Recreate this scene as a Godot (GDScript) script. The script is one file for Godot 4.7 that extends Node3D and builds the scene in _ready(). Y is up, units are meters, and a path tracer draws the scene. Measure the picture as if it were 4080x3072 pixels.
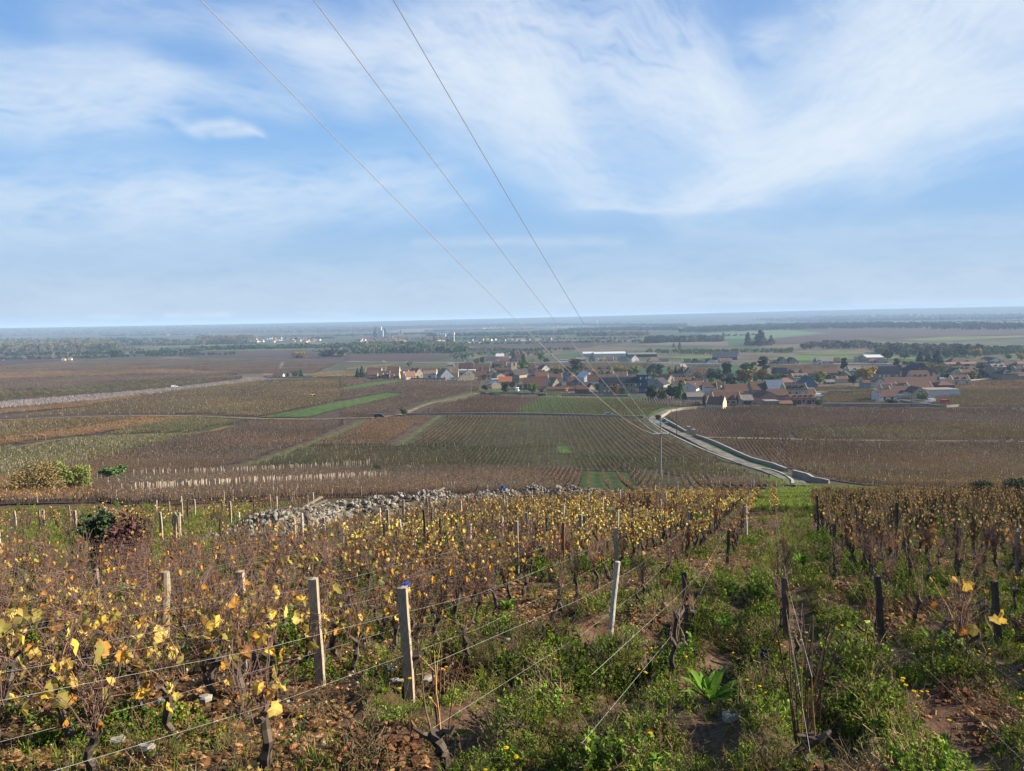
extends Node3D
# A hillside vineyard in late autumn above a wine village and a hazy plain.
const CAM_PITCH := -5.12
const CAM_ROLL := -0.95
const SUN_AZ := 89.0
const SUN_EL := 27.0
var rng := RandomNumberGenerator.new()
var M := {}
var names := {}
var meshes := {}
var fn := FastNoiseLite.new()
var fn2 := FastNoiseLite.new()
var KZ := PackedFloat32Array([-60, -20, 0, 4, 8, 12, 18, 27, 50, 80, 100, 125, 150, 180, 205, 263, 300, 357, 457, 600, 700, 900, 1140, 1600, 2500, 5000, 9000, 60000])
var KY := PackedFloat32Array([8, 2, -1.75, -3.1, -4.2, -5.3, -6.5, -8.5, -13.3, -19.7, -23.9, -28.7, -33, -37.3, -40.2, -44.2, -46.2, -48.4, -51.6, -55, -57, -60.3, -63.2, -66.5, -69, -70, -70, -70])
var KM := PackedFloat32Array([-0.15000, -0.16667, -0.24107, -0.30306, -0.27500, -0.23158, -0.21053, -0.21525, -0.21099, -0.21165, -0.20060, -0.18145, -0.15636, -0.12823, -0.08650, -0.06061, -0.04504, -0.03499, -0.02728, -0.02173, -0.01808, -0.01395, -0.00900, -0.00400, -0.00070, 0.00000, 0.00000, 0.00000])

# ---------- geometry collector
class Geo:
	var v := PackedVector3Array()
	var c := PackedColorArray()
	func tri(a: Vector3, b: Vector3, d: Vector3, col: Color) -> void:
		v.push_back(a); v.push_back(b); v.push_back(d)
		c.push_back(col); c.push_back(col); c.push_back(col)
	func quad(a: Vector3, b: Vector3, d: Vector3, e: Vector3, col: Color) -> void:
		tri(a, b, d, col); tri(a, d, e, col)
	func box(at: Vector3, s: Vector3, col: Color, basis := Basis()) -> void:
		var p: Array[Vector3] = []
		for i in 8:
			p.append(at + basis * Vector3((s.x if i & 1 else -s.x) * 0.5, (s.y if i & 2 else -s.y) * 0.5, (s.z if i & 4 else -s.z) * 0.5))
		for f in [[0, 1, 3, 2], [5, 4, 6, 7], [4, 0, 2, 6], [1, 5, 7, 3], [2, 3, 7, 6], [4, 5, 1, 0]]:
			quad(p[f[0]], p[f[1]], p[f[2]], p[f[3]], col)
	func tube(path: Array, rad: Array, sides: int, col: Color, col2 := Color(-1, 0, 0)) -> void:
		var prev: Array[Vector3] = []
		var carry := Vector3(0.31, 0.2, 0.93)
		for i in path.size():
			var d: Vector3 = (path[mini(i + 1, path.size() - 1)] - path[maxi(i - 1, 0)]).normalized()
			var a := carry - d * carry.dot(d)
			a = a.normalized() if a.length_squared() > 1e-5 else d.cross(Vector3(0.9, 0.1, 0.4)).normalized()
			carry = a
			var b := d.cross(a)
			var ring: Array[Vector3] = []
			for k in sides:
				var t := TAU * k / sides
				ring.append(path[i] + (a * cos(t) + b * sin(t)) * rad[i])
			if i:
				var cc := col if col2.r < 0.0 or i % 2 else col2
				for k in sides:
					quad(prev[k], prev[(k + 1) % sides], ring[(k + 1) % sides], ring[k], cc)
			prev = ring
		for k in range(1, sides - 1):
			tri(prev[0], prev[k], prev[k + 1], col)
	func mesh() -> ArrayMesh:
		var m := ArrayMesh.new()
		var arr := []
		arr.resize(Mesh.ARRAY_MAX)
		arr[Mesh.ARRAY_VERTEX] = v
		arr[Mesh.ARRAY_COLOR] = c
		m.add_surface_from_arrays(Mesh.PRIMITIVE_TRIANGLES, arr)
		return m

# ---------- naming
func numbered(called: String) -> String:
	if not names.has(called):
		names[called] = 0
		return called
	names[called] += 1
	return "%s_%03d" % [called, names[called]]

func tag(o: Node, label: String, category := "", group := "", kind := "") -> void:
	if label: o.set_meta("label", label)
	if category: o.set_meta("category", category)
	if group: o.set_meta("group", group)
	if kind: o.set_meta("kind", kind)

func thing(called: String, label: String, category: String, at: Vector3, yaw := 0.0, group := "", kind := "") -> Node3D:
	var o := Node3D.new()
	o.name = numbered(called)
	add_child(o)
	o.position = at
	o.rotation_degrees.y = yaw
	tag(o, label, category, group, kind)
	return o

func part(called: String, m: Mesh, mat: Material, parent: Node, at := Vector3.ZERO, kind := "") -> MeshInstance3D:
	var o := MeshInstance3D.new()
	o.name = called
	o.mesh = m
	o.material_override = mat
	o.position = at
	if kind: o.set_meta("kind", kind)
	parent.add_child(o, true)
	return o

func single(called: String, m: Mesh, mat: Material, label: String, category: String, at := Vector3.ZERO, yaw := 0.0, group := "", kind := "") -> MeshInstance3D:
	var o := part(numbered(called), m, mat, self, at, kind)
	o.rotation_degrees.y = yaw
	tag(o, label, category, group)
	return o

func dup(o: Node3D, label: String, at: Vector3, yaw := 0.0, group := "") -> Node3D:
	var r: Node3D = o.duplicate()
	r.name = numbered(String(o.name).rstrip("0123456789").trim_suffix("_"))
	add_child(r)
	r.position = at
	r.rotation_degrees.y = yaw
	r.set_meta("label", label)
	if group: r.set_meta("group", group)
	return r

func scatter(called: String, m: Mesh, mat: Material, where: Array, tints, parent: Node, kind := "stuff") -> void:
	if where.is_empty(): return
	var mm := MultiMesh.new()
	mm.transform_format = MultiMesh.TRANSFORM_3D
	mm.use_colors = tints != null
	mm.mesh = m
	mm.instance_count = where.size()
	for i in where.size():
		mm.set_instance_transform(i, where[i])
		if tints != null: mm.set_instance_color(i, tints[i])
	var o := MultiMeshInstance3D.new()
	o.name = called
	o.multimesh = mm
	o.material_override = mat
	if kind: o.set_meta("kind", kind)
	parent.add_child(o, true)

# ---------- terrain
func prof(t: float) -> float:
	var n := KZ.size()
	if t <= KZ[0]: return KY[0]
	if t >= KZ[n - 1]: return KY[n - 1]
	var lo := 0
	var hi := n - 1
	while hi - lo > 1:
		var mid := (lo + hi) >> 1
		if KZ[mid] <= t: lo = mid
		else: hi = mid
	var h := KZ[lo + 1] - KZ[lo]
	var s := (t - KZ[lo]) / h
	var s2 := s * s
	var s3 := s2 * s
	return (2 * s3 - 3 * s2 + 1) * KY[lo] + (s3 - 2 * s2 + s) * h * KM[lo] + (3 * s2 - 2 * s3) * KY[lo + 1] + (s3 - s2) * h * KM[lo + 1]

func gy(x: float, zz: float) -> float:
	var z := -zz
	var w := smoothstep(20.0, 200.0, absf(z))
	var y := prof(z + 0.12 * clampf(x, -2000.0, 2000.0) * w)
	var r := Vector2(x, z).length()
	if r > 1500.0:
		var a := x / maxf(z, 1.0)
		y += smoothstep(6000.0, 12000.0, r) * (60.0 + 55.0 * smoothstep(-0.5, 0.5, a)) + smoothstep(1500.0, 4000.0, r) * 14.0 * smoothstep(0.0, 0.6, a)
	return y

func on(x: float, z: float, up := 0.0) -> Vector3:
	return Vector3(x, gy(x, z) + up, z)

func inside(p: Vector2, poly: PackedVector2Array) -> bool:
	return Geometry2D.is_point_in_polygon(p, poly)

func P2(a: Array) -> PackedVector2Array:
	var o := PackedVector2Array()
	for i in range(0, a.size(), 2): o.push_back(Vector2(a[i], a[i + 1]))
	return o

func rnd(a := 0.0, b := 1.0) -> float:
	return rng.randf_range(a, b)

func lin(c: Color) -> Color:
	return c.linear_to_srgb()

func rc(s := 1.0) -> Vector3:
	return Vector3(rnd(-s, s), rnd(-s, s), rnd(-s, s))

# ---------- materials
func mat(key: String, col: Color, rough := 0.9, tex: Texture2D = null, scale := 1.0, metal := 0.0) -> StandardMaterial3D:
	var m := StandardMaterial3D.new()
	m.resource_name = key
	m.albedo_color = lin(col)
	m.roughness = rough
	m.metallic = metal
	m.metallic_specular = 0.25
	if tex:
		m.albedo_texture = tex
		m.uv1_triplanar = true
		m.uv1_world_triplanar = true
		m.uv1_scale = Vector3.ONE * scale
	M[key] = m
	return m

func vmat(key: String, rough := 0.9, back := 0.0) -> StandardMaterial3D:
	var m := mat(key, Color(1, 1, 1), rough)
	m.vertex_color_use_as_albedo = true
	if back > 0.0:
		m.backlight_enabled = true
		m.backlight = Color(back, back, back)
	return m

func noise_tex(seed_: int, freq: float, ramp: Array, size := 512, octaves := 5) -> NoiseTexture2D:
	var n := FastNoiseLite.new()
	n.seed = seed_
	n.frequency = freq
	n.fractal_octaves = octaves
	n.fractal_gain = 0.6
	var g := Gradient.new()
	g.offsets = PackedFloat32Array([0.0, 0.5, 1.0])
	g.colors = PackedColorArray(ramp)
	var t := NoiseTexture2D.new()
	t.width = size
	t.height = size
	t.seamless = true
	t.noise = n
	t.color_ramp = g
	return t

func materials() -> void:
	var g1 := noise_tex(3, 0.02, [Color(0.55, 0.55, 0.55), Color(0.85, 0.84, 0.82), Color(1, 1, 1)])
	var g2 := noise_tex(5, 0.012, [Color(0.42, 0.38, 0.36), Color(0.8, 0.78, 0.76), Color(1, 1, 1)])
	var walls := {"cream": Color(0.590, 0.507, 0.378), "gold": Color(0.732, 0.614, 0.425), "white": Color(0.732, 0.732, 0.708), "stone": Color(0.354, 0.307, 0.236), "grey": Color(0.354, 0.354, 0.354), "pink": Color(0.543, 0.295, 0.260), "bluegrey": Color(0.295, 0.342, 0.401), "bluewall": Color(0.153, 0.236, 0.354), "wood": Color(0.177, 0.130, 0.094), "glass": Color(0.059, 0.106, 0.165), "slatewall": Color(0.059, 0.083, 0.130), "brick": Color(0.201, 0.106, 0.083)}
	for k in walls: mat("w_" + k, walls[k], 0.9, g1, 0.13)
	var roofs := {"brown": Color(0.138, 0.082, 0.060), "tan": Color(0.252, 0.186, 0.138), "maroon": Color(0.125, 0.07, 0.058), "red": Color(0.2, 0.1, 0.075), "orange": Color(0.31, 0.165, 0.11), "vivid": Color(0.4, 0.15, 0.08), "salmon": Color(0.3, 0.18, 0.14), "rust": Color(0.24, 0.13, 0.09), "dark": Color(0.054, 0.048, 0.050), "slate": Color(0.060, 0.070, 0.090), "grey": Color(0.240, 0.228, 0.216), "cream": Color(0.600, 0.528, 0.408), "stone": Color(0.336, 0.300, 0.240), "whitemetal": Color(0.720, 0.756, 0.780), "bluemetal": Color(0.168, 0.216, 0.300)}
	for k in roofs: mat("r_" + k, roofs[k], 0.75 if k != "bluemetal" else 0.4, g2, 0.21)
	mat("pane", Color(0.025, 0.03, 0.04), 0.2)
	mat("shutter", Color(0.55, 0.58, 0.62), 0.7)
	mat("door", Color(0.09, 0.06, 0.045), 0.7)
	mat("chimney", Color(0.3, 0.17, 0.12), 0.9)
	mat("lead", Color(0.35, 0.37, 0.4), 0.6)
	var soil := noise_tex(11, 0.03, [Color(0.4, 0.38, 0.36), Color(0.75, 0.72, 0.68), Color(1, 1, 1)], 1024, 7)
	var sm := vmat("soil", 0.95)
	sm.albedo_texture = soil
	sm.uv1_triplanar = true
	sm.uv1_world_triplanar = true
	sm.uv1_scale = Vector3.ONE * 0.45
	var fm := vmat("field", 0.95)
	fm.albedo_texture = g2
	fm.uv1_triplanar = true
	fm.uv1_world_triplanar = true
	fm.uv1_scale = Vector3.ONE * 0.04
	vmat("vc", 0.9).metallic_specular = 0.1
	vmat("leaf", 0.8, 0.8).metallic_specular = 0.12
	vmat("blade", 0.85, 0.7).metallic_specular = 0.1
	vmat("stone", 0.92).albedo_texture = g1
	M["stone"].uv1_triplanar = true
	M["stone"].uv1_scale = Vector3.ONE * 1.7
	var wood := noise_tex(17, 0.02, [Color(0.45, 0.42, 0.4), Color(0.85, 0.83, 0.8), Color(1, 1, 1)])
	for k in [["p_pale", Color(0.42, 0.36, 0.28)], ["p_white", Color(0.58, 0.56, 0.52)], ["p_grey", Color(0.27, 0.24, 0.2)], ["p_dark", Color(0.1, 0.085, 0.07)], ["p_rust", Color(0.26, 0.15, 0.085)], ["p_round", Color(0.36, 0.31, 0.24)]]:
		mat(k[0], k[1], 0.9, wood, 1.0).uv1_scale = Vector3(9, 0.8, 9)
	mat("wire", Color(0.3, 0.32, 0.29), 0.6)
	mat("cable", Color(0.3, 0.3, 0.32), 0.5)
	mat("stakewood", Color(0.46, 0.385, 0.3), 0.9)
	mat("grape", Color(0.012, 0.012, 0.025), 0.35)
	mat("twine", Color(0.02, 0.1, 0.45), 0.6)
	mat("asphalt", Color(0.3, 0.29, 0.28), 0.95, g1, 0.3)
	mat("wallstone", Color(0.42, 0.38, 0.32), 0.95, g1, 0.5)
	mat("concrete", Color(0.3, 0.28, 0.26), 0.9, g1, 0.5)
	mat("polewood", Color(0.12, 0.1, 0.085), 0.9, wood, 1.0)
	mat("glassy", Color(0.12, 0.35, 0.32), 0.2)
	for k in [["c_black", Color(0.012, 0.013, 0.018)], ["c_white", Color(0.75, 0.76, 0.78)], ["c_red", Color(0.38, 0.02, 0.035)], ["c_blue", Color(0.05, 0.12, 0.2)], ["c_silver", Color(0.4, 0.42, 0.45)], ["c_yellow", Color(0.6, 0.36, 0.03)], ["c_orange", Color(0.65, 0.22, 0.02)]]:
		mat(k[0], k[1], 0.3).metallic_specular = 0.5
	mat("tyre", Color(0.02, 0.02, 0.02), 0.9)

# ---------- sky: haze gradient and cirrus
func sky_color(az: float, el: float) -> Color:
	var t := clampf(el / 0.55, 0.0, 1.0)
	var c := Color(0.39, 0.56, 0.76).lerp(Color(0.27, 0.52, 0.87), smoothstep(0.03, 0.19, el))
	c = c.lerp(Color(0.15, 0.32, 0.71), smoothstep(0.16, 0.5, el))
	c = c.lerp(Color(0.13, 0.27, 0.62), smoothstep(0.6, 1.4, el))
	var low := 1.0 - smoothstep(0.0, 0.075, el)
	c = c.lerp(Color(0.47, 0.58, 0.71), low * 0.8)
	# a little paler towards the sun's side
	var g := 0.5 + 0.5 * cos(az - deg_to_rad(SUN_AZ))
	return c.lerp(Color(0.5, 0.66, 0.84), 0.16 * g * g * (1.0 - t * 0.3))

func make_sky() -> ImageTexture:
	var W := 4096
	var H := 2048
	var cw := 768
	var ch := 384
	var cir := FastNoiseLite.new()
	cir.seed = 21
	cir.frequency = 1.0
	cir.fractal_octaves = 5
	cir.fractal_gain = 0.55
	# the whole dome, coarse
	var im := Image.create_empty(cw, ch, false, Image.FORMAT_RGBAF)
	for j in ch:
		var el := (0.5 - (j + 0.5) / ch) * PI
		for i in cw:
			var az := ((i + 0.5) / cw - 0.5) * TAU
			if el <= 0.0:
				im.set_pixel(i, j, Color(0.3, 0.36, 0.42))
				continue
			var c := sky_color(az, el)
			var k := 1.0 / (sin(el) + 0.12)
			var p := Vector2(sin(az), -cos(az)) * cos(el) * k
			var n := cir.get_noise_2d(p.x * 0.45 + p.y * 0.25, p.y * 1.3 - p.x * 0.2)
			var cl := smoothstep(-0.25, 0.6, n) * 0.75 * smoothstep(0.02, 0.12, el)
			im.set_pixel(i, j, c.lerp(Color(0.66, 0.77, 0.9), cl))
	im.resize(W, H, Image.INTERPOLATE_CUBIC)
	# the part of the dome ahead, fine: long cirrus streaks, each with its own grain
	var a0 := deg_to_rad(-46.0)
	var a1 := deg_to_rad(46.0)
	var e1 := deg_to_rad(36.0)
	var i0 := int((a0 / TAU + 0.5) * W)
	var i1 := int((a1 / TAU + 0.5) * W)
	var j0 := int((0.5 - e1 / PI) * H)
	var j1 := H / 2
	var w := i1 - i0
	var h := j1 - j0
	var acc := PackedFloat32Array()
	acc.resize(w * h)
	var strokes := [
		[-0.612, 0.235, -0.445, 0.260, 0.033, 1.100, 1.000],
		[-0.610, 0.265, -0.475, 0.240, 0.025, 0.450, 1.000],
		[-0.600, 0.289, -0.467, 0.299, 0.019, 0.450, 1.000],
		[-0.518, 0.292, -0.356, 0.291, 0.015, 0.350, 1.000],
		[-0.433, 0.291, -0.270, 0.262, 0.015, 0.600, 1.000],
		[-0.380, 0.237, -0.348, 0.241, 0.006, 0.700, 0.500],
		[-0.348, 0.242, -0.327, 0.237, 0.006, 0.900, 1.000],
		[-0.3296, 0.2371, -0.3151, 0.2315, 0.0044, 0.9000, 0.5000],
		[-0.391, 0.231, -0.338, 0.233, 0.006, 0.600, 1.000],
		[-0.406, 0.235, -0.386, 0.228, 0.006, 0.400, 1.000],
		[-0.3649, 0.2284, -0.3271, 0.2319, 0.0038, 0.5000, 1.0000],
		[-0.4110, 0.2395, -0.3932, 0.2368, 0.0044, 0.3000, 1.0000],
		[-0.618, 0.145, -0.364, 0.148, 0.038, 0.800, 1.000],
		[-0.456, 0.154, -0.121, 0.190, 0.033, 0.650, 1.000],
		[-0.321, 0.127, -0.061, 0.164, 0.025, 0.400, 1.000],
		[-0.515, 0.338, -0.310, 0.359, 0.019, 0.250, 1.000],
		[-0.477, 0.358, -0.332, 0.343, 0.025, 0.300, 1.000],
		[-0.321, 0.349, -0.199, 0.332, 0.020, 0.500, 1.000],
		[-0.267, 0.343, 0.015, 0.309, 0.033, 0.950, 1.000],
		[-0.200, 0.311, 0.033, 0.260, 0.038, 0.600, 1.000],
		[-0.116, 0.350, 0.087, 0.213, 0.044, 0.750, 1.000],
		[-0.313, 0.294, -0.201, 0.269, 0.022, 0.350, 1.000],
		[-0.189, 0.280, -0.083, 0.266, 0.019, 0.400, 1.000],
		[-0.019, 0.406, 0.021, 0.314, 0.056, 0.700, 1.000],
		[0.004, 0.361, 0.206, 0.289, 0.066, 1.000, 1.000],
		[0.051, 0.287, 0.241, 0.222, 0.063, 0.400, 1.000],
		[0.206, 0.390, 0.275, 0.252, 0.034, 0.800, 1.000],
		[0.153, 0.309, 0.298, 0.202, 0.031, 0.450, 1.000],
		[0.032, 0.209, 0.212, 0.151, 0.038, 0.350, 1.000],
		[-0.059, 0.239, 0.074, 0.185, 0.031, 0.450, 1.000],
		[0.117, 0.142, 0.299, 0.140, 0.021, 0.800, 0.250],
		[0.253, 0.145, 0.406, 0.181, 0.031, 0.800, 0.300],
		[0.385, 0.178, 0.607, 0.234, 0.047, 0.800, 0.350],
		[0.298, 0.202, 0.525, 0.262, 0.044, 0.500, 1.000],
		[0.326, 0.178, 0.602, 0.253, 0.038, 0.700, 1.000],
		[0.405, 0.234, 0.565, 0.345, 0.059, 1.000, 1.000],
		[0.491, 0.315, 0.611, 0.334, 0.075, 0.900, 1.000],
		[0.457, 0.161, 0.617, 0.200, 0.031, 0.500, 1.000],
		[0.362, 0.275, 0.452, 0.321, 0.038, 0.350, 1.000],
		[0.318, 0.332, 0.338, 0.331, 0.015, 0.700, 1.000],
		[0.324, 0.315, 0.331, 0.310, 0.008, 0.300, 1.000],
		[0.427, 0.344, 0.492, 0.277, 0.050, 0.600, 1.000],
		[-0.624, 0.059, 0.622, 0.055, 0.038, 0.280, 1.000],
		[-0.626, 0.030, 0.624, 0.020, 0.031, 0.220, 1.000],
		[-0.123, 0.104, 0.147, 0.100, 0.006, 0.300, 1.000],
		[0.242, 0.109, 0.621, 0.095, 0.019, 0.250, 1.000],
		[-0.621, 0.094, -0.356, 0.092, 0.019, 0.200, 1.000],
		[-0.4308, 0.0112, -0.3647, 0.0121, 0.0031, 0.9000, 1.0000],
		[-0.5123, 0.0111, -0.4687, 0.0106, 0.0025, 0.5000, 1.0000],
		[-0.2808, 0.0127, -0.2107, 0.0093, 0.0025, 0.3500, 1.0000],
		[0.2421, 0.0211, 0.3827, 0.0166, 0.0031, 0.3000, 1.0000],
		[0.4351, 0.0125, 0.6116, 0.0117, 0.0038, 0.3500, 1.0000],
	]
	for s in strokes:
		var A := Vector2(s[0], s[1])
		var B := Vector2(s[2], s[3])
		var wd: float = s[4]
		var st: float = s[5]
		var dir := (B - A).normalized()
		var ln := A.distance_to(B)
		var nor := Vector2(-dir.y, dir.x)
		var reach := wd * 2.6
		var lo := A.min(B) - Vector2.ONE * reach
		var hi := A.max(B) + Vector2.ONE * reach
		var pi0 := maxi(0, int((lo.x / TAU + 0.5) * W) - i0)
		var pi1 := mini(w, int((hi.x / TAU + 0.5) * W) - i0 + 1)
		var pj0 := maxi(0, int((0.5 - hi.y / PI) * H) - j0)
		var pj1 := mini(h, int((0.5 - lo.y / PI) * H) - j0 + 1)
		var off := rnd(0, 100)
		for j in range(pj0, pj1):
			var el := (0.5 - (j + j0 + 0.5) / H) * PI
			for i in range(pi0, pi1):
				var az := ((i + i0 + 0.5) / W - 0.5) * TAU
				var q := Vector2(az, el) - A
				var u := q.dot(dir)
				var d := q.dot(nor)
				var wob := cir.get_noise_2d(u * 4.0 + off, d * 3.0) * wd * 0.55
				var side_w := wd * (float(s[6]) if d < 0.0 else 1.0)
				d += wob
				var e := maxf(maxf(-u, u - ln), 0.0)
				var g := d * d / (side_w * side_w) + e * e * 0.45 / (wd * wd)
				if g > 5.0: continue
				var bend := d + 0.3 * wd * cir.get_noise_2d(u * 3.0 - off, off)
				var n := cir.get_noise_2d(u * 5.5 + off, bend * 20.0 + off)
				var n2 := cir.get_noise_2d(u * 9.0 - off, bend * 48.0 + off)
				var rid := 1.0 - 2.4 * absf(n2)
				acc[j * w + i] += st * exp(-g) * clampf(0.62 + 0.85 * n + 0.42 * rid, 0.04, 2.0)
	for j in h:
		var el := (0.5 - (j + j0 + 0.5) / H) * PI
		var fade_v := smoothstep(0.0, 0.06, e1 - el)
		for i in w:
			var az := ((i + i0 + 0.5) / W - 0.5) * TAU
			var f := fade_v * smoothstep(0.0, 0.12, minf(az - a0, a1 - az))
			if f <= 0.0: continue
			var n := cir.get_noise_2d(az * 4.0, el * 16.0 + az * 3.0)
			var cl := 1.0 - exp(-0.74 * (acc[j * w + i] + 0.1 * maxf(0.0, n + 0.1)))
			var c := sky_color(az, el).lerp(Color(0.79, 0.875, 0.97), cl)
			var x := i + i0
			var y := j + j0
			im.set_pixel(x, y, im.get_pixel(x, y).lerp(c, f))
	# Godot's panorama begins straight ahead
	var turned := Image.create_empty(W, H, false, Image.FORMAT_RGBAF)
	turned.blit_rect(im, Rect2i(W / 2, 0, W / 2, H), Vector2i.ZERO)
	turned.blit_rect(im, Rect2i(0, 0, W / 2, H), Vector2i(W / 2, 0))
	return ImageTexture.create_from_image(turned)

# ---------- ground sheets
const TONES := {"green": Color(0.085, 0.145, 0.03), "meadow": Color(0.1, 0.2, 0.035), "teal": Color(0.03, 0.095, 0.045), "palegreen": Color(0.14, 0.18, 0.07), "mint": Color(0.12, 0.2, 0.1), "palebrown": Color(0.2, 0.16, 0.12), "darkbrown": Color(0.085, 0.06, 0.052), "yellowbrown": Color(0.2, 0.15, 0.05), "olive": Color(0.1, 0.1, 0.045), "dirt": Color(0.24, 0.195, 0.14), "grassy": Color(0.115, 0.125, 0.045), "pale": Color(0.4, 0.37, 0.31), "road": Color(0.24, 0.24, 0.24), "asphalt": Color(0.21, 0.2, 0.19), "rail": Color(0.12, 0.11, 0.1), "soil": Color(0.095, 0.066, 0.048), "grass": Color(0.06, 0.1, 0.025), "grass2": Color(0.07, 0.075, 0.036)}

func drape(poly: PackedVector2Array, off: float, tone: Color, jitter := 0.18) -> Geo:
	var g := Geo.new()
	var ix := Geometry2D.triangulate_polygon(poly)
	var todo: Array = []
	for i in range(0, ix.size(), 3):
		todo.append([poly[ix[i]], poly[ix[i + 1]], poly[ix[i + 2]]])
	while todo.size():
		var t: Array = todo.pop_back()
		var a: Vector2 = t[0]
		var b: Vector2 = t[1]
		var c: Vector2 = t[2]
		var lab := a.distance_squared_to(b)
		var lbc := b.distance_squared_to(c)
		var lca := c.distance_squared_to(a)
		var big := maxf(lab, maxf(lbc, lca))
		var lim := maxf(2.5, ((a + b + c) / 3.0).length() * 0.05)
		if big > lim * lim:
			if big == lab:
				var m := (a + b) * 0.5
				todo.append([a, m, c]); todo.append([m, b, c])
			elif big == lbc:
				var m := (b + c) * 0.5
				todo.append([a, b, m]); todo.append([a, m, c])
			else:
				var m := (c + a) * 0.5
				todo.append([a, b, m]); todo.append([m, b, c])
			continue
		for p in [a, b, c]:
			var q: Vector2 = p
			g.v.push_back(on(q.x, q.y, off))
			var n := fn.get_noise_2d(q.x * 0.12, q.y * 0.12) * 0.7 + fn.get_noise_2d(q.x * 0.7 + 90, q.y * 0.7) * 0.5
			g.c.push_back(tone * (1.0 + jitter * n * 2.0))
	return g

func patch(called: String, tone: String, label: String, pl: Array, off: float) -> void:
	var o := single(called, drape(P2(pl), off, TONES[tone]).mesh(), M.field, label, "", Vector3.ZERO, 0.0, "", "structure")
	o.name = o.name

var clear := {}
func clear_along(p: PackedVector2Array, r: float) -> void:
	for i in p.size() - 1:
		var n := maxi(1, int(p[i].distance_to(p[i + 1]) / 2.0))
		for k in n + 1:
			var q := p[i].lerp(p[i + 1], k / float(n))
			var c := int(ceil(r / 3.0))
			for a in range(-c, c + 1):
				for b in range(-c, c + 1):
					if a * a + b * b <= c * c: clear[Vector2i(int(floor(q.x / 3.0)) + a, int(floor(q.y / 3.0)) + b)] = true

func ribbon(called: String, tone: String, label: String, width: float, off: float, pl: Array) -> void:
	var p := smooth_line(P2(pl), 4.0)
	clear_along(p, width * 0.4 + (0.3 if tone == "grassy" or tone == "green" or label.begins_with("gate") else 1.0) * minf(5.0, 0.012 * p[p.size() / 2].length()) + (6.0 if tone == "road" else 0.0))
	var g := Geo.new()
	var prev_l := Vector3.ZERO
	var prev_r := Vector3.ZERO
	for i in p.size():
		var d := (p[mini(i + 1, p.size() - 1)] - p[maxi(i - 1, 0)]).normalized()
		var n := Vector2(-d.y, d.x) * width * 0.5 * (1.0 + 0.12 * fn.get_noise_2d(i * 9.0, width * 7.0))
		var l := on(p[i].x + n.x, p[i].y + n.y, off)
		var r := on(p[i].x - n.x, p[i].y - n.y, off)
		if i:
			var col: Color = TONES[tone] * (1.0 + 0.16 * fn.get_noise_2d(p[i].x * 0.8, p[i].y * 0.8))
			g.quad(prev_l, prev_r, r, l, col)
		prev_l = l
		prev_r = r
	single(called, g.mesh(), M.field, label, "", Vector3.ZERO, 0.0, "", "structure")

func smooth_line(p: PackedVector2Array, step: float) -> PackedVector2Array:
	var c := Curve2D.new()
	for i in p.size():
		var t := (p[mini(i + 1, p.size() - 1)] - p[maxi(i - 1, 0)]) / 6.0
		var k := t.length()
		if i > 0: k = minf(k, p[i].distance_to(p[i - 1]) * 0.33)
		if i < p.size() - 1: k = minf(k, p[i].distance_to(p[i + 1]) * 0.33)
		t = t.normalized() * k
		c.add_point(p[i], -t, t)
	var out := PackedVector2Array()
	var s := maxf(step, c.get_baked_length() / 160.0)
	var l := c.get_baked_length()
	for i in int(l / s) + 1: out.push_back(c.sample_baked(minf(i * s, l)))
	out.push_back(p[p.size() - 1])
	return out

func stone_wall(label: String, thick: float, high: float, pl: Array) -> void:
	var p := smooth_line(P2(pl), 3.0)
	var g := Geo.new()
	var prev: Array[Vector3] = []
	for i in p.size():
		var d := (p[mini(i + 1, p.size() - 1)] - p[maxi(i - 1, 0)]).normalized()
		var n := Vector2(-d.y, d.x) * thick * 0.5
		var h := high * (1.0 + 0.06 * fn.get_noise_2d(i * 31.0, high * 50.0))
		if label.contains("sloping") and i > p.size() * 0.55: h *= 1.0 - 0.75 * (i / float(p.size()) - 0.55) / 0.45
		var ring: Array[Vector3] = []
		for k in [[-1.0, -0.6], [-1.0, h - 0.1], [-1.25, h - 0.1], [-1.25, h], [1.25, h], [1.25, h - 0.1], [1.0, h - 0.1], [1.0, -0.6]]:
			ring.append(on(p[i].x + n.x * k[0], p[i].y + n.y * k[0], k[1]))
		if i:
			for k in 7:
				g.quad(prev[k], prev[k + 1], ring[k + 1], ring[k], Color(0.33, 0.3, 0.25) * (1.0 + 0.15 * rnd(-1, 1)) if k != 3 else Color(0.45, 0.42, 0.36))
		else:
			g.quad(ring[0], ring[1], ring[6], ring[7], Color(0.33, 0.3, 0.25))
		prev = ring
	g.quad(prev[0], prev[1], prev[6], prev[7], Color(0.33, 0.3, 0.25))
	single("stone_wall", g.mesh(), M.stone, label, "wall", Vector3.ZERO, 0.0, "", "thing")

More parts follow.
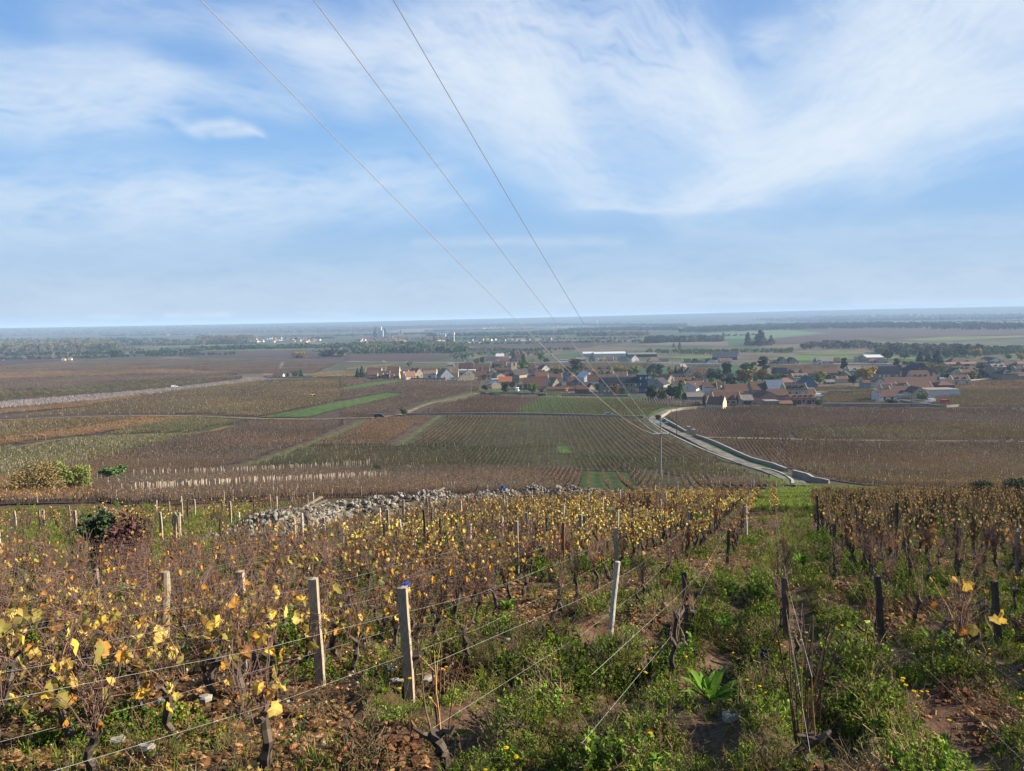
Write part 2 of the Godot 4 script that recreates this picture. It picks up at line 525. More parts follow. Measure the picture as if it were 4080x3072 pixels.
# ---------- vines
const LEAF := {"yellow": [Color(0.64, 0.45, 0.09), Color(0.58, 0.46, 0.14), Color(0.42, 0.38, 0.1), Color(0.4, 0.22, 0.06), Color(0.22, 0.12, 0.06)], "orange": [Color(0.45, 0.25, 0.05), Color(0.34, 0.16, 0.045), Color(0.5, 0.34, 0.1), Color(0.2, 0.1, 0.05)], "amber": [Color(0.42, 0.3, 0.09), Color(0.3, 0.2, 0.065), Color(0.26, 0.21, 0.065), Color(0.17, 0.1, 0.045)], "green": [Color(0.15, 0.18, 0.06), Color(0.24, 0.22, 0.07), Color(0.1, 0.12, 0.045), Color(0.34, 0.27, 0.08)], "brown": [Color(0.19, 0.115, 0.06), Color(0.28, 0.18, 0.08), Color(0.4, 0.27, 0.09), Color(0.13, 0.08, 0.05)]}
# style: [leaf palette, leaves per plant, cane tint, size, ground cover share]
const STYLE := {"brown": ["brown", 5, Color(0.115, 0.087, 0.07), 1.0], "brown2": ["brown", 9, Color(0.11, 0.082, 0.062), 1.0], "mixed": ["orange", 8, Color(0.125, 0.095, 0.075), 1.0], "orange": ["orange", 14, Color(0.13, 0.088, 0.06), 1.0], "orange2": ["amber", 9, Color(0.105, 0.078, 0.058), 1.0], "yellow": ["yellow", 27, Color(0.14, 0.095, 0.07), 1.0], "green": ["green", 12, Color(0.1, 0.085, 0.05), 1.0], "olive": ["green", 8, Color(0.115, 0.08, 0.05), 1.0], "dark": ["green", 8, Color(0.075, 0.058, 0.042), 1.0], "pale": ["brown", 2, Color(0.2, 0.165, 0.15), 1.0]}

func leaf_col(pal: String) -> Color:
	var a: Array = LEAF[pal]
	var c: Color = a[rng.randi() % a.size()]
	return c * rnd(0.75, 1.3)

const LOBES := [Vector2(0, 0), Vector2(0.32, -0.14), Vector2(0.42, 0.16), Vector2(0.62, 0.3), Vector2(0.36, 0.5), Vector2(0.34, 0.74), Vector2(0, 1.0), Vector2(-0.34, 0.74), Vector2(-0.36, 0.5), Vector2(-0.62, 0.3), Vector2(-0.42, 0.16), Vector2(-0.32, -0.14)]
func leaf(g: Geo, at: Vector3, size: float, b: Basis, col: Color, simple := false) -> void:
	var curl := rnd(0.05, 0.5)
	var droop := rnd(-0.15, 0.55)
	var twist := rnd(-0.5, 0.5)
	if simple:
		g.quad(at, at + b * Vector3(0.45, 0.4, 0.12) * size, at + b * Vector3(0, 0.95, -0.05) * size, at + b * Vector3(-0.45, 0.4, 0.1) * size, col)
		return
	var cen := at + b * Vector3(0, 0.32, -0.06) * size
	var edge := col * Color(0.85, 0.72, 0.6)
	for i in LOBES.size():
		var p: Vector2 = LOBES[i]
		var q: Vector2 = LOBES[(i + 1) % LOBES.size()]
		var a := at + b * Vector3(p.x * (1.0 - curl * 0.35), p.y, absf(p.x) * curl + p.y * p.y * droop + p.x * p.y * twist + sin(i * 2.1) * 0.05) * size
		var e := at + b * Vector3(q.x * (1.0 - curl * 0.35), q.y, absf(q.x) * curl + q.y * q.y * droop + q.x * q.y * twist + sin(((i + 1) % LOBES.size()) * 2.1) * 0.05) * size
		g.v.push_back(cen); g.v.push_back(a); g.v.push_back(e)
		g.c.push_back(col); g.c.push_back(edge); g.c.push_back(edge)

func rand_basis(hang := 0.7) -> Basis:
	# a leaf that hangs from its stalk: y axis down and outwards
	var y := Vector3(rnd(-1, 1), -hang - rnd(0, 0.6) + 0.4 * rnd(), rnd(-1, 1)).normalized()
	var x := y.cross(Vector3(rnd(-1, 1), rnd(-1, 1), rnd(-1, 1))).normalized()
	return Basis(x, y, x.cross(y))

func vine_trunk(g: Geo, h: float) -> Array:
	var path := [Vector3(0, -0.15, 0)]
	var rad := [0.055]
	var p := Vector3(0, 0, 0)
	for i in 5:
		path.append(p)
		rad.append(0.044 - 0.004 * i + rnd(-0.012, 0.016))
		p += Vector3(rnd(-0.05, 0.05), h / 4.5, rnd(-0.05, 0.05))
	path.append(path[5] + Vector3(rnd(-0.03, 0.03), 0.05, 0))
	rad.append(0.065)
	g.tube(path, rad, 6, Color(0.06, 0.048, 0.04), Color(0.1, 0.08, 0.065))
	var heads := [path[6]]
	for s in [-1.0, 1.0]:
		if rnd() < 0.75:
			var e: Vector3 = path[6] + Vector3(s * rnd(0.08, 0.27), rnd(0.02, 0.16), rnd(-0.04, 0.04))
			g.tube([path[5], path[5].lerp(e, 0.35) + rc(0.03), path[6].lerp(e, 0.7) + rc(0.03), e], [0.034, 0.026, 0.022, 0.014], 5, Color(0.07, 0.056, 0.046), Color(0.1, 0.08, 0.065))
			heads.append(e)
	return heads

# canes grow from the heads; returns places for leaves
func vine_canes(g: Geo, heads: Array, n: int, tint: Color, fine: bool) -> Array:
	var spots := []
	for i in n:
		var at: Vector3 = heads[rng.randi() % heads.size()] + rc(0.03)
		var dir := Vector3(rnd(-0.55, 0.55), 1.0, rnd(-0.28, 0.28)).normalized()
		var len := rnd(0.32, 0.72)
		var segs := 4 if fine else 2
		var path := [at]
		var rad := [0.0075 if fine else 0.011]
		for k in segs:
			at += dir * len / segs
			dir = (dir + rc(0.22) + Vector3(0, -0.06 * k, 0)).normalized()
			path.append(at)
			rad.append(lerpf(0.007, 0.003, (k + 1.0) / segs) * (1.0 if fine else 1.5))
			spots.append(at)
		var col := tint * rnd(0.6, 1.35)
		if rnd() < 0.1: col = Color(0.3, 0.17, 0.07)
		g.tube(path, rad, 3, col)
		if fine or rnd() < 0.5:
			for k in 3 if fine else 1:
				var b: Vector3 = path[1 + rng.randi() % segs]
				var e := b + Vector3(rnd(-0.3, 0.3), rnd(-0.12, 0.25), rnd(-0.25, 0.25))
				g.tube([b, e], [0.0035 if fine else 0.007, 0.0018 if fine else 0.003], 3, tint * rnd(0.6, 1.3))
				spots.append(e)
	return spots

func vine_whole(key: String) -> ArrayMesh:
	# one plant in one mesh, for the plants beyond those one can tell apart
	if meshes.has(key): return meshes[key]
	var style: Array = STYLE[key.get_slice("#", 1)]
	var g := Geo.new()
	var heads := vine_trunk(g, rnd(0.32, 0.45))
	var spots := vine_canes(g, heads, 13, style[2], false)
	for i in int(style[1]):
		var s: Vector3 = spots[rng.randi() % spots.size()]
		leaf(g, s + rc(0.06), rnd(0.08, 0.13), rand_basis(), leaf_col(style[0]), true)
	meshes[key] = g.mesh()
	return meshes[key]

# stretches of a vine row: level 0 is 3 m long, 1 is 8 m, 2 is 16 m
func row_mesh(style_name: String, level: int, variant: int) -> ArrayMesh:
	var key := "row#%s#%d#%d" % [style_name, level, variant]
	if meshes.has(key): return meshes[key]
	var st: Array = STYLE[style_name]
	var g := Geo.new()
	var len: float = [3.0, 8.0, 16.0][level]
	var plants: int = [3, 8, 10][level]
	var wide: float = [0.02, 0.055, 0.14][level]
	var per: int = [15, 8, 7][level]
	for i in plants:
		var cx := (i + 0.5 + rnd(-0.25, 0.25)) / plants * len - len * 0.5
		var dead := rnd() < 0.06
		if dead: continue
		if level < 2:
			g.quad(Vector3(cx - 0.05, -0.1, 0), Vector3(cx + 0.05, -0.1, 0), Vector3(cx + 0.05, 0.42, 0.02), Vector3(cx - 0.05, 0.42, 0), Color(0.04, 0.032, 0.027))
			g.quad(Vector3(cx, -0.1, -0.05), Vector3(cx, -0.1, 0.05), Vector3(cx, 0.42, 0.05), Vector3(cx, 0.42, -0.05), Color(0.05, 0.04, 0.033))
		for k in per:
			var b := Vector3(cx + rnd(-0.4, 0.4) * len / plants, rnd(0.3, 0.55), rnd(-0.07, 0.07))
			var e := b + Vector3(rnd(-0.25, 0.25), rnd(0.35, 0.85), rnd(-0.16, 0.16))
			var sd := Vector3(rnd(-1, 1), rnd(-0.3, 0.3), rnd(-1, 1)).normalized() * wide
			var col: Color = st[2] * rnd(0.55, 1.4)
			g.quad(b - sd, b + sd, e + sd * 0.5, e - sd * 0.5, col)
		var nl := int(st[1] * [1.0, 0.55, 0.5][level])
		for k in nl:
			var p := Vector3(cx + rnd(-0.5, 0.5) * len / plants, rnd(0.45, 1.25), rnd(-0.2, 0.2))
			leaf(g, p, [0.13, 0.2, 0.34][level] * rnd(0.8, 1.2), rand_basis(), leaf_col(st[0]), true)
	meshes[key] = g.mesh()
	return meshes[key]

func stake_mesh() -> ArrayMesh:
	if not meshes.has("stake"):
		var g := Geo.new()
		g.box(Vector3(0, 0.55, 0), Vector3(0.07, 1.5, 0.07), Color(1, 1, 1))
		meshes["stake"] = g.mesh()
	return meshes["stake"]

func vineyard(label: String, style: String, az: float, sp: float, stakes: float, ground_tone: String, pl: Array) -> void:
	var poly := P2(pl)
	var root := thing("vineyard", label, "vineyard", Vector3.ZERO, 0.0, "vineyards on the slope", "stuff")
	part("vineyard_ground", drape(poly, 0.12, TONES[ground_tone]).mesh(), M.field, root, Vector3.ZERO, "stuff")
	var a := deg_to_rad(az)
	var dir := Vector2(sin(a), -cos(a))
	var side := Vector2(cos(a), sin(a))
	var lo := 1e9
	var hi := -1e9
	for p in poly:
		lo = minf(lo, p.dot(side))
		hi = maxf(hi, p.dot(side))
	var put := {}
	var tint := {}
	var posts: Array = []
	var ptint: Array = []
	var c := lo + sp * 0.5
	var white := style == "pale"
	var rowno := 0
	while c < hi:
		var cuts := PackedFloat32Array()
		for i in poly.size():
			var p := poly[i]
			var q := poly[(i + 1) % poly.size()]
			var cp := p.dot(side) - c
			var cq := q.dot(side) - c
			if (cp < 0.0) != (cq < 0.0):
				var t := cp / (cp - cq)
				cuts.push_back(p.lerp(q, t).dot(dir))
		cuts.sort()
		var mid := 0.0
		for k in range(0, cuts.size() - 1, 2):
			var s := cuts[k]
			var end := cuts[k + 1]
			while s < end - 1.0:
				var w := dir * s + side * c
				var r := w.length()
				mid = r
				var level := 0 if r < 240.0 else 1 if r < 620.0 else 2
				var len: float = [3.0, 8.0, 16.0][level]
				var w1 := dir * (s + len) + side * c
				var f := minf(1.0, (end - s) / len)
				var at := (w + w1) * 0.5
				if absf(at.x) < 0.78 * -at.y + 25.0 and rnd() > 0.03 and not clear.has(Vector2i(int(floor(at.x / 3.0)), int(floor(at.y / 3.0)))):
					var va := on(w.x, w.y)
					var vb := on(w1.x, w1.y)
					var vm := on(at.x, at.y, 0.1)
					var flip := 1.0 if rng.randi() & 1 else -1.0
					var hgt := rnd(0.9, 1.1) * (1.0 if level < 2 else 1.05)
					var x := (vb - va) / len * f * flip
					var z := Vector3(side.x, 0, side.y) * flip * rnd(0.85, 1.2)
					var key := "%d#%d" % [level, rng.randi() % 3]
					if not put.has(key):
						put[key] = []
						tint[key] = []
					put[key].append(Transform3D(Basis(x, Vector3(0, hgt, 0), z), vm))
					var tn := 1.0 + 0.3 * fn.get_noise_2d(at.x * 0.25, at.y * 0.25) + rnd(-0.1, 0.1)
					var warm := fn2.get_noise_2d(at.x * 0.3, at.y * 0.3) * 0.16
					tint[key].append(Color(tn * (1.0 + warm), tn, tn * (1.0 - warm * 0.6)))
					if stakes > 0.0:
						var n := stakes * len / 5.0
						while n > 0.0:
							if rnd() < n:
								var ps := w.lerp(w1, rnd())
								posts.append(Transform3D(Basis(Vector3(rnd(-0.05, 0.05), 1.0, rnd(-0.05, 0.05)).normalized(), rnd() * 0.4).scaled(Vector3(1.0 if r < 400.0 else 1.6, rnd(0.85, 1.15), 1.0 if r < 400.0 else 1.6)), on(ps.x, ps.y)))
								ptint.append(Color(0.48, 0.43, 0.36) * rnd(0.6, 1.15) if not white else Color(0.42, 0.39, 0.4) * rnd(0.8, 1.15))
							n -= 1.0
				s += len
		var far := (dir * mid + side * c).length() if mid > 0.0 else 300.0
		c += sp * (1.0 if mid < 620.0 else 2.0)
		rowno += 1
	for key in put:
		scatter("vine_row", row_mesh(style, int(key.get_slice("#", 0)), int(key.get_slice("#", 1))), M.leaf, put[key], tint[key], root)
	scatter("stake", stake_mesh(), M.vc, posts, ptint, root)

# ---------- buildings
func wedge(g: Geo, ridge_along_x: bool, pts: Array, length: float, at: Vector3, col := Color(1, 1, 1)) -> void:
	# a cross-section (across, up) pushed along the ridge
	var f := func(a: float, b: float, c: float) -> Vector3:
		return at + (Vector3(a, b, c) if ridge_along_x else Vector3(c, b, a))
	var n := pts.size()
	for i in n:
		var p: Vector2 = pts[i]
		var q: Vector2 = pts[(i + 1) % n]
		g.quad(f.call(-length / 2, p.y, p.x), f.call(-length / 2, q.y, q.x), f.call(length / 2, q.y, q.x), f.call(length / 2, p.y, p.x), col)
	for s in [-0.5, 0.5]:
		for i in range(1, n - 1):
			g.tri(f.call(length * s, pts[0].y, pts[0].x), f.call(length * s, pts[i].y, pts[i].x), f.call(length * s, pts[i + 1].y, pts[i + 1].x), col)

func boxmesh(s: Vector3) -> ArrayMesh:
	var key := "box%.2f,%.2f,%.2f" % [s.x, s.y, s.z]
	if not meshes.has(key):
		var g := Geo.new()
		g.box(Vector3.ZERO, s, Color(1, 1, 1))
		meshes[key] = g.mesh()
	return meshes[key]

func window(parent: Node, at: Vector3, w: float, h: float, shut: bool) -> void:
	var o := part("window", boxmesh(Vector3(w + 0.24, h + 0.24, 0.1)), M.r_cream if rng.randi() % 3 else M.shutter, parent, at)
	part("pane", boxmesh(Vector3(w, h, 0.06)), M.shutter if shut else M.pane, o, Vector3(0, 0, 0.035))

func house(called: String, label: String, x: float, z: float, yaw: float, w: float, d: float, he: float, hr: float, kind: String, wall: String, roof: String, o: Dictionary) -> void:
	var r := thing(called, label, o.get("cat", "house"), on(x, z, -0.1), yaw)
	var wm: Material = M["w_" + wall]
	var rm: Material = M["r_" + roof]
	var along := kind != "G"
	var L := w if along else d
	var S := d if along else w
	var base := Geo.new()
	var top := Geo.new()
	var th := 0.22
	var front := d * 0.5
	if kind == "L" or kind == "G":
		var lo := -S / 2
		var e2 := he
		if o.has("cats"):
			base.box(Vector3.ZERO, Vector3(0.01, 0.01, 0.01), Color.WHITE)
			e2 = he * 0.15
		var rx := 0.0 if not o.has("cats") else S * 0.16
		wedge(base, along, [Vector2(lo, -1.0), Vector2(lo, e2), Vector2(rx, hr), Vector2(S / 2, he), Vector2(S / 2, -1.0)], L, Vector3.ZERO)
		var oh := 0.35
		for s in [-1.0, 1.0]:
			var ey: float = e2 if s < 0 else he
			var ex: float = s * S / 2
			var sl: float = (hr - ey) / absf(ex - rx)
			var far := Vector2(ex + s * oh, ey - sl * oh)
			wedge(top, along, [far + Vector2(0, 0.03), far + Vector2(0, th), Vector2(rx, hr + th), Vector2(rx, hr + 0.03)], L + (0.5 if wall != "gold" else 0.1), Vector3.ZERO)
		if wall == "gold" or wall == "cream":
			# parapet gables stand a little proud of the tiles
			for s in [-0.5, 0.5]:
				var off := Vector3(L * s, 0, 0) if along else Vector3(0, 0, L * s)
				wedge(base, along, [Vector2(lo - 0.1, -1.0), Vector2(lo - 0.1, e2 + 0.35), Vector2(rx, hr + 0.5), Vector2(S / 2 + 0.1, he + 0.35), Vector2(S / 2 + 0.1, -1.0)], 0.35, off)
	elif kind == "flat":
		base.box(Vector3(0, (he - 1.0) / 2, 0), Vector3(w, he + 1.0, d), Color.WHITE)
		top.box(Vector3(0, he + 0.15, 0), Vector3(w + 0.3, 0.3, d + 0.3), Color.WHITE)
	else:
		base.box(Vector3(0, (he - 1.0) / 2, 0), Vector3(w, he + 1.0, d), Color.WHITE)
		var k := minf(w, d) * 0.5
		var oh := 0.35
		var e := [Vector3(-w / 2 - oh, he, d / 2 + oh), Vector3(w / 2 + oh, he, d / 2 + oh), Vector3(w / 2 + oh, he, -d / 2 - oh), Vector3(-w / 2 - oh, he, -d / 2 - oh)]
		var t: Array
		if kind == "mansard":
			t = [Vector3(-w / 2 + 0.9, hr, d / 2 - 0.9), Vector3(w / 2 - 0.9, hr, d / 2 - 0.9), Vector3(w / 2 - 0.9, hr, -d / 2 + 0.9), Vector3(-w / 2 + 0.9, hr, -d / 2 + 0.9)]
		else:
			var rl := maxf(w - 2 * k * 0.9, 0.3) / 2
			var rd := maxf(d - 2 * k * 0.9, 0.3) / 2
			t = [Vector3(-rl, hr, rd), Vector3(rl, hr, rd), Vector3(rl, hr, -rd), Vector3(-rl, hr, -rd)]
		for i in 4:
			top.quad(e[i], e[(i + 1) % 4], t[(i + 1) % 4], t[i], Color.WHITE)
			top.quad(e[i], e[(i + 1) % 4], e[(i + 1) % 4] - Vector3(0, 0.25, 0), e[i] - Vector3(0, 0.25, 0), Color.WHITE)
		if kind == "mansard":
			var ap := Vector3(0, hr + 0.9, 0)
			for i in 4: top.quad(t[i], t[(i + 1) % 4], ap, ap, Color.WHITE)
		else:
			top.quad(t[0], t[1], t[2], t[3], Color.WHITE)
	part("wall", base.mesh(), wm, r)
	var roof_part := part("roof", top.mesh(), rm, r)
	for i in int(o.get("chim", 0)):
		var cx := (i + 0.5) / float(o.chim) * w * 0.8 - w * 0.4 + rnd(-0.4, 0.4)
		var cz := 0.0 if along else rnd(-d * 0.3, d * 0.3)
		var cy := hr
		if not along: cy = lerpf(hr, he, absf(cx) / (w * 0.5))
		var g := Geo.new()
		g.box(Vector3(cx, cy + 0.35, cz - 0.1), Vector3(0.7, 2.0, 0.6), Color.WHITE)
		g.box(Vector3(cx, cy + 1.42, cz - 0.1), Vector3(0.85, 0.14, 0.75), Color.WHITE)
		part("chimney", g.mesh(), M.chimney, roof_part)
	var slope := (hr - he) / (d * 0.5) if along else 0.0
	for i in int(o.get("dorm", 0)):
		var cx := (i + 0.5) / float(o.dorm) * w * 0.86 - w * 0.43
		var dh := minf(1.5, (hr - he) * 0.55)
		var zf := front - 0.35 if kind == "mansard" else front - (hr - he) * 0.12 / maxf(slope, 0.2)
		var g := Geo.new()
		var y0 := he + (hr - he) * 0.08
		g.box(Vector3(cx, y0 + dh * 0.5, zf - 0.7), Vector3(1.25, dh, 1.4), Color.WHITE)
		var dm := part("dormer", g.mesh(), M.w_cream if wall != "pink" else M.w_white, roof_part)
		var g2 := Geo.new()
		wedge(g2, false, [Vector2(-0.85, 0), Vector2(0, 0.55), Vector2(0.85, 0)], 1.9, Vector3(cx, y0 + dh, zf - 0.75))
		part("dormer_roof", g2.mesh(), rm, roof_part)
		part("pane", boxmesh(Vector3(0.75, dh * 0.72, 0.06)), M.pane if not called.contains("manor") else M.shutter, roof_part, Vector3(cx, y0 + dh * 0.5, zf + 0.03))
	for i in int(o.get("sky", 0)):
		var g := Geo.new()
		var cx := (i + 0.5) / float(o.sky) * w * 0.7 - w * 0.35
		var f0 := 0.35
		var zz := lerpf(front, 0.0, f0) if along else front
		var yy := lerpf(he, hr, f0) + th + 0.05
		g.box(Vector3.ZERO, Vector3(0.9, 0.08, 1.1), Color.WHITE, Basis(Vector3.RIGHT, atan(slope)))
		part("roof_light", g.mesh(), M.shutter, roof_part, Vector3(cx, yy, zz))
	var nw := int(o.get("win", 0))
	var rows := int(o.get("rows", 1))
	var ww := clampf(w / maxf(nw, 1) * 0.36, 0.5, 1.15)
	for rr in rows:
		for i in nw:
			var cx := (i + 0.5) / nw * w * 0.92 - w * 0.46
			var y := he * (rr + 0.55) / rows if rows > 1 else he * 0.56
			window(r, Vector3(cx, y, front + 0.04), ww, minf(1.5, he / rows * 0.5), rng.randi() % 4 == 0)
	if kind == "G":
		var ng := int(o.get("gwin", 0))
		for i in ng:
			window(r, Vector3(((i + 0.5) / ng - 0.5) * w * 0.4 + (w * 0.1 if o.has("cats") else 0.0), he + (hr - he) * 0.22, front + (0.04 if wall != "gold" and wall != "cream" else 0.22)), 0.75, minf(1.1, (hr - he) * 0.3), false)
	elif nw and (wall == "gold" or wall == "cream" or wall == "white") and kind == "L":
		var b := part("window", boxmesh(Vector3(0.1, 1.2, 0.9)), M.pane, r, Vector3(w * 0.5 + 0.2, he * 0.55, 0.3))
		b.name = "window"
	var nd := int(o.get("door", 0))
	for i in nd:
		part("door", boxmesh(Vector3(minf(w / nd * 0.6, 2.4), minf(2.4, he * 0.8), 0.1)), M.door if wall != "slatewall" else M.shutter, r, Vector3(((i + 0.5) / nd - 0.5) * w * 0.8 + 0.2, minf(2.4, he * 0.8) * 0.5 + 0.1, front + 0.06))
	for i in int(o.get("turret", 0)):
		var g := Geo.new()
		var cx := (i - 0.5) * w * 0.55
		g.tube([Vector3(cx, he * 0.6, front * 0.6), Vector3(cx, hr * 0.85, front * 0.6), Vector3(cx, hr * 0.85, front * 0.6), Vector3(cx, hr * 1.35, front * 0.6)], [1.4, 1.4, 1.8, 0.05], 8, Color.WHITE)
		part("turret", g.mesh(), rm, r)

# ---------- trees
func crown_mesh(kind: String, variant: int) -> ArrayMesh:
	var key := "crown#%s#%d" % [kind, variant]
	if meshes.has(key): return meshes[key]
	var g := Geo.new()
	# unit tree: 1 wide, 1 high, foot at the origin
	var n := 1150
	var lobes: Array = []
	match kind:
		"round", "bare":
			for i in 13: lobes.append([Vector3(rnd(-0.3, 0.3), rnd(0.34, 0.82), rnd(-0.3, 0.3)), Vector3(rnd(0.14, 0.24), rnd(0.12, 0.2), rnd(0.14, 0.24))])
			lobes.append([Vector3(0, 0.55, 0), Vector3(0.33, 0.28, 0.33)])
			lobes.append([Vector3(0, 0.34, 0), Vector3(0.36, 0.14, 0.36)])
			if kind == "bare": n = 420
		"bush":
			for i in 14: lobes.append([Vector3(rnd(-0.34, 0.34), rnd(0.2, 0.75), rnd(-0.34, 0.34)), Vector3(rnd(0.13, 0.22), rnd(0.13, 0.26), rnd(0.13, 0.22))])
			lobes.append([Vector3(0, 0.3, 0), Vector3(0.42, 0.3, 0.42)])
		"conifer":
			for i in 10:
				var y := 0.08 + i * 0.09
				lobes.append([Vector3(rnd(-0.03, 0.03), y, rnd(-0.03, 0.03)), Vector3(0.5 * (1.0 - y) + 0.03, 0.07, 0.5 * (1.0 - y) + 0.03)])
		"poplar":
			for i in 9:
				var y := 0.1 + i * 0.1
				var k := sin(minf(y * 1.15, 1.0) * PI) * 0.32 + 0.16
				lobes.append([Vector3(rnd(-0.08, 0.08), y, rnd(-0.08, 0.08)), Vector3(k, 0.1, k)])
		"cedar":
			for i in 16:
				var y := 0.3 + 0.66 * (i / 16.0)
				var a := rnd(0, TAU)
				var rr := (1.05 - y) * 0.55 + 0.05
				lobes.append([Vector3(cos(a) * rr * rnd(0.3, 0.85), y, sin(a) * rr * rnd(0.3, 0.85)), Vector3(rnd(0.16, 0.26), 0.03, rnd(0.16, 0.26))])
		"pine":
			for i in 12:
				var y := 0.35 + rnd(0, 0.55)
				lobes.append([Vector3(rnd(-0.3, 0.3) * (1.2 - y), y, rnd(-0.3, 0.3) * (1.2 - y)), Vector3(rnd(0.14, 0.25), 0.06, rnd(0.14, 0.25))])
	var per := n / lobes.size()
	for l in lobes:
		var c: Vector3 = l[0]
		var s: Vector3 = l[1]
		var shade := rnd(0.75, 1.2)
		for i in per:
			var u := rc(1.0)
			while u.length_squared() > 1.0 or u.length_squared() < 0.16: u = rc(1.0)
			var p := c + u * s
			if p.y < 0.0: p.y = rnd(0, 0.1)
			var b := Basis(Vector3(rnd(-1, 1), rnd(-1, 1), rnd(-1, 1)).normalized(), rnd(0, TAU))
			var q := rnd(0.03, 0.065) * (1.0 if kind != "bare" else 0.65)
			var col := Color(1, 1, 1) * shade * rnd(0.6, 1.3)
			g.quad(p + b * Vector3(-q, -q * 0.5, 0), p + b * Vector3(q * 0.2, -q, q * 0.3), p + b * Vector3(q, q * 0.4, 0), p + b * Vector3(-q * 0.3, q, q * 0.2), col)
	meshes[key] = g.mesh()
	return meshes[key]

func trunk_mesh(kind: String) -> ArrayMesh:
	var key := "trunk#" + kind
	if meshes.has(key): return meshes[key]
	var g := Geo.new()
	var h := 0.9 if kind in ["conifer", "poplar", "cedar", "pine"] else 0.55
	g.tube([Vector3(0, -0.06, 0), Vector3(0.01, h * 0.4, 0), Vector3(0, h, 0)], [0.045, 0.032, 0.01], 6, Color.WHITE)
	if kind != "conifer" and kind != "poplar":
		for i in 9:
			var y := rnd(0.22, 0.5) if kind != "cedar" else rnd(0.3, 0.85)
			var a := rnd(0, TAU)
			var e := Vector3(cos(a) * rnd(0.15, 0.38), y + (rnd(0.12, 0.35) if kind != "cedar" else 0.02), sin(a) * rnd(0.15, 0.38))
			g.tube([Vector3(0, y, 0), (Vector3(0, y, 0) + e) * 0.5 + Vector3(0, -0.02, 0), e], [0.02, 0.013, 0.004], 4, Color.WHITE)
	meshes[key] = g.mesh()
	return meshes[key]

const TREE_TONE := {"dark": Color(0.041, 0.065, 0.029), "green": Color(0.087, 0.145, 0.036), "lime": Color(0.189, 0.217, 0.051), "gold": Color(0.377, 0.275, 0.058), "ochre": Color(0.246, 0.167, 0.051), "rust": Color(0.275, 0.131, 0.051), "olive": Color(0.131, 0.138, 0.051), "grey": Color(0.131, 0.131, 0.094), "blue": Color(0.058, 0.094, 0.072), "brown": Color(0.160, 0.116, 0.080), "pink": Color(0.232, 0.145, 0.123), "plum": Color(0.105, 0.048, 0.045), "thicket": Color(0.189, 0.138, 0.051)}
var tree_no := 0
func tree(kind: String, tone: String, x: float, z: float, w: float, h: float, label: String, cat: String) -> Node3D:
	tree_no += 1
	if not M.has("t_" + tone):
		var m := vmat("t_" + tone, 0.8, 0.3)
		m.albedo_color = lin(TREE_TONE[tone])
		mat("bark", Color(0.06, 0.048, 0.038))
	var called: String = {"conifer": "conifer_tree", "poplar": "poplar_tree", "cedar": "cedar_tree", "pine": "pine_tree", "bare": "bare_tree"}.get(kind, "leafy_tree")
	if cat == "bush": called = "bush"
	var k := "round" if kind == "bushtree" else kind
	var r := thing(called, label, cat, on(x, z, -0.1), 37.0 * tree_no)
	var near := Vector2(x, z).length() < 160.0
	part("trunk", trunk_mesh(k), M.bark, r).scale = Vector3(w * (0.7 if k == "bush" else 1.0), h, w * (0.7 if k == "bush" else 1.0))
	if not near:
		part("crown", crown_mesh(k, tree_no % 2), M["t_" + tone], r).scale = Vector3(w, h, w * rnd(0.85, 1.1))
	else:
		# close enough to show leaves: a finer crown of its own
		var g := Geo.new()
		var leafs := 4200 if w > 2.6 else 1800
		var lobes: Array = []
		for i in 14: lobes.append([Vector3(rnd(-0.33, 0.33) * w, rnd(0.25, 0.8) * h, rnd(-0.33, 0.33) * w), rnd(0.14, 0.26)])
		var stems := Geo.new()
		for i in 40:
			var l: Array = lobes[rng.randi() % lobes.size()]
			var e: Vector3 = l[0] + rc(0.2) * Vector3(w, h, w)
			stems.tube([Vector3(rnd(-0.1, 0.1) * w, 0, rnd(-0.1, 0.1) * w), e * Vector3(0.6, 0.5, 0.6), e], [0.03, 0.018, 0.006], 3, Color(0.1, 0.075, 0.06))
		for i in leafs:
			var l: Array = lobes[rng.randi() % lobes.size()]
			var u := rc(1.0)
			while u.length_squared() > 1.0: u = rc(1.0)
			var p: Vector3 = l[0] + u * l[1] * Vector3(w, h * 0.9, w)
			leaf(g, p, rnd(0.08, 0.16) * (1.0 if w < 4.0 else 2.1), rand_basis(0.2), Color(1, 1, 1) * rnd(0.5, 1.6), true)
		part("branches", stems.mesh(), M.vc, r)
		part("crown", g.mesh(), M["t_" + tone], r)
	return r

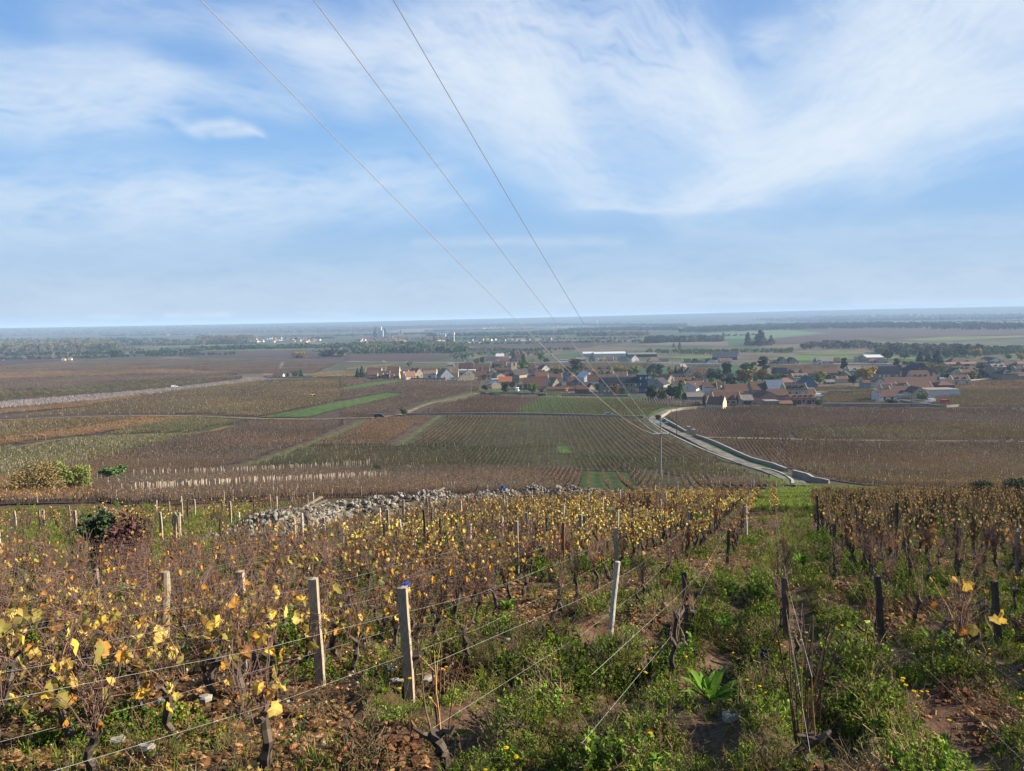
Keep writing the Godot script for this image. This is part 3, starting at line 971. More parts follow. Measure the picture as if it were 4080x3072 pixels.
# ---------- roadside things
func post(kind: String, x: float, z: float, h: float, label: String, group := "") -> void:
	var key := "post#%s#%d" % [kind, rng.randi() % 4]
	if not meshes.has(key):
		var g := Geo.new()
		var path := [Vector3(0, -0.3, 0)]
		var rad := []
		var r := {"round": 0.08, "white": 0.045, "pale": 0.072, "dark": 0.052, "grey": 0.055, "rust": 0.055}[kind] as float
		rad.append(r)
		for i in 4:
			path.append(Vector3(rnd(-0.012, 0.012), (i + 1) * 0.25 - (0.004 if i < 3 else 0.0), rnd(-0.012, 0.012)))
			rad.append(r * rnd(0.9, 1.06) * (1.0 if i < 3 else 0.9))
		g.tube(path, rad, 9 if kind == "round" or kind == "white" else 4, Color.WHITE)
		var top: Vector3 = path[4]
		var tr: float = rad[4] * 0.86
		for k in 6: g.tri(top + Vector3(0, 0.012, 0), top + Vector3(cos(k * TAU / 6), 0, sin(k * TAU / 6)) * tr, top + Vector3(cos((k + 1) * TAU / 6), 0, sin((k + 1) * TAU / 6)) * tr, Color.WHITE)
		meshes[key] = g.mesh()
	var o := single("wooden_post", meshes[key], M["p_" + kind], label, "post", on(x, z, 0.02), 0.0, group)
	var lean := Vector3(rnd(-0.045, 0.045), 1, rnd(-0.045, 0.045)).normalized()
	if label.contains("leaning"): lean = Vector3(-0.12, 1, 0.03).normalized() if label.contains("dark") else Vector3(0.1, 1, 0).normalized()
	var yaw := deg_to_rad(-19.4 + 45.0) + rnd(-0.15, 0.15)
	o.basis = Basis(Quaternion(Vector3.UP, lean)) * Basis(Vector3.UP, yaw).scaled(Vector3(1, h * 1.04, 1))

func pole(label: String, x: float, z: float, h: float) -> void:
	var r := thing("utility_pole", label, "pole", on(x, z, -0.3), rnd(-20, 20))
	var g := Geo.new()
	if label.contains("cross"):
		g.box(Vector3(0, h * 0.5, 0), Vector3(0.22, h, 0.2), Color.WHITE)
		part("shaft", g.mesh(), M.r_cream, r)
		part("cross_bar", boxmesh(Vector3(1.3, 0.22, 0.2)), M.r_cream, r, Vector3(0, h * 0.72, 0.01))
		return
	g.tube([Vector3(0, 0, 0), Vector3(0, h * 0.5, 0), Vector3(0, h + 0.3, 0)], [0.17, 0.14, 0.1], 8, Color.WHITE)
	part("shaft", g.mesh(), M.concrete if label.contains("grey") else M.polewood, r)
	if label.contains("lamp"):
		var a := Geo.new()
		a.tube([Vector3(0, h, 0), Vector3(-0.6, h + 0.5, 0), Vector3(-1.4, h + 0.6, 0)], [0.06, 0.05, 0.05], 6, Color.WHITE)
		part("lamp_arm", a.mesh(), M.concrete, r)
		part("lamp_head", boxmesh(Vector3(0.7, 0.14, 0.3)), M.lead, r, Vector3(-1.6, h + 0.58, 0))
	else:
		var a := Geo.new()
		a.box(Vector3(0, h - 0.2, 0.14), Vector3(1.5, 0.12, 0.1), Color.WHITE)
		part("cross_arm", a.mesh(), M.polewood, r)
		for s in [-0.6, 0.0, 0.6]:
			var i := Geo.new()
			i.tube([Vector3(s, h - 0.14, 0.14), Vector3(s, h + 0.08, 0.14)], [0.06, 0.05], 6, Color.WHITE)
			part("insulator", i.mesh(), M.glassy, r)

func cable(label: String, a: Vector3, b: Vector3, sag: float, rad: float) -> void:
	var g := Geo.new()
	var path := []
	var rr := []
	var n := 60
	for i in n + 1:
		var t := i / float(n)
		path.append(a.lerp(b, t) - Vector3(0, sag * 4.0 * t * (1.0 - t), 0))
		rr.append(rad)
	g.tube(path, rr, 5, Color.WHITE)
	single("power_cable", g.mesh(), M.cable, label, "cable")

func vehicle(label: String, kind: String, paint: String, x: float, z: float, yaw: float) -> void:
	# outline seen from the side: along, up
	var V := {"car": [[[-2.1, 0.35], [-2.1, 0.85], [-1.7, 0.95], [2.0, 0.85], [2.1, 0.35]], [[-1.75, 0.93], [-1.1, 1.45], [0.5, 1.47], [1.15, 0.92]], 1.72], "van": [[[-2.5, 0.35], [-2.5, 1.1], [2.1, 1.1], [2.55, 0.85], [2.55, 0.35]], [[-2.5, 1.08], [-2.42, 1.98], [0.9, 2.0], [1.35, 1.85], [2.05, 1.08]], 1.9], "bus": [[[-6, 0.4], [-6, 1.4], [6, 1.4], [6, 0.4]], [[-6, 1.38], [-5.9, 3.2], [5.8, 3.2], [6, 1.38]], 2.5], "camper": [[[-2.8, 0.4], [-2.8, 1.2], [2.6, 1.0], [2.8, 0.4]], [[-2.9, 1.15], [-2.9, 2.9], [1.9, 2.95], [2.3, 2.2], [1.7, 1.1]], 2.2], "tractor": [[[-1.4, 1.0], [-1.4, 2.0], [1.6, 1.8], [1.6, 1.0]], [[-0.9, 1.95], [-0.8, 3.1], [0.4, 3.1], [0.7, 1.9]], 1.5], "loader": [[[-2.4, 0.7], [-2.4, 1.7], [0.9, 1.5], [1.2, 0.7]], [[-0.9, 1.6], [-0.8, 3.0], [0.5, 3.0], [0.6, 1.5]], 1.9]}
	var s: Array = V[kind]
	var r := thing(label.get_slice(" ", label.get_slice_count(" ") - 1) if false else {"car": "parked_car", "van": "parked_van", "bus": "coach_bus", "camper": "camper_van", "tractor": "vineyard_tractor", "loader": "wheel_loader"}[kind], label, {"car": "car", "van": "van", "bus": "bus", "camper": "camper", "tractor": "tractor", "loader": "wheel loader"}[kind], on(x, z, 0.4), yaw)
	var w: float = s[2]
	var body := Geo.new()
	var cab := Geo.new()
	var glass := Geo.new()
	for lay in 2:
		var g := body if lay == 0 else cab
		var pts: Array = s[lay]
		var ww: float = w * (1.0 if lay == 0 else 0.88)
		var arr := []
		for p in pts: arr.append(Vector2(p[1], p[0]))
		# (up, along) swapped so that the ridge runs across
		for i in pts.size():
			var p: Array = pts[i]
			var q: Array = pts[(i + 1) % pts.size()]
			g.quad(Vector3(p[0], p[1], -ww / 2), Vector3(q[0], q[1], -ww / 2), Vector3(q[0], q[1], ww / 2), Vector3(p[0], p[1], ww / 2), Color.WHITE)
		for e in [-0.5, 0.5]:
			for i in range(1, pts.size() - 1):
				g.tri(Vector3(pts[0][0], pts[0][1], ww * e), Vector3(pts[i][0], pts[i][1], ww * e), Vector3(pts[i + 1][0], pts[i + 1][1], ww * e), Color.WHITE)
		if lay == 1:
			var lo: Array = pts[0]
			var hi: Array = pts[1]
			var last: Array = pts[pts.size() - 1]
			var lasth: Array = pts[pts.size() - 2]
			var x0: float = lerpf(lo[0], hi[0], 0.5) + 0.25
			var x1: float = lerpf(last[0], lasth[0], 0.5) - 0.2
			if kind == "van": x0 = 0.35
			var y0: float = lo[1] + (hi[1] - lo[1]) * (0.2 if kind != "bus" else 0.15)
			var y1: float = lo[1] + (hi[1] - lo[1]) * 0.82
			for e in [-1.0, 1.0]:
				glass.quad(Vector3(x0, y0, e * (ww / 2 + 0.01)), Vector3(x1 + 0.1, y0, e * (ww / 2 + 0.01)), Vector3(x1 - 0.1, y1, e * (ww / 2 + 0.01)), Vector3(x0 + 0.1, y1, e * (ww / 2 + 0.01)), Color.WHITE)
			var a := Vector3(last[0], last[1], 0).lerp(Vector3(lasth[0], lasth[1], 0), 0.1) + Vector3(0.02, 0.01, 0)
			var b := Vector3(last[0], last[1], 0).lerp(Vector3(lasth[0], lasth[1], 0), 0.9) + Vector3(0.02, 0.01, 0)
			var o := Vector3(0, 0, ww * 0.45)
			glass.quad(a - o, a + o, b + o, b - o, Color.WHITE)
	part("body", body.mesh(), M[paint], r)
	part("cabin", cab.mesh(), M[paint] if kind != "tractor" else M.c_black, r)
	part("window_glass", glass.mesh(), M.pane, r)
	var wr := 0.33 if kind in ["car", "van", "camper"] else 0.5 if kind == "bus" else 0.75
	var ax: float = s[0][s[0].size() - 1][0] * 0.64
	for e in [-1.0, 1.0]:
		for f in [-1.0, 1.0]:
			var g := Geo.new()
			g.tube([Vector3(0, 0, -0.12), Vector3(0, 0, 0.12)], [wr, wr], 12, Color.WHITE)
			g.tube([Vector3(0, 0, 0.12), Vector3(0, 0, -0.12)], [wr * 0.9, wr * 0.9], 12, Color.WHITE)
			part("wheel", g.mesh(), M.tyre, r, Vector3(e * ax, wr, f * (w / 2 - 0.08)))
	if kind == "loader":
		var g := Geo.new()
		g.tube([Vector3(0.8, 1.2, 0), Vector3(1.8, 2.4, 0), Vector3(2.4, 2.9, 0)], [0.2, 0.18, 0.15], 4, Color.WHITE)
		g.box(Vector3(2.7, 3.0, 0), Vector3(0.7, 0.8, 1.8), Color.WHITE)
		part("bucket_arm", g.mesh(), M[paint], r)

func person(label: String, x: float, z: float, top: Color) -> void:
	# one continuous body, standing in the vines
	var g := Geo.new()
	g.tube([Vector3(-0.1, 0.0, 0.05), Vector3(-0.1, 0.45, 0), Vector3(-0.05, 0.88, 0)], [0.06, 0.07, 0.1], 6, Color(0.03, 0.035, 0.05))
	g.tube([Vector3(0.12, 0.0, -0.06), Vector3(0.11, 0.45, 0), Vector3(0.05, 0.88, 0)], [0.06, 0.07, 0.1], 6, Color(0.03, 0.035, 0.05))
	g.tube([Vector3(0, 0.82, 0), Vector3(0, 1.1, 0), Vector3(0, 1.38, 0), Vector3(0, 1.46, 0), Vector3(0, 1.54, 0)], [0.16, 0.17, 0.2, 0.1, 0.055], 8, top)
	for s in [-1.0, 1.0]:
		g.tube([Vector3(0.19 * s, 1.4, 0), Vector3(0.27 * s, 1.14, 0.05), Vector3(0.22 * s, 0.92, 0.2)], [0.06, 0.05, 0.04], 6, top)
	g.tube([Vector3(0, 1.52, 0.01), Vector3(0, 1.6, 0.02), Vector3(0, 1.7, 0.01), Vector3(0, 1.77, 0)], [0.06, 0.095, 0.095, 0.04], 8, Color(0.3, 0.18, 0.13))
	g.tube([Vector3(0, 1.69, -0.02), Vector3(0, 1.75, -0.02), Vector3(0, 1.8, -0.01)], [0.105, 0.1, 0.04], 8, Color(0.02, 0.02, 0.02))
	single("person", g.mesh(), M.vc, label, "person", on(x, z, 0.1))

# ---------- low plants
func tuft_mesh(kind: String, variant: int) -> ArrayMesh:
	var key := "low#%s#%d" % [kind, variant]
	if meshes.has(key): return meshes[key]
	var g := Geo.new()
	match kind:
		"grass":
			for i in 26:
				var a := rnd(0, TAU)
				var b := Vector3(cos(a), 0, sin(a)) * rnd(0, 0.09)
				var l := rnd(0.07, 0.22)
				var o := Vector3(cos(a), 0, sin(a)) * l * rnd(0.15, 0.75)
				var w := Vector3(-sin(a), 0, cos(a)) * 0.005
				var mid := b + o * 0.35 + Vector3(0, l * 0.62, 0)
				var tip := b + o + Vector3(0, l * rnd(0.55, 1.0), 0)
				var col := Color(0.125, 0.17, 0.032) * rnd(0.45, 1.35)
				if rnd() < 0.3: col = Color(0.27, 0.22, 0.12) * rnd(0.7, 1.2)
				g.quad(b - w, b + w, mid + w * 0.8, mid - w * 0.8, col)
				g.tri(mid - w * 0.8, mid + w * 0.8, tip, col)
		"herb":
			for i in 6:
				var b := Vector3(rnd(-0.1, 0.1), 0, rnd(-0.1, 0.1))
				var tip := b + Vector3(rnd(-0.12, 0.12), rnd(0.08, 0.26), rnd(-0.12, 0.12))
				g.tube([b, tip], [0.004, 0.002], 3, Color(0.09, 0.13, 0.035))
				var base_col := Color(0.12, 0.18, 0.03) * rnd(0.6, 1.3)
				for k in 16:
					var t := 0.1 + 0.9 * k / 15.0
					var bb := Basis(Vector3(rnd(-1, 1), rnd(-0.4, 0.4), rnd(-1, 1)).normalized(), rnd(0.3, 1.2)) * Basis(Vector3.UP, rnd(0, TAU))
					leaf(g, b.lerp(tip, t), rnd(0.022, 0.042), bb * Basis(Vector3.RIGHT, 1.0), base_col * rnd(0.7, 1.3), true)
		"rosette":
			for i in 11:
				var a := rnd(0, TAU)
				var l := rnd(0.05, 0.12)
				var d := Vector3(cos(a), 0, sin(a))
				var w := Vector3(-sin(a), 0, cos(a)) * l * 0.17
				var col := Color(0.11, 0.155, 0.033) * rnd(0.5, 1.4)
				var m := d * l * 0.55 + Vector3(0, l * rnd(0.2, 0.5), 0)
				var t := d * l + Vector3(0, l * rnd(0.0, 0.5), 0)
				g.quad(Vector3.ZERO, m - w, t, m + w, col)
		"cover":
			for i in 48:
				var p := Vector3(rnd(-0.2, 0.2), rnd(0.0, 0.07), rnd(-0.2, 0.2))
				var b := Basis(Vector3(rnd(-1, 1), rnd(-1, 1), rnd(-1, 1)).normalized(), rnd(-0.7, 0.7)) * Basis(Vector3.UP, rnd(0, TAU)) * Basis(Vector3.RIGHT, PI / 2)
				leaf(g, p, rnd(0.016, 0.034), b, Color(0.12, 0.16, 0.035) * rnd(0.45, 1.4), true)
		"dry":
			for i in 9:
				var b := Vector3(rnd(-0.08, 0.08), 0, rnd(-0.08, 0.08))
				var tip := b + Vector3(rnd(-0.25, 0.25), rnd(0.12, 0.38), rnd(-0.25, 0.25))
				var col := Color(0.2, 0.155, 0.1) * rnd(0.4, 1.1)
				g.tube([b, b.lerp(tip, 0.5) + rc(0.03), tip], [0.0035, 0.003, 0.0015], 3, col)
				for k in 4:
					var q := b.lerp(tip, rnd(0.4, 1.0))
					g.tube([q, q + Vector3(rnd(-0.07, 0.07), rnd(0, 0.07), rnd(-0.07, 0.07))], [0.002, 0.003], 3, col * 1.15)
		"litter":
			for i in 5:
				var p := Vector3(rnd(-0.2, 0.2), rnd(0.0, 0.03), rnd(-0.2, 0.2))
				var b := Basis(Vector3(rnd(-1, 1), rnd(-1, 1), rnd(-1, 1)).normalized(), rnd(-0.6, 0.6)) * Basis(Vector3.UP, rnd(0, TAU)) * Basis(Vector3.RIGHT, PI / 2)
				var col := Color(0.19, 0.122, 0.07) * rnd(0.5, 1.4)
				if rnd() < 0.3: col = Color(0.38, 0.27, 0.14) * rnd(0.7, 1.1)
				leaf(g, p, rnd(0.05, 0.1), b, col)
		"clod":
			for i in 9:
				var p := Vector3(rnd(-0.2, 0.2), rnd(0, 0.03), rnd(-0.2, 0.2))
				var s := rnd(0.02, 0.07)
				g.box(p, Vector3(s, s * 0.7, s * 0.9), Color(0.12, 0.066, 0.04) * rnd(0.5, 1.3), Basis(Vector3(rnd(-1, 1), rnd(-1, 1), rnd(-1, 1)).normalized(), rnd(0, 3)))
		"pebble":
			for i in 5:
				var p := Vector3(rnd(-0.22, 0.22), 0.005, rnd(-0.22, 0.22))
				var s := rnd(0.015, 0.05)
				g.box(p, Vector3(s, s * 0.6, s * 0.8), Color(0.42, 0.37, 0.29) * rnd(0.6, 1.3), Basis(Vector3(rnd(-1, 1), rnd(-1, 1), rnd(-1, 1)).normalized(), rnd(0, 3)))
	meshes[key] = g.mesh()
	return meshes[key]

var ROWS := PackedFloat32Array([-42.76,-41.71,-40.66,-39.61,-38.56,-37.51,-36.46,-35.41,-34.36,-33.31,-32.26,-31.21,-30.16,-29.11,-28.06,-27.01,-25.96,-24.91,-23.86,-22.81,-21.76,-20.73,-19.69,-18.66,-17.63,-16.59,-15.56,-14.53,-13.49,-12.46,-11.61,-10.8,-9.99,-8.91,-7.84,-6.76,-5.94,-5.12,-3.82,-2.37,-1.16,0.28,1.5,2.3,3.11,4.09,5.53,6.58,7.63,8.68,9.73,10.78,11.83,12.88,13.93,14.98,16.03,17.08,18.13,19.18,20.23,21.28,22.33,23.38,24.43,25.48,26.53,27.58,28.63,29.68,30.73,31.78,32.83,33.88,34.93,35.98,37.03,38.08,39.13,40.18])
var N1L := P2([-71.2,-73,-34.4,-66.6,-12.9,-36.6,-4.6,-65.9,16.8,-97.7,29.5,-79.8,18.5,-49.7,8.9,-27.9,3.5,-14.9,0.6,-5.1,-5.5,-5.4])
var N1LL := P2([-117.1,-120.5,-49.2,-95.5,-22.4,-85.7,-18.8,-75.7,-13.4,-38.1,-14.6,-28.1,-32.1,-32.8])
var N1R := P2([33.7,-82.5,50.5,-49.8,13,-12.3,7.5,-13.2,7.7,-17.4,13.1,-31.5])
var YZ := P2([-5.8,-20.9,-6.9,-38.3,12.5,-72.5,27.7,-74.8,15,-40.5,5.5,-23.2,2.4,-16,-2.2,-15.9])
var YZ2 := P2([-40.7,-41.6,-71.2,-73,-27.3,-77.8,-15.3,-43.4,-18.1,-34.9])
var WEED := P2([-1.3,-5.2,-1.7,-8.1,-0.8,-11.1,2.4,-16,4.6,-19.5,13,-12.3,5.3,-4.8])
var PATH := P2([23.6,-61.4,41.6,-104.9,24.9,-60.9,10.5,-25.7,6,-16.2,5.2,-16.3,10.7,-29.6])
var GSTRIP := P2([-22.3,-22.6,-33.3,-34,-27.2,-54.7,-23.3,-74.5,-20.5,-78.5,-13.4,-38.1,-11.2,-27.6,-11.7,-22.4])
var HEAPEX := P2([-10.4,-27.5,-13.3,-36.6,-15.7,-60,-7.6,-108.9,17.4,-105.2,13.8,-80.1,-4,-56.6,-6.9,-41.7,-8.4,-32])
const ROW_AZ := 19.4

func bump(x: float, z: float) -> float:
	# clods and hollows of the near ground; the weedy part is dug over along the old rows
	var b := fn.get_noise_2d(x * 14.0, z * 14.0) * 0.05 + fn.get_noise_2d(x * 3.0, z * 3.0) * 0.1 + fn2.get_noise_2d(x * 40.0, z * 40.0) * 0.025
	if inside(Vector2(x, z), WEED):
		var c := x * cos(deg_to_rad(ROW_AZ)) + z * sin(deg_to_rad(ROW_AZ))
		b += 0.2 * fn2.get_noise_2d(x * 9.0, z * 9.0) + 0.07 * cos(c * TAU / 1.05)
	return b - 0.02

func near_ground() -> void:
	# the soil one stands in: clods, and a mix of earth, moss and grass
	var st := 0.22
	var g := Geo.new()
	var nx := 230
	var nz := 260
	var pts := PackedVector3Array()
	var cols := PackedColorArray()
	for j in nz + 1:
		for i in nx + 1:
			var f := j / float(nz)
			var z := -2.0 - 96.0 * f * (0.32 + 0.68 * f)
			var x := (i / float(nx) - 0.5) * 2.0 * (9.0 - z * 0.82)
			var q := Vector2(x, z)
			pts.push_back(on(x, z, bump(x, z)))
			var n := fn2.get_noise_2d(x * 2.2, z * 2.2)
			var c := Color(0.115, 0.074, 0.05).lerp(Color(0.2, 0.145, 0.095), clampf(0.4 + fn.get_noise_2d(x * 9.0, z * 9.0), 0, 1))
			var gr := clampf(n * 1.6 + 0.15, 0.0, 0.7)
			if inside(q, GSTRIP) or inside(q, PATH): gr = clampf(0.75 + n * 0.4, 0, 0.95)
			c = c.lerp(Color(0.075, 0.088, 0.035), gr)
			if fn.get_noise_2d(x * 4.0 + 50.0, z * 4.0) < -0.28: c = c.lerp(Color(0.13, 0.07, 0.045), 0.8)
			cols.push_back(c)
	for j in nz:
		for i in nx:
			var a := j * (nx + 1) + i
			for k in [a, a + 1, a + nx + 2, a, a + nx + 2, a + nx + 1]:
				g.v.push_back(pts[k])
				g.c.push_back(cols[k])
	single("ground", g.mesh(), M.soil, "brown clodded vineyard soil with patches of moss and grass", "", Vector3.ZERO, 0.0, "", "structure")

func terrain() -> void:
	var zs := PackedFloat32Array()
	var z := -60.0
	while z < 60.0:
		zs.push_back(z)
		z += 2.5
	while z < 30000.0:
		zs.push_back(z)
		z *= 1.03
	var g := Geo.new()
	var nx := 190
	var pts := PackedVector3Array()
	var cols := PackedColorArray()
	var cell := FastNoiseLite.new()
	cell.noise_type = FastNoiseLite.TYPE_CELLULAR
	cell.cellular_return_type = FastNoiseLite.RETURN_CELL_VALUE
	cell.frequency = 0.004
	cell.seed = 5
	var pal := [Color(0.11, 0.08, 0.065), Color(0.085, 0.065, 0.055), Color(0.09, 0.1, 0.05), Color(0.055, 0.1, 0.045), Color(0.16, 0.13, 0.09), Color(0.1, 0.085, 0.06), Color(0.07, 0.085, 0.04)]
	for zz in zs:
		for i in nx + 1:
			var x := (i / float(nx) - 0.5) * 2.0 * (60.0 + 1.15 * absf(zz))
			pts.push_back(on(x, -zz, -0.6 if zz < 100.0 else -0.05))
			var n := fn.get_noise_2d(x * 0.05, zz * 0.05)
			var c := Color(0.1, 0.072, 0.054)
			if zz > 470.0:
				var v := cell.get_noise_2d(x * 0.7 + fn.get_noise_2d(x * 0.02, zz * 0.02) * 40.0, zz * 0.45)
				c = pal[int((v * 0.5 + 0.5) * 6.99)]
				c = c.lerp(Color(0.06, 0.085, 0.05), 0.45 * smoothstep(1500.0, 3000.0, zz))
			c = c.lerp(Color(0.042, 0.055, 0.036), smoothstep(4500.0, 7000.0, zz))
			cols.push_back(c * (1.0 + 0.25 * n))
	for j in zs.size() - 1:
		for i in nx:
			var a := j * (nx + 1) + i
			for k in [a, a + 1, a + nx + 2, a, a + nx + 2, a + nx + 1]:
				g.v.push_back(pts[k])
				g.c.push_back(cols[k])
	single("terrain", g.mesh(), M.field, "hillside falling to a wide farmed plain", "", Vector3.ZERO, 0.0, "", "structure")

func zone_style(q: Vector2) -> String:
	var n := fn2.get_noise_2d(q.x * 1.3, q.y * 1.3)
	if inside(q, YZ): return "yellow" if n > -0.05 else "mixed"
	if inside(q, YZ2): return "yellow" if n > 0.05 else "mixed"
	if inside(q, N1LL): return "mixed" if n > 0.1 else "brown"
	if inside(q, N1R): return "orange2" if n > -0.15 else "brown"
	if q.x < 0.2 and q.y > -17.0 and q.y < -6.0: return "leafy" if n > -0.12 else "mixed"
	return "mixed" if n > -0.05 else "brown"

func grapevines() -> void:
	var a := deg_to_rad(ROW_AZ)
	var dir := Vector2(sin(a), -cos(a))
	var side := Vector2(cos(a), sin(a))
	var spots: Array = []
	var rest := {}
	var restt := {}
	for c in ROWS:
		var s := 2.0 + rnd()
		while s < 118.0:
			var q: Vector2 = dir * s + side * (c + rnd(-0.07, 0.07))
			s += rnd(0.72, 0.95) if q.x < -0.5 and q.y > -12.0 else rnd(0.85, 1.1)
			if q.y > -3.4 or absf(q.x) > -q.y * 0.8 + 3.5: continue
			if inside(q, HEAPEX) or inside(q, PATH): continue
			var inl := inside(q, N1L)
			var inr := inside(q, N1R)
			var inll := inside(q, N1LL)
			var weed := inside(q, WEED)
			if not (inl or inr or inll or weed): continue
			var chance := 0.95
			if weed: chance = 0.34
			if q.y > -5.0: chance = 0.22
			if q.y > -8.5 and q.x < -0.9 and q.y < -4.2: chance = 1.0
			if inside(q, GSTRIP): chance = 0.3
			if q.y > -7.9 and q.y < -4.0 and q.x > -1.9: chance = 0.12
			if rnd() > chance: continue
			var st := "stump" if weed and rnd() < 0.75 else zone_style(q)
			spots.append([-q.y, q, st])
	spots.sort_custom(func(m, n): return m[0] < n[0])
	# a few plants of each kind, built with their parts
	var stock := {}
	for st in ["leafy", "mixed", "brown", "yellow", "orange2", "stump"]:
		stock[st] = []
		for k in 4:
			var tr := Geo.new()
			var ca := Geo.new()
			var le := Geo.new()
			var heads := vine_trunk(tr, rnd(0.3, 0.46) * (1.2 if st == "stump" else 1.0))
			var lv := 28 if st == "leafy" else 22 if st == "yellow" else 11 if st == "orange2" else 6 if st == "mixed" else 2 if st == "brown" else 1
			var nc := 24 if st != "stump" else 3 + k % 2
			var sp := vine_canes(ca, heads, nc, Color(0.13, 0.083, 0.068), true)
			var pal := "yellow" if st in ["leafy", "yellow"] else "orange" if st in ["mixed", "orange2"] else "brown"
			for i in lv:
				var at: Vector3 = sp[rng.randi() % sp.size()]
				var b := rand_basis()
				var e := at + rc(0.05)
				ca.tube([at, e], [0.002, 0.0015], 3, Color(0.25, 0.15, 0.06))
				leaf(le, e, rnd(0.065, 0.115), b, leaf_col("green" if rnd() < (0.22 if st == "leafy" else 0.08) else pal))
			stock[st].append([tr.mesh(), ca.mesh(), le.mesh()])
	var count := 0
	var yaw0 := 90.0 - ROW_AZ
	var words := {"leafy": "leafy yellow vine", "mixed": "half-bare orange-leaved vine", "brown": "bare brown vine", "yellow": "golden-leaved vine", "orange2": "sparse amber vine", "stump": "short vine stump"}
	for t in spots:
		var q: Vector2 = t[1]
		var st: String = t[2]
		if count < 290:
			var set_: Array = stock[st][rng.randi() % 4]
			var label: String = words[st] + " " + beside(q)
			var r := thing("grapevine", label, "vine", on(q.x, q.y, 0.08), yaw0 + (180.0 if rng.randi() & 1 else 0.0) + rnd(-12, 12), label)
			r.scale = Vector3.ONE * rnd(0.85, 1.12)
			part("trunk", set_[0], M.vc, r)
			part("cane", set_[1], M.vc, r, Vector3.ZERO, "stuff")
			if count < 26 and st in ["leafy", "mixed", "yellow"]:
				# near enough to tell single leaves apart
				for i in 7:
					var lf := part("leaf", leaf_piece(rng.randi() % 8), M.leaf, r, Vector3(rnd(-0.45, 0.45), rnd(0.4, 1.1), rnd(-0.22, 0.22)))
					lf.basis = rand_basis() * Basis().scaled(Vector3.ONE * rnd(0.75, 1.2))
			part("foliage", set_[2], M.leaf, r, Vector3.ZERO, "stuff")
			count += 1
		else:
			var key := "%s#%d" % [st if st != "leafy" and st != "stump" else "yellow" if st == "leafy" else "brown", rng.randi() % 4]
			if not rest.has(key):
				rest[key] = []
				restt[key] = []
			var b := Basis(Vector3.UP, deg_to_rad(yaw0) + (PI if rng.randi() & 1 else 0.0) + rnd(-0.2, 0.2)).scaled(Vector3.ONE * rnd(0.85, 1.15))
			rest[key].append(Transform3D(b, on(q.x, q.y, 0.05)))
			var tn := rnd(0.8, 1.2)
			restt[key].append(Color(tn, tn, tn))
	var root := thing("grapevines", "rows of autumn grapevines receding down the slope around the stone heap", "vines", Vector3.ZERO, 0.0, "", "stuff")
	for key in rest:
		var style: String = key.get_slice("#", 0)
		scatter("grapevine", vine_whole("v#%s#%s" % [style, key.get_slice("#", 1)]), M.leaf, rest[key], restt[key], root)

const LANDMARKS := [[-15.43, -21.7, "white post at the left border"], [-7.67, -13.15, "weathered split post behind the bare canes"], [-6.16, -12.57, "thick round wooden post wrapped with wire"], [-3.74, -9.71, "plain pale square post"], [-2.39, -8.63, "pale post with the rusty patch"], [-1.22, -8.03, "post with blue twine"], [1.48, -11.33, "whitish leaning stake with peeling bark"], [2.54, -10.69, "dark stake with slack wire"], [4.2, -11.09, "short dark stake"], [5.04, -9.78, "dark stake leaning beside the dry canes"], [6.87, -10.16, "dark leaning stake nearest the right border"], [-5.34, -22.34, "split pale post"], [-4.04, -22.27, "two-toned post before the heap"], [-2.71, -22.07, "tall dark post"], [-1.55, -25.17, "thin white stake"], [0.05, -19.31, "pale post edging the yellow vines"], [1.58, -31.34, "thin grey stake"], [1.21, -18.36, "rusty brown post in the yellow vines"], [2.51, -17.81, "narrow pale corner post"], [6.75, -27.85, "pale end post"], [9.17, -28.61, "white stake beside the grassy path"], [6.11, -20.73, "dark stake before the yellow vines"], [8.43, -18.99, "stout dark post by the path"], [12.86, -27.12, "dark post behind the stout dark post"], [10.73, -20.27, "tall dark post with a white rag"], [10.2, -16.65, "dark post among weeds and vine stumps"], [11.83, -16.95, "grey post with pale rag"], [11.82, -28.12, "dark corner post"], [-25.18, -53.02, "whitish stake left of the stone heap"], [-23.58, -53.59, "whitish stake above the grass"], [-14.59, -31.14, "pale stake standing in the grass strip"], [-17.46, -52.08, "crooked pale stake behind the heap"], [-24.21, -60.41, "leaning pale stake in the grassy vines"], [-16.83, -61.04, "white stake right behind the heap"], [-16.51, -60.95, "dark stake right behind the heap"], [-21.54, -71.4, "short pale stake behind the heap"], [-28.05, -40.81, "pale post left of the plum-red bush"], [-27.86, -42.95, "second post left of the plum-red bush"], [-21.34, -35.29, "post beside the dark green shrub"], [-10.07, -29.2, "grey post before the heap"], [-8.12, -28.26, "pale post before the heap"]]
func beside(q: Vector2) -> String:
	var best := 1e9
	var out := ""
	for p in LANDMARKS:
		var d := q - Vector2(p[0], p[1])
		if d.length() < best:
			best = d.length()
			var how := "uphill of" if d.y > absf(d.x) else "downhill of" if -d.y > absf(d.x) else "to the left of" if d.x < 0.0 else "to the right of"
			out = ("just " if best < 1.2 else "") + how + " the " + String(p[2])
	return out

func leaf_piece(i: int) -> ArrayMesh:
	var key := "leafpiece%d" % i
	if not meshes.has(key):
		var g := Geo.new()
		leaf(g, Vector3.ZERO, 0.13, Basis(), (LEAF.yellow[i % 4] if i < 6 else LEAF.green[1]) * rnd(0.85, 1.1))
		meshes[key] = g.mesh()
	return meshes[key]

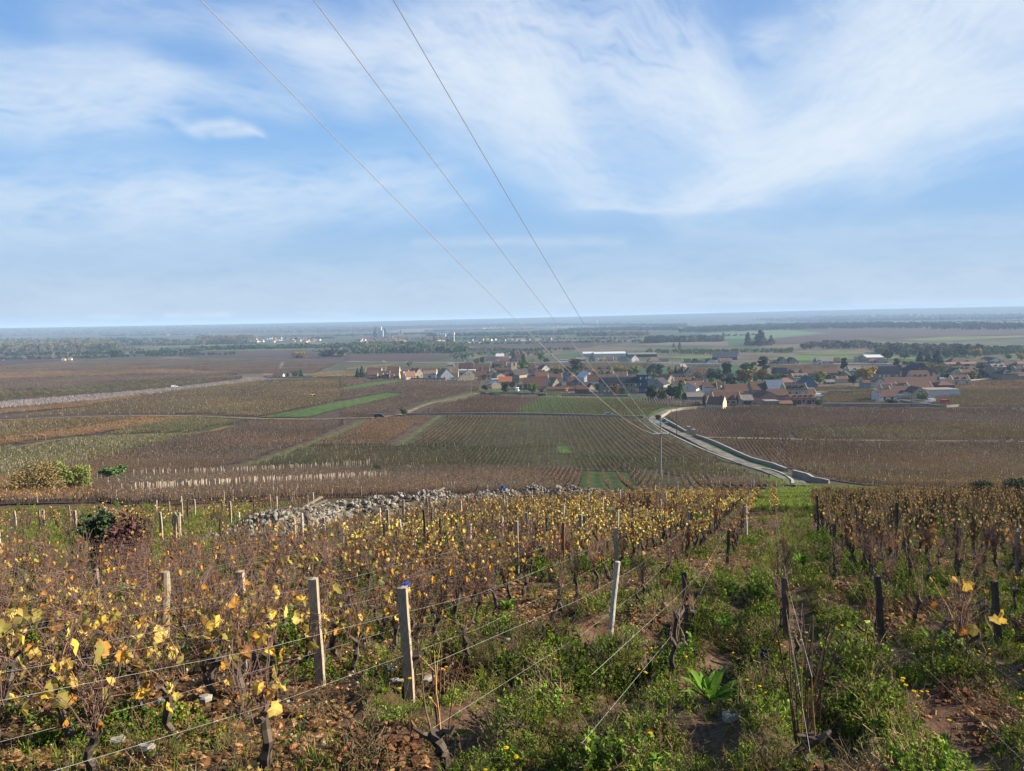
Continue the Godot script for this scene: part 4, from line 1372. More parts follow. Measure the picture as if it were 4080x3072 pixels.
func weeds() -> void:
	var kinds := ["grass", "herb", "rosette", "cover", "dry", "litter", "pebble", "clod"]
	var put := {}
	var tnt := {}
	var n := 74000
	for i in n:
		var f := rnd()
		var z := -3.2 - 66.0 * f * f * (0.4 + 0.6 * f)
		var x := rnd(-1, 1) * (4.0 - z * 0.8)
		var q := Vector2(x, z)
		var weed := inside(q, WEED)
		var path := inside(q, PATH)
		var strip := inside(q, GSTRIP)
		if inside(q, HEAPEX) and rnd() < 0.85: continue
		var m := fn2.get_noise_2d(x * 2.2, z * 2.2)
		var m2 := fn.get_noise_2d(x * 4.0 + 50.0, z * 4.0)
		var k := ""
		var roll := rnd()
		if path or strip:
			k = "grass" if roll < 0.75 else "dry" if roll < 0.85 and path else "cover"
		elif weed:
			if m2 < -0.3 and roll < 0.8: k = "litter" if roll < 0.1 else "clod" if roll < 0.45 else ""
			else: k = "herb" if roll < 0.26 else "grass" if roll < 0.58 else "rosette" if roll < 0.66 else "cover" if roll < 0.86 else "dry" if roll < 0.97 else "litter"
		else:
			var gr := (0.24 if z > -12.0 and x < 0.5 else 0.42) + m * 0.9
			if inside(q, N1R): gr += 0.35
			if roll < gr * 0.6: k = "herb" if m2 > 0.1 else "cover" if rnd() < 0.5 else "grass"
			elif roll < 0.92: k = "litter"
			elif roll < 0.97: k = "pebble"
			else: k = "dry"
			if z < -32.0 and rnd() < 0.4: continue
		if k == "": continue
		var key := "%s#%d" % [k, rng.randi() % 4]
		if not put.has(key):
			put[key] = []
			tnt[key] = []
		var s := rnd(0.65, 1.25) * (1.0 if z > -14.0 else 1.0 + (-z - 14.0) * 0.018)
		if k == "herb" and m2 > 0.25: s *= 1.3
		if z > -7.0: s *= 0.75
		if z > -16.0:
			for p in LANDMARKS:
				if absf(p[0] - x) < 0.5 and z - p[1] < 1.2 and z - p[1] > -0.4: s *= 0.55
		if weed:
			var row := cos((x * cos(deg_to_rad(ROW_AZ)) + z * sin(deg_to_rad(ROW_AZ))) * TAU / 1.05)
			var lush := fn2.get_noise_2d(x * 7.0 + 30.0, z * 7.0)
			s *= clampf(0.85 + 0.35 * row + 1.3 * lush, 0.35, 1.5)
			if row < -0.3 and lush < 0.05 and rnd() < 0.55: continue
		put[key].append(Transform3D(Basis(Vector3(rnd(-0.15, 0.15), 1, rnd(-0.15, 0.15)).normalized(), rnd(0, TAU)).scaled(Vector3.ONE * s), on(x, z, bump(x, z) - 0.01)))
		var t := rnd(0.7, 1.25)
		var y := rnd(0.9, 1.25)
		if weed: t *= clampf(1.0 + 1.2 * fn.get_noise_2d(x * 8.0, z * 8.0 + 20.0), 0.55, 1.5)
		tnt[key].append(Color(t * y, t, t * 0.9) if not (path or strip) else Color(t * y, t * 1.05, t * 0.8))
	var titles := {"grass": ["grass", "tufts of green grass between the vines"], "herb": ["weeds", "leafy green weeds standing between the vines"], "rosette": ["weeds", "flat weed rosettes on the brown soil"], "cover": ["weeds", "low green ground cover on the soil"], "dry": ["weeds", "dry tan weed stalks with seed heads"], "litter": ["leaves", "fallen brown and yellow vine leaves on the soil"], "pebble": ["gravel", "small pale limestone chips on the soil"], "clod": ["dirt", "red-brown clods of dug-over soil among the weeds"]}
	for k in kinds:
		var root := thing(titles[k][0], titles[k][1], titles[k][0], Vector3.ZERO, 0.0, "", "stuff")
		for v in 4:
			var key := "%s#%d" % [k, v]
			if put.has(key): scatter(titles[k][0].trim_suffix("s"), tuft_mesh(k, v), M.vc if k == "pebble" or k == "clod" else M.blade, put[key], tnt[key], root)
	# verge grass along the lane and the track ends, coarser because it is farther away
	var far: Array = []
	var fart: Array = []
	for p in [[34.1, -87.7, 4, 500], [40.1, -100.7, 4, 500], [43.3, -104.6, 5, 400], [26.9, -69.9, 3, 500], [21.5, -56.8, 2.5, 400], [18.7, -49.7, 2.5, 400], [49.5, -144, 6, 500], [46.9, -129.3, 5, 400], [49.4, -112.5, 5, 300], [50.8, -107.7, 5, 300]]:
		for i in int(p[3]):
			var q := Vector2(p[0], p[1]) + Vector2(rnd(-1, 1), rnd(-1, 1)) * float(p[2])
			far.append(Transform3D(Basis(Vector3.UP, rnd(0, TAU)).scaled(Vector3.ONE * rnd(1.5, 2.6)), on(q.x, q.y, 0.1)))
			var t := rnd(0.8, 1.3)
			fart.append(Color(t * 1.1, t * 1.25, t * 0.8))
	var vg := thing("grass", "rough grass on the verges of the lane", "grass", Vector3.ZERO, 0.0, "", "stuff")
	scatter("grass", tuft_mesh("grass", 1), M.blade, far, fart, vg)

func flowers() -> void:
	var key_m: Array = []
	for v in 3:
		var st := Geo.new()
		var hd := Geo.new()
		var n := 1 + v
		for k in n:
			var tip := Vector3(rnd(-0.1, 0.1), rnd(0.25, 0.42), rnd(-0.1, 0.1))
			st.tube([Vector3(rnd(-0.03, 0.03), -0.05, 0), tip * 0.6 + rc(0.02), tip], [0.004, 0.0035, 0.003], 3, Color(0.1, 0.14, 0.04))
			for q in 12:
				var an := q * TAU / 12.0
				var d := Vector3(cos(an), 0.25, sin(an))
				var w := Vector3(-sin(an), 0, cos(an)) * 0.008
				hd.quad(tip, tip + d * 0.014 - w * 0.7, tip + d * 0.024, tip + d * 0.014 + w * 0.7, Color(0.8, 0.58, 0.01))
			hd.box(tip + Vector3(0, 0.006, 0), Vector3(0.014, 0.01, 0.014), Color(0.7, 0.42, 0.01))
		for k in 5:
			var an := rnd(0, TAU)
			st.quad(Vector3.ZERO, Vector3(cos(an) * 0.07 - 0.015, 0.05, sin(an) * 0.07), Vector3(cos(an), 0.2, sin(an)) * 0.15, Vector3(cos(an) * 0.07 + 0.015, 0.05, sin(an) * 0.07), Color(0.07, 0.13, 0.03))
		key_m.append([st.mesh(), hd.mesh()])
	var made := 0
	while made < 95:
		var z := rnd(-15.0, -4.6)
		var x := rnd(-0.32, 0.82) * (1.5 - z)
		var q := Vector2(x, z)
		if fn.get_noise_2d(x * 4.0 + 9.0, z * 4.0) < -0.02 and rnd() < 0.7: continue
		var v: Array = key_m[rng.randi() % 3]
		var r := thing("yellow_flower", "yellow weed flower " + beside(q), "flower", on(x, z, bump(x, z)), rnd(0, 360), "yellow flowers " + beside(q))
		r.scale = Vector3.ONE * rnd(0.6, 1.0)
		part("stem", v[0], M.blade, r)
		part("flower_head", v[1], M.leaf, r)
		made += 1

func dock(label: String, x: float, z: float, s: float) -> void:
	var r := thing("dock_plant", label, "weed", on(x, z, 0.08), rnd(0, 360))
	for i in 13:
		var g := Geo.new()
		var a := i * 2.4
		var l := rnd(0.28, 0.46) * s
		var lean := rnd(0.15, 0.9)
		var d := Vector3(cos(a) * sin(lean), cos(lean), sin(a) * sin(lean))
		var w := Vector3(-sin(a), 0, cos(a))
		var pl := Vector3.ZERO
		var pr := Vector3.ZERO
		var pc := Vector3.ZERO
		for k in 7:
			var t := k / 6.0
			var c := d * l * t + Vector3(cos(a), 0, sin(a)) * t * t * 0.12 * s - Vector3(0, t * t * t * 0.1 * s, 0)
			var hw := sin(minf(t * 1.15 + 0.06, 1.0) * PI) * 0.045 * s + 0.002
			var up := Vector3(0, 0.35 * hw, 0) + Vector3(0, sin(k * 2.3) * 0.006, 0)
			if k:
				var col := Color(0.1, 0.19, 0.025) * rnd(0.8, 1.2)
				g.quad(pc, pl, c - w * hw + up, c, col)
				g.quad(pc, c, c + w * hw + up, pr, col * 0.9)
			pl = c - w * hw + up
			pr = c + w * hw + up
			pc = c
		part("leaf", g.mesh(), M.leaf, r)

func wires() -> void:
	var a := deg_to_rad(ROW_AZ)
	var dir := Vector2(sin(a), -cos(a))
	var side := Vector2(cos(a), sin(a))
	var k := 0
	for c in ROWS:
		if c < -18.0 or c > 9.0: continue
		k += 1
		var high := [0.42, 0.92] if k % 3 else [0.5, 0.98]
		for hi in high.size():
			var h: float = high[hi]
			var g := Geo.new()
			var path := []
			var rr := []
			var s := 0.2
			var jig := rnd(-0.06, 0.06)
			while s < 46.0:
				var q: Vector2 = dir * s + side * (c + jig)
				if q.y < -1.0 and absf(q.x) < -q.y * 0.8 + 3.5 and not inside(q, HEAPEX) and not inside(q, PATH):
					path.append(on(q.x, q.y, h + rnd(-0.02, 0.02) - 0.025 * sin(s * 1.4)))
					rr.append(0.001)
				s += 4.6
			if path.size() < 4: continue
			g.tube(path, rr, 3, Color.WHITE)
			var near := Vector2.ZERO
			for p in LANDMARKS:
				var lp := Vector2(p[0], p[1])
				if near == Vector2.ZERO or absf(lp.dot(side) - c) < absf(near.dot(side) - c): near = lp
			var off := near.dot(side) - c
			var mark := ""
			for p in LANDMARKS:
				if Vector2(p[0], p[1]) == near: mark = p[2]
			var label: String = ["low", "upper", "second upper"][hi] + " trellis wire " + ("along the row of the " if absf(off) < 0.4 else "one row left of the " if off > 0.0 and off < 1.6 else "one row right of the " if off < 0.0 and off > -1.6 else "far left of the " if off > 0.0 else "far right of the ") + mark
			single("trellis_wire", g.mesh(), M.wire, label, "wire", Vector3.ZERO, 0.0, label)

func rock_mesh(v: int) -> ArrayMesh:
	var key := "rock%d" % v
	if meshes.has(key): return meshes[key]
	var g := Geo.new()
	var n := FastNoiseLite.new()
	n.seed = v * 7 + 1
	n.frequency = 0.9
	var sph := SphereMesh.new()
	sph.radius = 0.5
	sph.height = 1.0
	sph.radial_segments = 7
	sph.rings = 4
	var arr := sph.get_mesh_arrays()
	var vs: PackedVector3Array = arr[Mesh.ARRAY_VERTEX]
	var ix: PackedInt32Array = arr[Mesh.ARRAY_INDEX]
	var sq := Vector3(rnd(0.8, 1.3), rnd(0.55, 0.9), rnd(0.7, 1.1))
	for i in ix:
		var p := vs[i]
		var k := 1.0 + 0.8 * n.get_noise_3dv(p * 2.4)
		# flatten two sides so that it reads as broken limestone
		p = p * k
		p.x = clampf(p.x, -0.36, 0.4)
		p.y = clampf(p.y, -0.4, 0.34)
		g.v.push_back(p * sq)
		g.c.push_back(Color(0.32, 0.3, 0.27) * (1.0 + 0.6 * n.get_noise_3dv(p * 6.0)))
	meshes[key] = g.mesh()
	return meshes[key]

func stone_heap() -> void:
	var line := P2([-12.3,-33.9,-12.9,-42.9,-13,-49.6,-10.2,-51.6,-7.2,-54,-5.6,-58.7,-3,-67.5,0.4,-69.9,4,-70,8.2,-71.2,12.5,-75.6])
	var c := Curve2D.new()
	for p in line: c.add_point(p)
	var len := c.get_baked_length()
	var r := thing("stone_heap", "long heap of grey and white limestone rubble cleared from the vineyard", "stone heap", Vector3.ZERO)
	# the core: an uneven bank of earth and small rubble
	var g := Geo.new()
	var prev: Array[Vector3] = []
	for i in 41:
		var t := i / 40.0
		var p := c.sample_baked(t * len)
		var q := c.sample_baked(minf(t * len + 1.0, len)) - c.sample_baked(maxf(t * len - 1.0, 0.0))
		var n := Vector2(-q.y, q.x).normalized()
		var h := heap_high(t)
		var ring: Array[Vector3] = []
		for k in 7:
			var u := (k - 3) / 3.0
			ring.append(on(p.x + n.x * u * 2.3, p.y + n.y * u * 2.3, h * (1.0 - u * u) * 0.85 - 0.1 + rnd(-0.1, 0.1)))
		if i:
			for k in 6: g.quad(prev[k], prev[k + 1], ring[k + 1], ring[k], Color(0.14, 0.12, 0.09) * rnd(0.7, 1.2))
		prev = ring
	part("rubble_bank", g.mesh(), M.stone, r)
	var small := {}
	var smallt := {}
	for i in 4400:
		var t := rnd()
		var p := c.sample_baked(t * len)
		var q := c.sample_baked(minf(t * len + 1.0, len)) - c.sample_baked(maxf(t * len - 1.0, 0.0))
		var n := Vector2(-q.y, q.x).normalized()
		var u := rnd(-1.05, 1.05)
		var h := heap_high(t)
		var bare := fn2.get_noise_2d(t * 260.0, u * 20.0) > 0.4
		if bare: continue
		var s := rnd(0.12, 0.4) if i >= 285 else rnd(0.26, 0.6) * rnd(0.75, 1.0)
		if i == 3: s = 0.8
		var at := on(p.x + n.x * u * 2.2, p.y + n.y * u * 2.2, h * (1.0 - u * u) * 0.9 + rnd(-0.1, 0.12))
		var b := Basis(Vector3(rnd(-1, 1), rnd(-1, 1), rnd(-1, 1)).normalized(), rnd(0, TAU)).scaled(Vector3.ONE * s)
		var v := rng.randi() % 6
		if i < 285:
			var o := part("stone", rock_mesh(v), M["stone%d" % (rng.randi() % 3)], r, at)
			o.basis = b
		else:
			if not small.has(v):
				small[v] = []
				smallt[v] = []
			small[v].append(Transform3D(b, at))
			var k := rnd(0.35, 1.3)
			smallt[v].append(Color(k, k * rnd(0.95, 1.0), k * rnd(0.88, 1.0)))
	for v in small: scatter("small_stone", rock_mesh(v), M.stone, small[v], smallt[v], r)
	# dry brush on the heap's back
	var br: Array = []
	for i in 900:
		var t := rnd(0.05, 0.62) if i % 3 else rnd(0.85, 1.0)
		var p := c.sample_baked(t * len)
		br.append(Transform3D(Basis(Vector3.UP, rnd(0, TAU)).scaled(Vector3.ONE * rnd(0.6, 1.2)), on(p.x + rnd(-1.8, 1.2), p.y + rnd(-1.8, 0.6), heap_high(t) * 0.75)))
	var bo := thing("undergrowth", "grey dry brush growing over the stone heap", "brush", Vector3.ZERO, 0.0, "", "stuff")
	scatter("dry_stalk", tuft_mesh("dry", 1), M.brush, br, null, bo)
	# old boards and rags thrown on it
	var k := 0
	for q in [[0.22, 0.3, 1.9, 25.0, "pale old plank lying on top of the stone heap"], [0.27, -0.5, 1.7, 50.0, "weathered board slanting across the stone heap"], [0.12, -0.6, 2.4, -15.0, "thin brown board at the low end of the stone heap"], [0.47, 0.2, 1.6, 40.0, "grey plank lodged between the heap stones"]]:
		var p := c.sample_baked(float(q[0]) * len)
		var o := single("old_plank", boxmesh(Vector3(q[2], 0.05, 0.2)), M.p_pale, q[4], "plank", on(p.x + float(q[1]), p.y + 0.4, heap_high(q[0]) * 0.95 + 0.15))
		o.basis = Basis.from_euler(Vector3(0.15, deg_to_rad(q[3]), 0.3))
	for q in [[0.56, "blue plastic rag on the stone heap near its middle"], [0.72, "blue plastic scrap by the highest stones"]]:
		var p := c.sample_baked(float(q[0]) * len)
		var rg := Geo.new()
		for i in 9: rg.quad(rc(0.22), rc(0.22), rc(0.22), rc(0.22), Color.WHITE)
		single("plastic_rag", rg.mesh(), M.twine, q[1], "rag", on(p.x - 0.3, p.y + 0.3, heap_high(q[0]) + 0.1))

func heap_high(t: float) -> float:
	return (1.0 + 0.55 * sin(t * 17.0) * 0.6 + 0.5 * exp(-pow((t - 0.72) / 0.07, 2.0)) + 0.3 * exp(-pow((t - 0.3) / 0.1, 2.0))) * smoothstep(0.0, 0.06, t) * (1.0 - 0.6 * smoothstep(0.9, 1.0, t)) * 0.74 * (0.85 + 0.5 * smoothstep(0.1, 0.45, t)) * (1.0 + 0.5 * fn.get_noise_2d(t * 420.0, 3.0))

func village_far(zone: Array, n: int, label: String, group: String) -> void:
	# tiny houses of a far village: body and roof each
	var poly := P2(zone)
	var lo := poly[0]
	var hi := poly[0]
	for p in poly:
		lo = lo.min(p)
		hi = hi.max(p)
	var made := 0
	var tries := 0
	while made < n and tries < 4000:
		tries += 1
		var q := Vector2(rnd(lo.x, hi.x), rnd(lo.y, hi.y))
		if not inside(q, poly): continue
		var v := rng.randi() % 4
		var w: float = [11.0, 9.0, 14.0, 8.0][v] * 1.15
		var key := "farhouse%d" % v
		if not meshes.has(key):
			var g := Geo.new()
			var al := v != 1
			wedge(g, al, [Vector2(-4, -1), Vector2(-4, 4.2), Vector2(0, 7.6), Vector2(4, 4.2), Vector2(4, -1)], w, Vector3.ZERO)
			meshes[key] = g.mesh()
			var t := Geo.new()
			for s in [-1.0, 1.0]: wedge(t, al, [Vector2(s * 4.5, 3.85), Vector2(s * 4.5, 4.15), Vector2(0, 8.0), Vector2(0, 7.7)], w + 0.4, Vector3.ZERO)
			meshes[key + "roof"] = t.mesh()
		var r := thing("distant_house", label, "house", on(q.x, q.y), rnd(-35, 35), group)
		part("wall", meshes[key], [M.w_white, M.w_gold, M.w_cream, M.w_white][rng.randi() % 4], r)
		part("roof", meshes[key + "roof"], [M.r_brown, M.r_rust, M.r_tan, M.r_slate, M.r_red][rng.randi() % 5], r)
		made += 1

func far_tree_mesh(v: int) -> ArrayMesh:
	var key := "fartree%d" % v
	if meshes.has(key): return meshes[key]
	var g := Geo.new()
	for i in 150:
		var u := rc(1.0)
		while u.length_squared() > 1.0 or u.length_squared() < 0.3: u = rc(1.0)
		var p := Vector3(0, 0.58, 0) + u * Vector3(0.5, 0.44, 0.5) * (0.75 + 0.25 * sin(u.x * 5.0 + v) * cos(u.z * 4.0))
		var b := Basis(Vector3(rnd(-1, 1), rnd(-1, 1), rnd(-1, 1)).normalized(), rnd(0, TAU))
		g.quad(p + b * Vector3(-0.1, 0, 0), p + b * Vector3(0, -0.09, 0.03), p + b * Vector3(0.1, 0.02, 0), p + b * Vector3(0, 0.1, 0.02), Color(1, 1, 1) * rnd(0.55, 1.3))
	g.tube([Vector3(0, 0, 0), Vector3(0, 0.5, 0)], [0.05, 0.03], 4, Color(0.7, 0.6, 0.5))
	meshes[key] = g.mesh()
	return meshes[key]

func wood(called: String, label: String, zone: Array, n: int, h: float, tones: Array) -> void:
	var poly := P2(zone)
	var lo := poly[0]
	var hi := poly[0]
	for p in poly:
		lo = lo.min(p)
		hi = hi.max(p)
	var put := [[], [], []]
	var tnt := [[], [], []]
	var made := 0
	var tries := 0
	while made < n and tries < n * 20:
		tries += 1
		var q := Vector2(rnd(lo.x, hi.x), rnd(lo.y, hi.y))
		if not inside(q, poly): continue
		var s := h * rnd(0.65, 1.25) * (1.0 + 0.25 * fn.get_noise_2d(q.x * 0.15, q.y * 0.15))
		var v := rng.randi() % 3
		put[v].append(Transform3D(Basis(Vector3.UP, rnd(0, TAU)).scaled(Vector3(s * rnd(0.7, 1.05), s, s * rnd(0.7, 1.05))), on(q.x, q.y, -0.05 * s)))
		var t: Color = TREE_TONE[tones[rng.randi() % tones.size()]]
		tnt[v].append(t * rnd(0.7, 1.3))
		made += 1
	var r := thing(called, label, "trees", Vector3.ZERO, 0.0, "", "stuff")
	for v in 3: scatter("tree", far_tree_mesh(v), M.fartree, put[v], tnt[v], r)

func far_lines() -> void:
	# hedges and rows of trees that stripe the plain
	var put := [[], [], []]
	var tnt := [[], [], []]
	var tones := ["dark", "dark", "grey", "olive", "dark", "brown"]
	for i in 60:
		var z := -lerpf(1500.0, 7800.0, pow(rnd(), 1.3))
		var x := rnd(-0.78, 0.78) * -z
		var a := rnd(-0.35, 0.35)
		var len := rnd(150.0, 900.0)
		var h := rnd(6.0, 13.0)
		if x / -z > 0.25 and z > -3900.0: continue
		var n := int(len / 4.5)
		var tone: Color = TREE_TONE[tones[i % 6]]
		for k in n:
			var u := (k / float(n) - 0.5) * len
			if fn.get_noise_2d(k * 1.2, i * 50.0) < -0.34: continue
			var s := h * rnd(0.6, 1.3)
			var v := rng.randi() % 3
			put[v].append(Transform3D(Basis(Vector3.UP, rnd(0, TAU)).scaled(Vector3(s * 1.1, s, s * 1.1)), on(x + cos(a) * u + rnd(-4, 4), z + sin(a) * u + rnd(-6, 6), -0.05 * s)))
			tnt[v].append(tone * rnd(0.7, 1.3))
	var r := thing("treeline", "hedges and tree rows striping the far plain", "trees", Vector3.ZERO, 0.0, "", "stuff")
	for v in 3: scatter("tree", far_tree_mesh(v), M.fartree, put[v], tnt[v], r)

func church(x: float, z: float) -> void:
	var r := thing("church_tower", "stone church tower with slate spire and belfry openings", "church tower", on(x, z, -0.3), 12.0)
	var w := 6.2
	var h := 14.5
	part("wall", boxmesh(Vector3(w, h, w)), M.w_cream, r, Vector3(0, h / 2, 0))
	part("cornice", boxmesh(Vector3(w + 0.7, 0.5, w + 0.7)), M.r_cream, r, Vector3(0, h + 0.2, 0))
	part("string_course", boxmesh(Vector3(w + 0.25, 0.3, w + 0.25)), M.r_cream, r, Vector3(0, h * 0.62, 0))
	var g := Geo.new()
	var b := w * 0.5 + 0.5
	var e := [Vector3(-b, h + 0.4, b), Vector3(b, h + 0.4, b), Vector3(b, h + 0.4, -b), Vector3(-b, h + 0.4, -b)]
	var m := 2.0
	var f := [Vector3(-m, h + 3.6, m), Vector3(m, h + 3.6, m), Vector3(m, h + 3.6, -m), Vector3(-m, h + 3.6, -m)]
	var tip := Vector3(0, h + 14.5, 0)
	for i in 4:
		g.quad(e[i], e[(i + 1) % 4], f[(i + 1) % 4], f[i], Color.WHITE)
		g.tri(f[i], f[(i + 1) % 4], tip, Color.WHITE)
	var sp := part("spire", g.mesh(), M.r_slate, r)
	var cr := Geo.new()
	cr.box(Vector3(0, h + 15.3, 0), Vector3(0.12, 1.8, 0.12), Color.WHITE)
	cr.box(Vector3(0, h + 15.5, 0), Vector3(0.9, 0.12, 0.1), Color.WHITE)
	part("cross", cr.mesh(), M.c_black, sp)
	for s in [[0.0, 1.0], [1.0, 0.0]]:
		var at := Vector3(s[0] * (w / 2 + 0.03), h * 0.8, s[1] * (w / 2 + 0.03))
		part("belfry_opening", boxmesh(Vector3(1.5 if s[1] > 0 else 0.1, 3.0, 0.1 if s[1] > 0 else 1.5)), M.pane, r, at)
		part("louvre", boxmesh(Vector3(1.2 if s[1] > 0 else 0.12, 0.25, 0.12 if s[1] > 0 else 1.2)), M.r_grey, r, at)

func simple_tower(called: String, label: String, cat: String, x: float, z: float, pieces: Array) -> void:
	var r := thing(called, label, cat, on(x, z))
	for p in pieces:
		var g := Geo.new()
		g.tube([Vector3(p[1], p[2], 0), Vector3(p[1], p[3], 0)], [p[4], p[5]], 12, Color.WHITE)
		part(p[0], g.mesh(), M[p[6]], r)

func _ready() -> void:
	rng.seed = 20241103
	fn.seed = 4
	fn.frequency = 0.05
	fn.fractal_octaves = 3
	fn2.seed = 9
	fn2.frequency = 0.06
	fn2.fractal_octaves = 3
	# camera: standing at the top of the slope
	var cam := Camera3D.new()
	cam.name = "camera"
	cam.fov = 55.05
	cam.near = 0.05
	cam.far = 60000.0
	add_child(cam)
	cam.basis = Basis(Vector3.RIGHT, deg_to_rad(CAM_PITCH)) * Basis(Vector3.BACK, deg_to_rad(CAM_ROLL))
	# sky, air and sun
	var env := Environment.new()
	var sky := Sky.new()
	var sm := PanoramaSkyMaterial.new()
	sm.panorama = make_sky()
	sm.energy_multiplier = 0.365
	sky.sky_material = sm
	env.background_mode = Environment.BG_SKY
	env.sky = sky
	env.tonemap_mode = Environment.TONE_MAPPER_LINEAR
	env.tonemap_exposure = 2.75
	env.fog_enabled = true
	env.fog_density = 0.0001
	env.fog_light_color = lin(Color(0.5, 0.71, 1.0))
	env.volumetric_fog_enabled = true
	env.volumetric_fog_density = 0.0
	env.sdfgi_enabled = true
	env.ssao_enabled = true
	env.ssil_enabled = true
	var we := WorldEnvironment.new()
	we.name = "world_environment"
	we.environment = env
	add_child(we)
	var sun := DirectionalLight3D.new()
	sun.name = "sun"
	sun.light_energy = 1.6
	sun.light_color = Color(1.0, 0.95, 0.86)
	sun.light_angular_distance = 0.5
	sun.shadow_enabled = true
	add_child(sun)
	var az := deg_to_rad(SUN_AZ)
	var el := deg_to_rad(SUN_EL)
	var to := Vector3(sin(az) * cos(el), sin(el), -cos(az) * cos(el))
	sun.basis = Basis.looking_at(-to, Vector3.UP)
	materials()
	for k in 3:
		var st := vmat("stone%d" % k, 0.92)
		st.albedo_color = lin([Color(1.0, 1.0, 0.97), Color(0.5, 0.5, 0.52), Color(0.85, 0.76, 0.64)][k])
		st.albedo_texture = M.stone.albedo_texture
		st.uv1_triplanar = true
		st.uv1_scale = Vector3.ONE * 1.7
	var brush := vmat("brush", 0.9)
	brush.albedo_color = lin(Color(0.75, 0.7, 0.72))
	vmat("fartree", 0.85, 0.25)
	# the setting
	terrain()
	near_ground()
	fields()
	lanes()
	vineyards()
	# far woods and villages
	far_things()
	far_lines()
	# the village
	buildings()
	trees()
	small_things()
	# the foreground
	stone_heap()
	grapevines()
	weeds()
	flowers()
	wires()
	near_things()

func gate_pillar(label: String, x: float, z: float, h: float) -> void:
	var r := thing("gate_pillar", label, "pillar", on(x, z, -0.2))
	h += 0.4
	part("base", boxmesh(Vector3(1.25, 0.6, 1.25)), M.wallstone, r, Vector3(0, 0.3, 0))
	part("shaft", boxmesh(Vector3(0.9, h, 0.9)), M.wallstone, r, Vector3(0, h * 0.5, 0))
	part("cap", boxmesh(Vector3(1.2, 0.25, 1.2)), M.r_cream, r, Vector3(0, h + 0.1, 0))

func hut(label: String, x: float, z: float) -> void:
	var r := thing("wooden_hut", label, "hut", on(x, z), 12.0)
	var g := Geo.new()
	wedge(g, false, [Vector2(-3, -0.5), Vector2(-3, 4), Vector2(0, 6), Vector2(3, 4), Vector2(3, -0.5)], 7.0, Vector3.ZERO)
	part("wall", g.mesh(), M.w_gold, r)
	var t := Geo.new()
	for s in [-1.0, 1.0]: wedge(t, false, [Vector2(s * 3.4, 3.76), Vector2(s * 3.4, 3.95), Vector2(0, 6.25), Vector2(0, 6.05)], 7.6, Vector3.ZERO)
	part("roof", t.mesh(), M.r_tan, r)
	part("door", boxmesh(Vector3(1.6, 2.4, 0.1)), M.p_pale, r, Vector3(0, 1.2, 3.55))

func smoke(x: float, z: float) -> void:
	var m := FogMaterial.new()
	m.density = 0.04
	m.albedo = Color(0.85, 0.88, 0.95)
	var r := thing("chimney_smoke", "thin blue smoke rising from the chimney of the lone house", "smoke", on(x, z, 0), 0.0, "", "stuff")
	var k := 0
	for p in [[0.0, 8.0, 2.5, 3.0], [1.2, 10.5, 4.0, 4.0], [3.0, 13.0, 4.5, 4.0]]:
		var f := FogVolume.new()
		f.name = "smoke_puff"
		f.shape = RenderingServer.FOG_VOLUME_SHAPE_ELLIPSOID
		f.size = Vector3(p[2], p[3] * 1.2, p[2])
		f.position = Vector3(p[0], p[1], 0)
		f.material = m
		r.add_child(f, true)

func main_pole(x: float, z: float, h: float) -> void:
	var at := on(x, z, -0.3)
	var r := thing("utility_pole", "tall pole in the vines carrying the three overhead cables", "pole", at, 9.0)
	var g := Geo.new()
	g.tube([Vector3(0, 0, 0), Vector3(0.05, h * 0.5, 0), Vector3(0, h + 0.3, 0)], [0.2, 0.16, 0.12], 8, Color.WHITE)
	part("shaft", g.mesh(), M.concrete, r)
	part("cross_arm", boxmesh(Vector3(4.2, 0.16, 0.16)), M.lead, r, Vector3(0, h - 3.0, 0.2))
	part("upper_arm", boxmesh(Vector3(3.0, 0.16, 0.16)), M.glassy, r, Vector3(0, h - 0.6, 0.2))
	for s in [-1.9, 0.0, 1.9]:
		var i := Geo.new()
		i.tube([Vector3(s, h - 2.95, 0.35), Vector3(s, h - 2.95, 1.0)], [0.1, 0.1], 8, Color.WHITE)
		part("insulator", i.mesh(), M.glassy, r)
	for s in [-1.4, 0.0, 1.4]:
		var i := Geo.new()
		i.tube([Vector3(s, h - 0.6, 0.2), Vector3(s, h - 0.1, 0.2)], [0.12, 0.08], 8, Color.WHITE)
		part("insulator", i.mesh(), M.glassy, r)
	var k := 0
	for q in [[-9.98, 10.59777166, -0.27125815, 0.00029767], [-8.08, 11.24165498, -0.28275139, 0.00033791], [-6.18, 10.97365479, -0.29401032, 0.00041614]]:
		var g2 := Geo.new()
		var path := []
		var rr := []
		for i in 90:
			var d := lerpf(-30.0, 167.9, i / 89.0)
			path.append(Vector3(q[0] + 0.25 * d, q[1] + q[2] * d + q[3] * d * d, -d))
			rr.append(0.009 + 0.00010 * maxf(d, 0.0))
		g2.tube(path, rr, 5, Color.WHITE)
		single("power_cable", g2.mesh(), M.cable, ["lowest of the three overhead cables at the pole, leftmost in the sky", "middle one of the three overhead cables", "rightmost of the three overhead cables in the sky"][k], "cable")
		k += 1

func rock(label: String, x: float, z: float, s: float) -> void:
	var o := single("limestone_rock", rock_mesh(rng.randi() % 6), M.stone0, label, "stone", on(x, z, 0.1 + s * 0.18))
	o.basis = Basis(Vector3.UP, rnd(0, TAU)).scaled(Vector3(1.15, 0.8, 0.95) * s * 1.25)

func twine(x: float, z: float) -> void:
	var r := thing("twine_bundle", "tangled blue twine on top of the thick square post", "twine", on(x, z, 1.2))
	var g := Geo.new()
	for i in 26:
		var a := rc(0.03) + Vector3(0, 0.075, 0)
		g.tube([a, a + rc(0.035), a + rc(0.035)], [0.003, 0.003, 0.003], 3, Color.WHITE)
	part("loop", g.mesh(), M.twine, r)

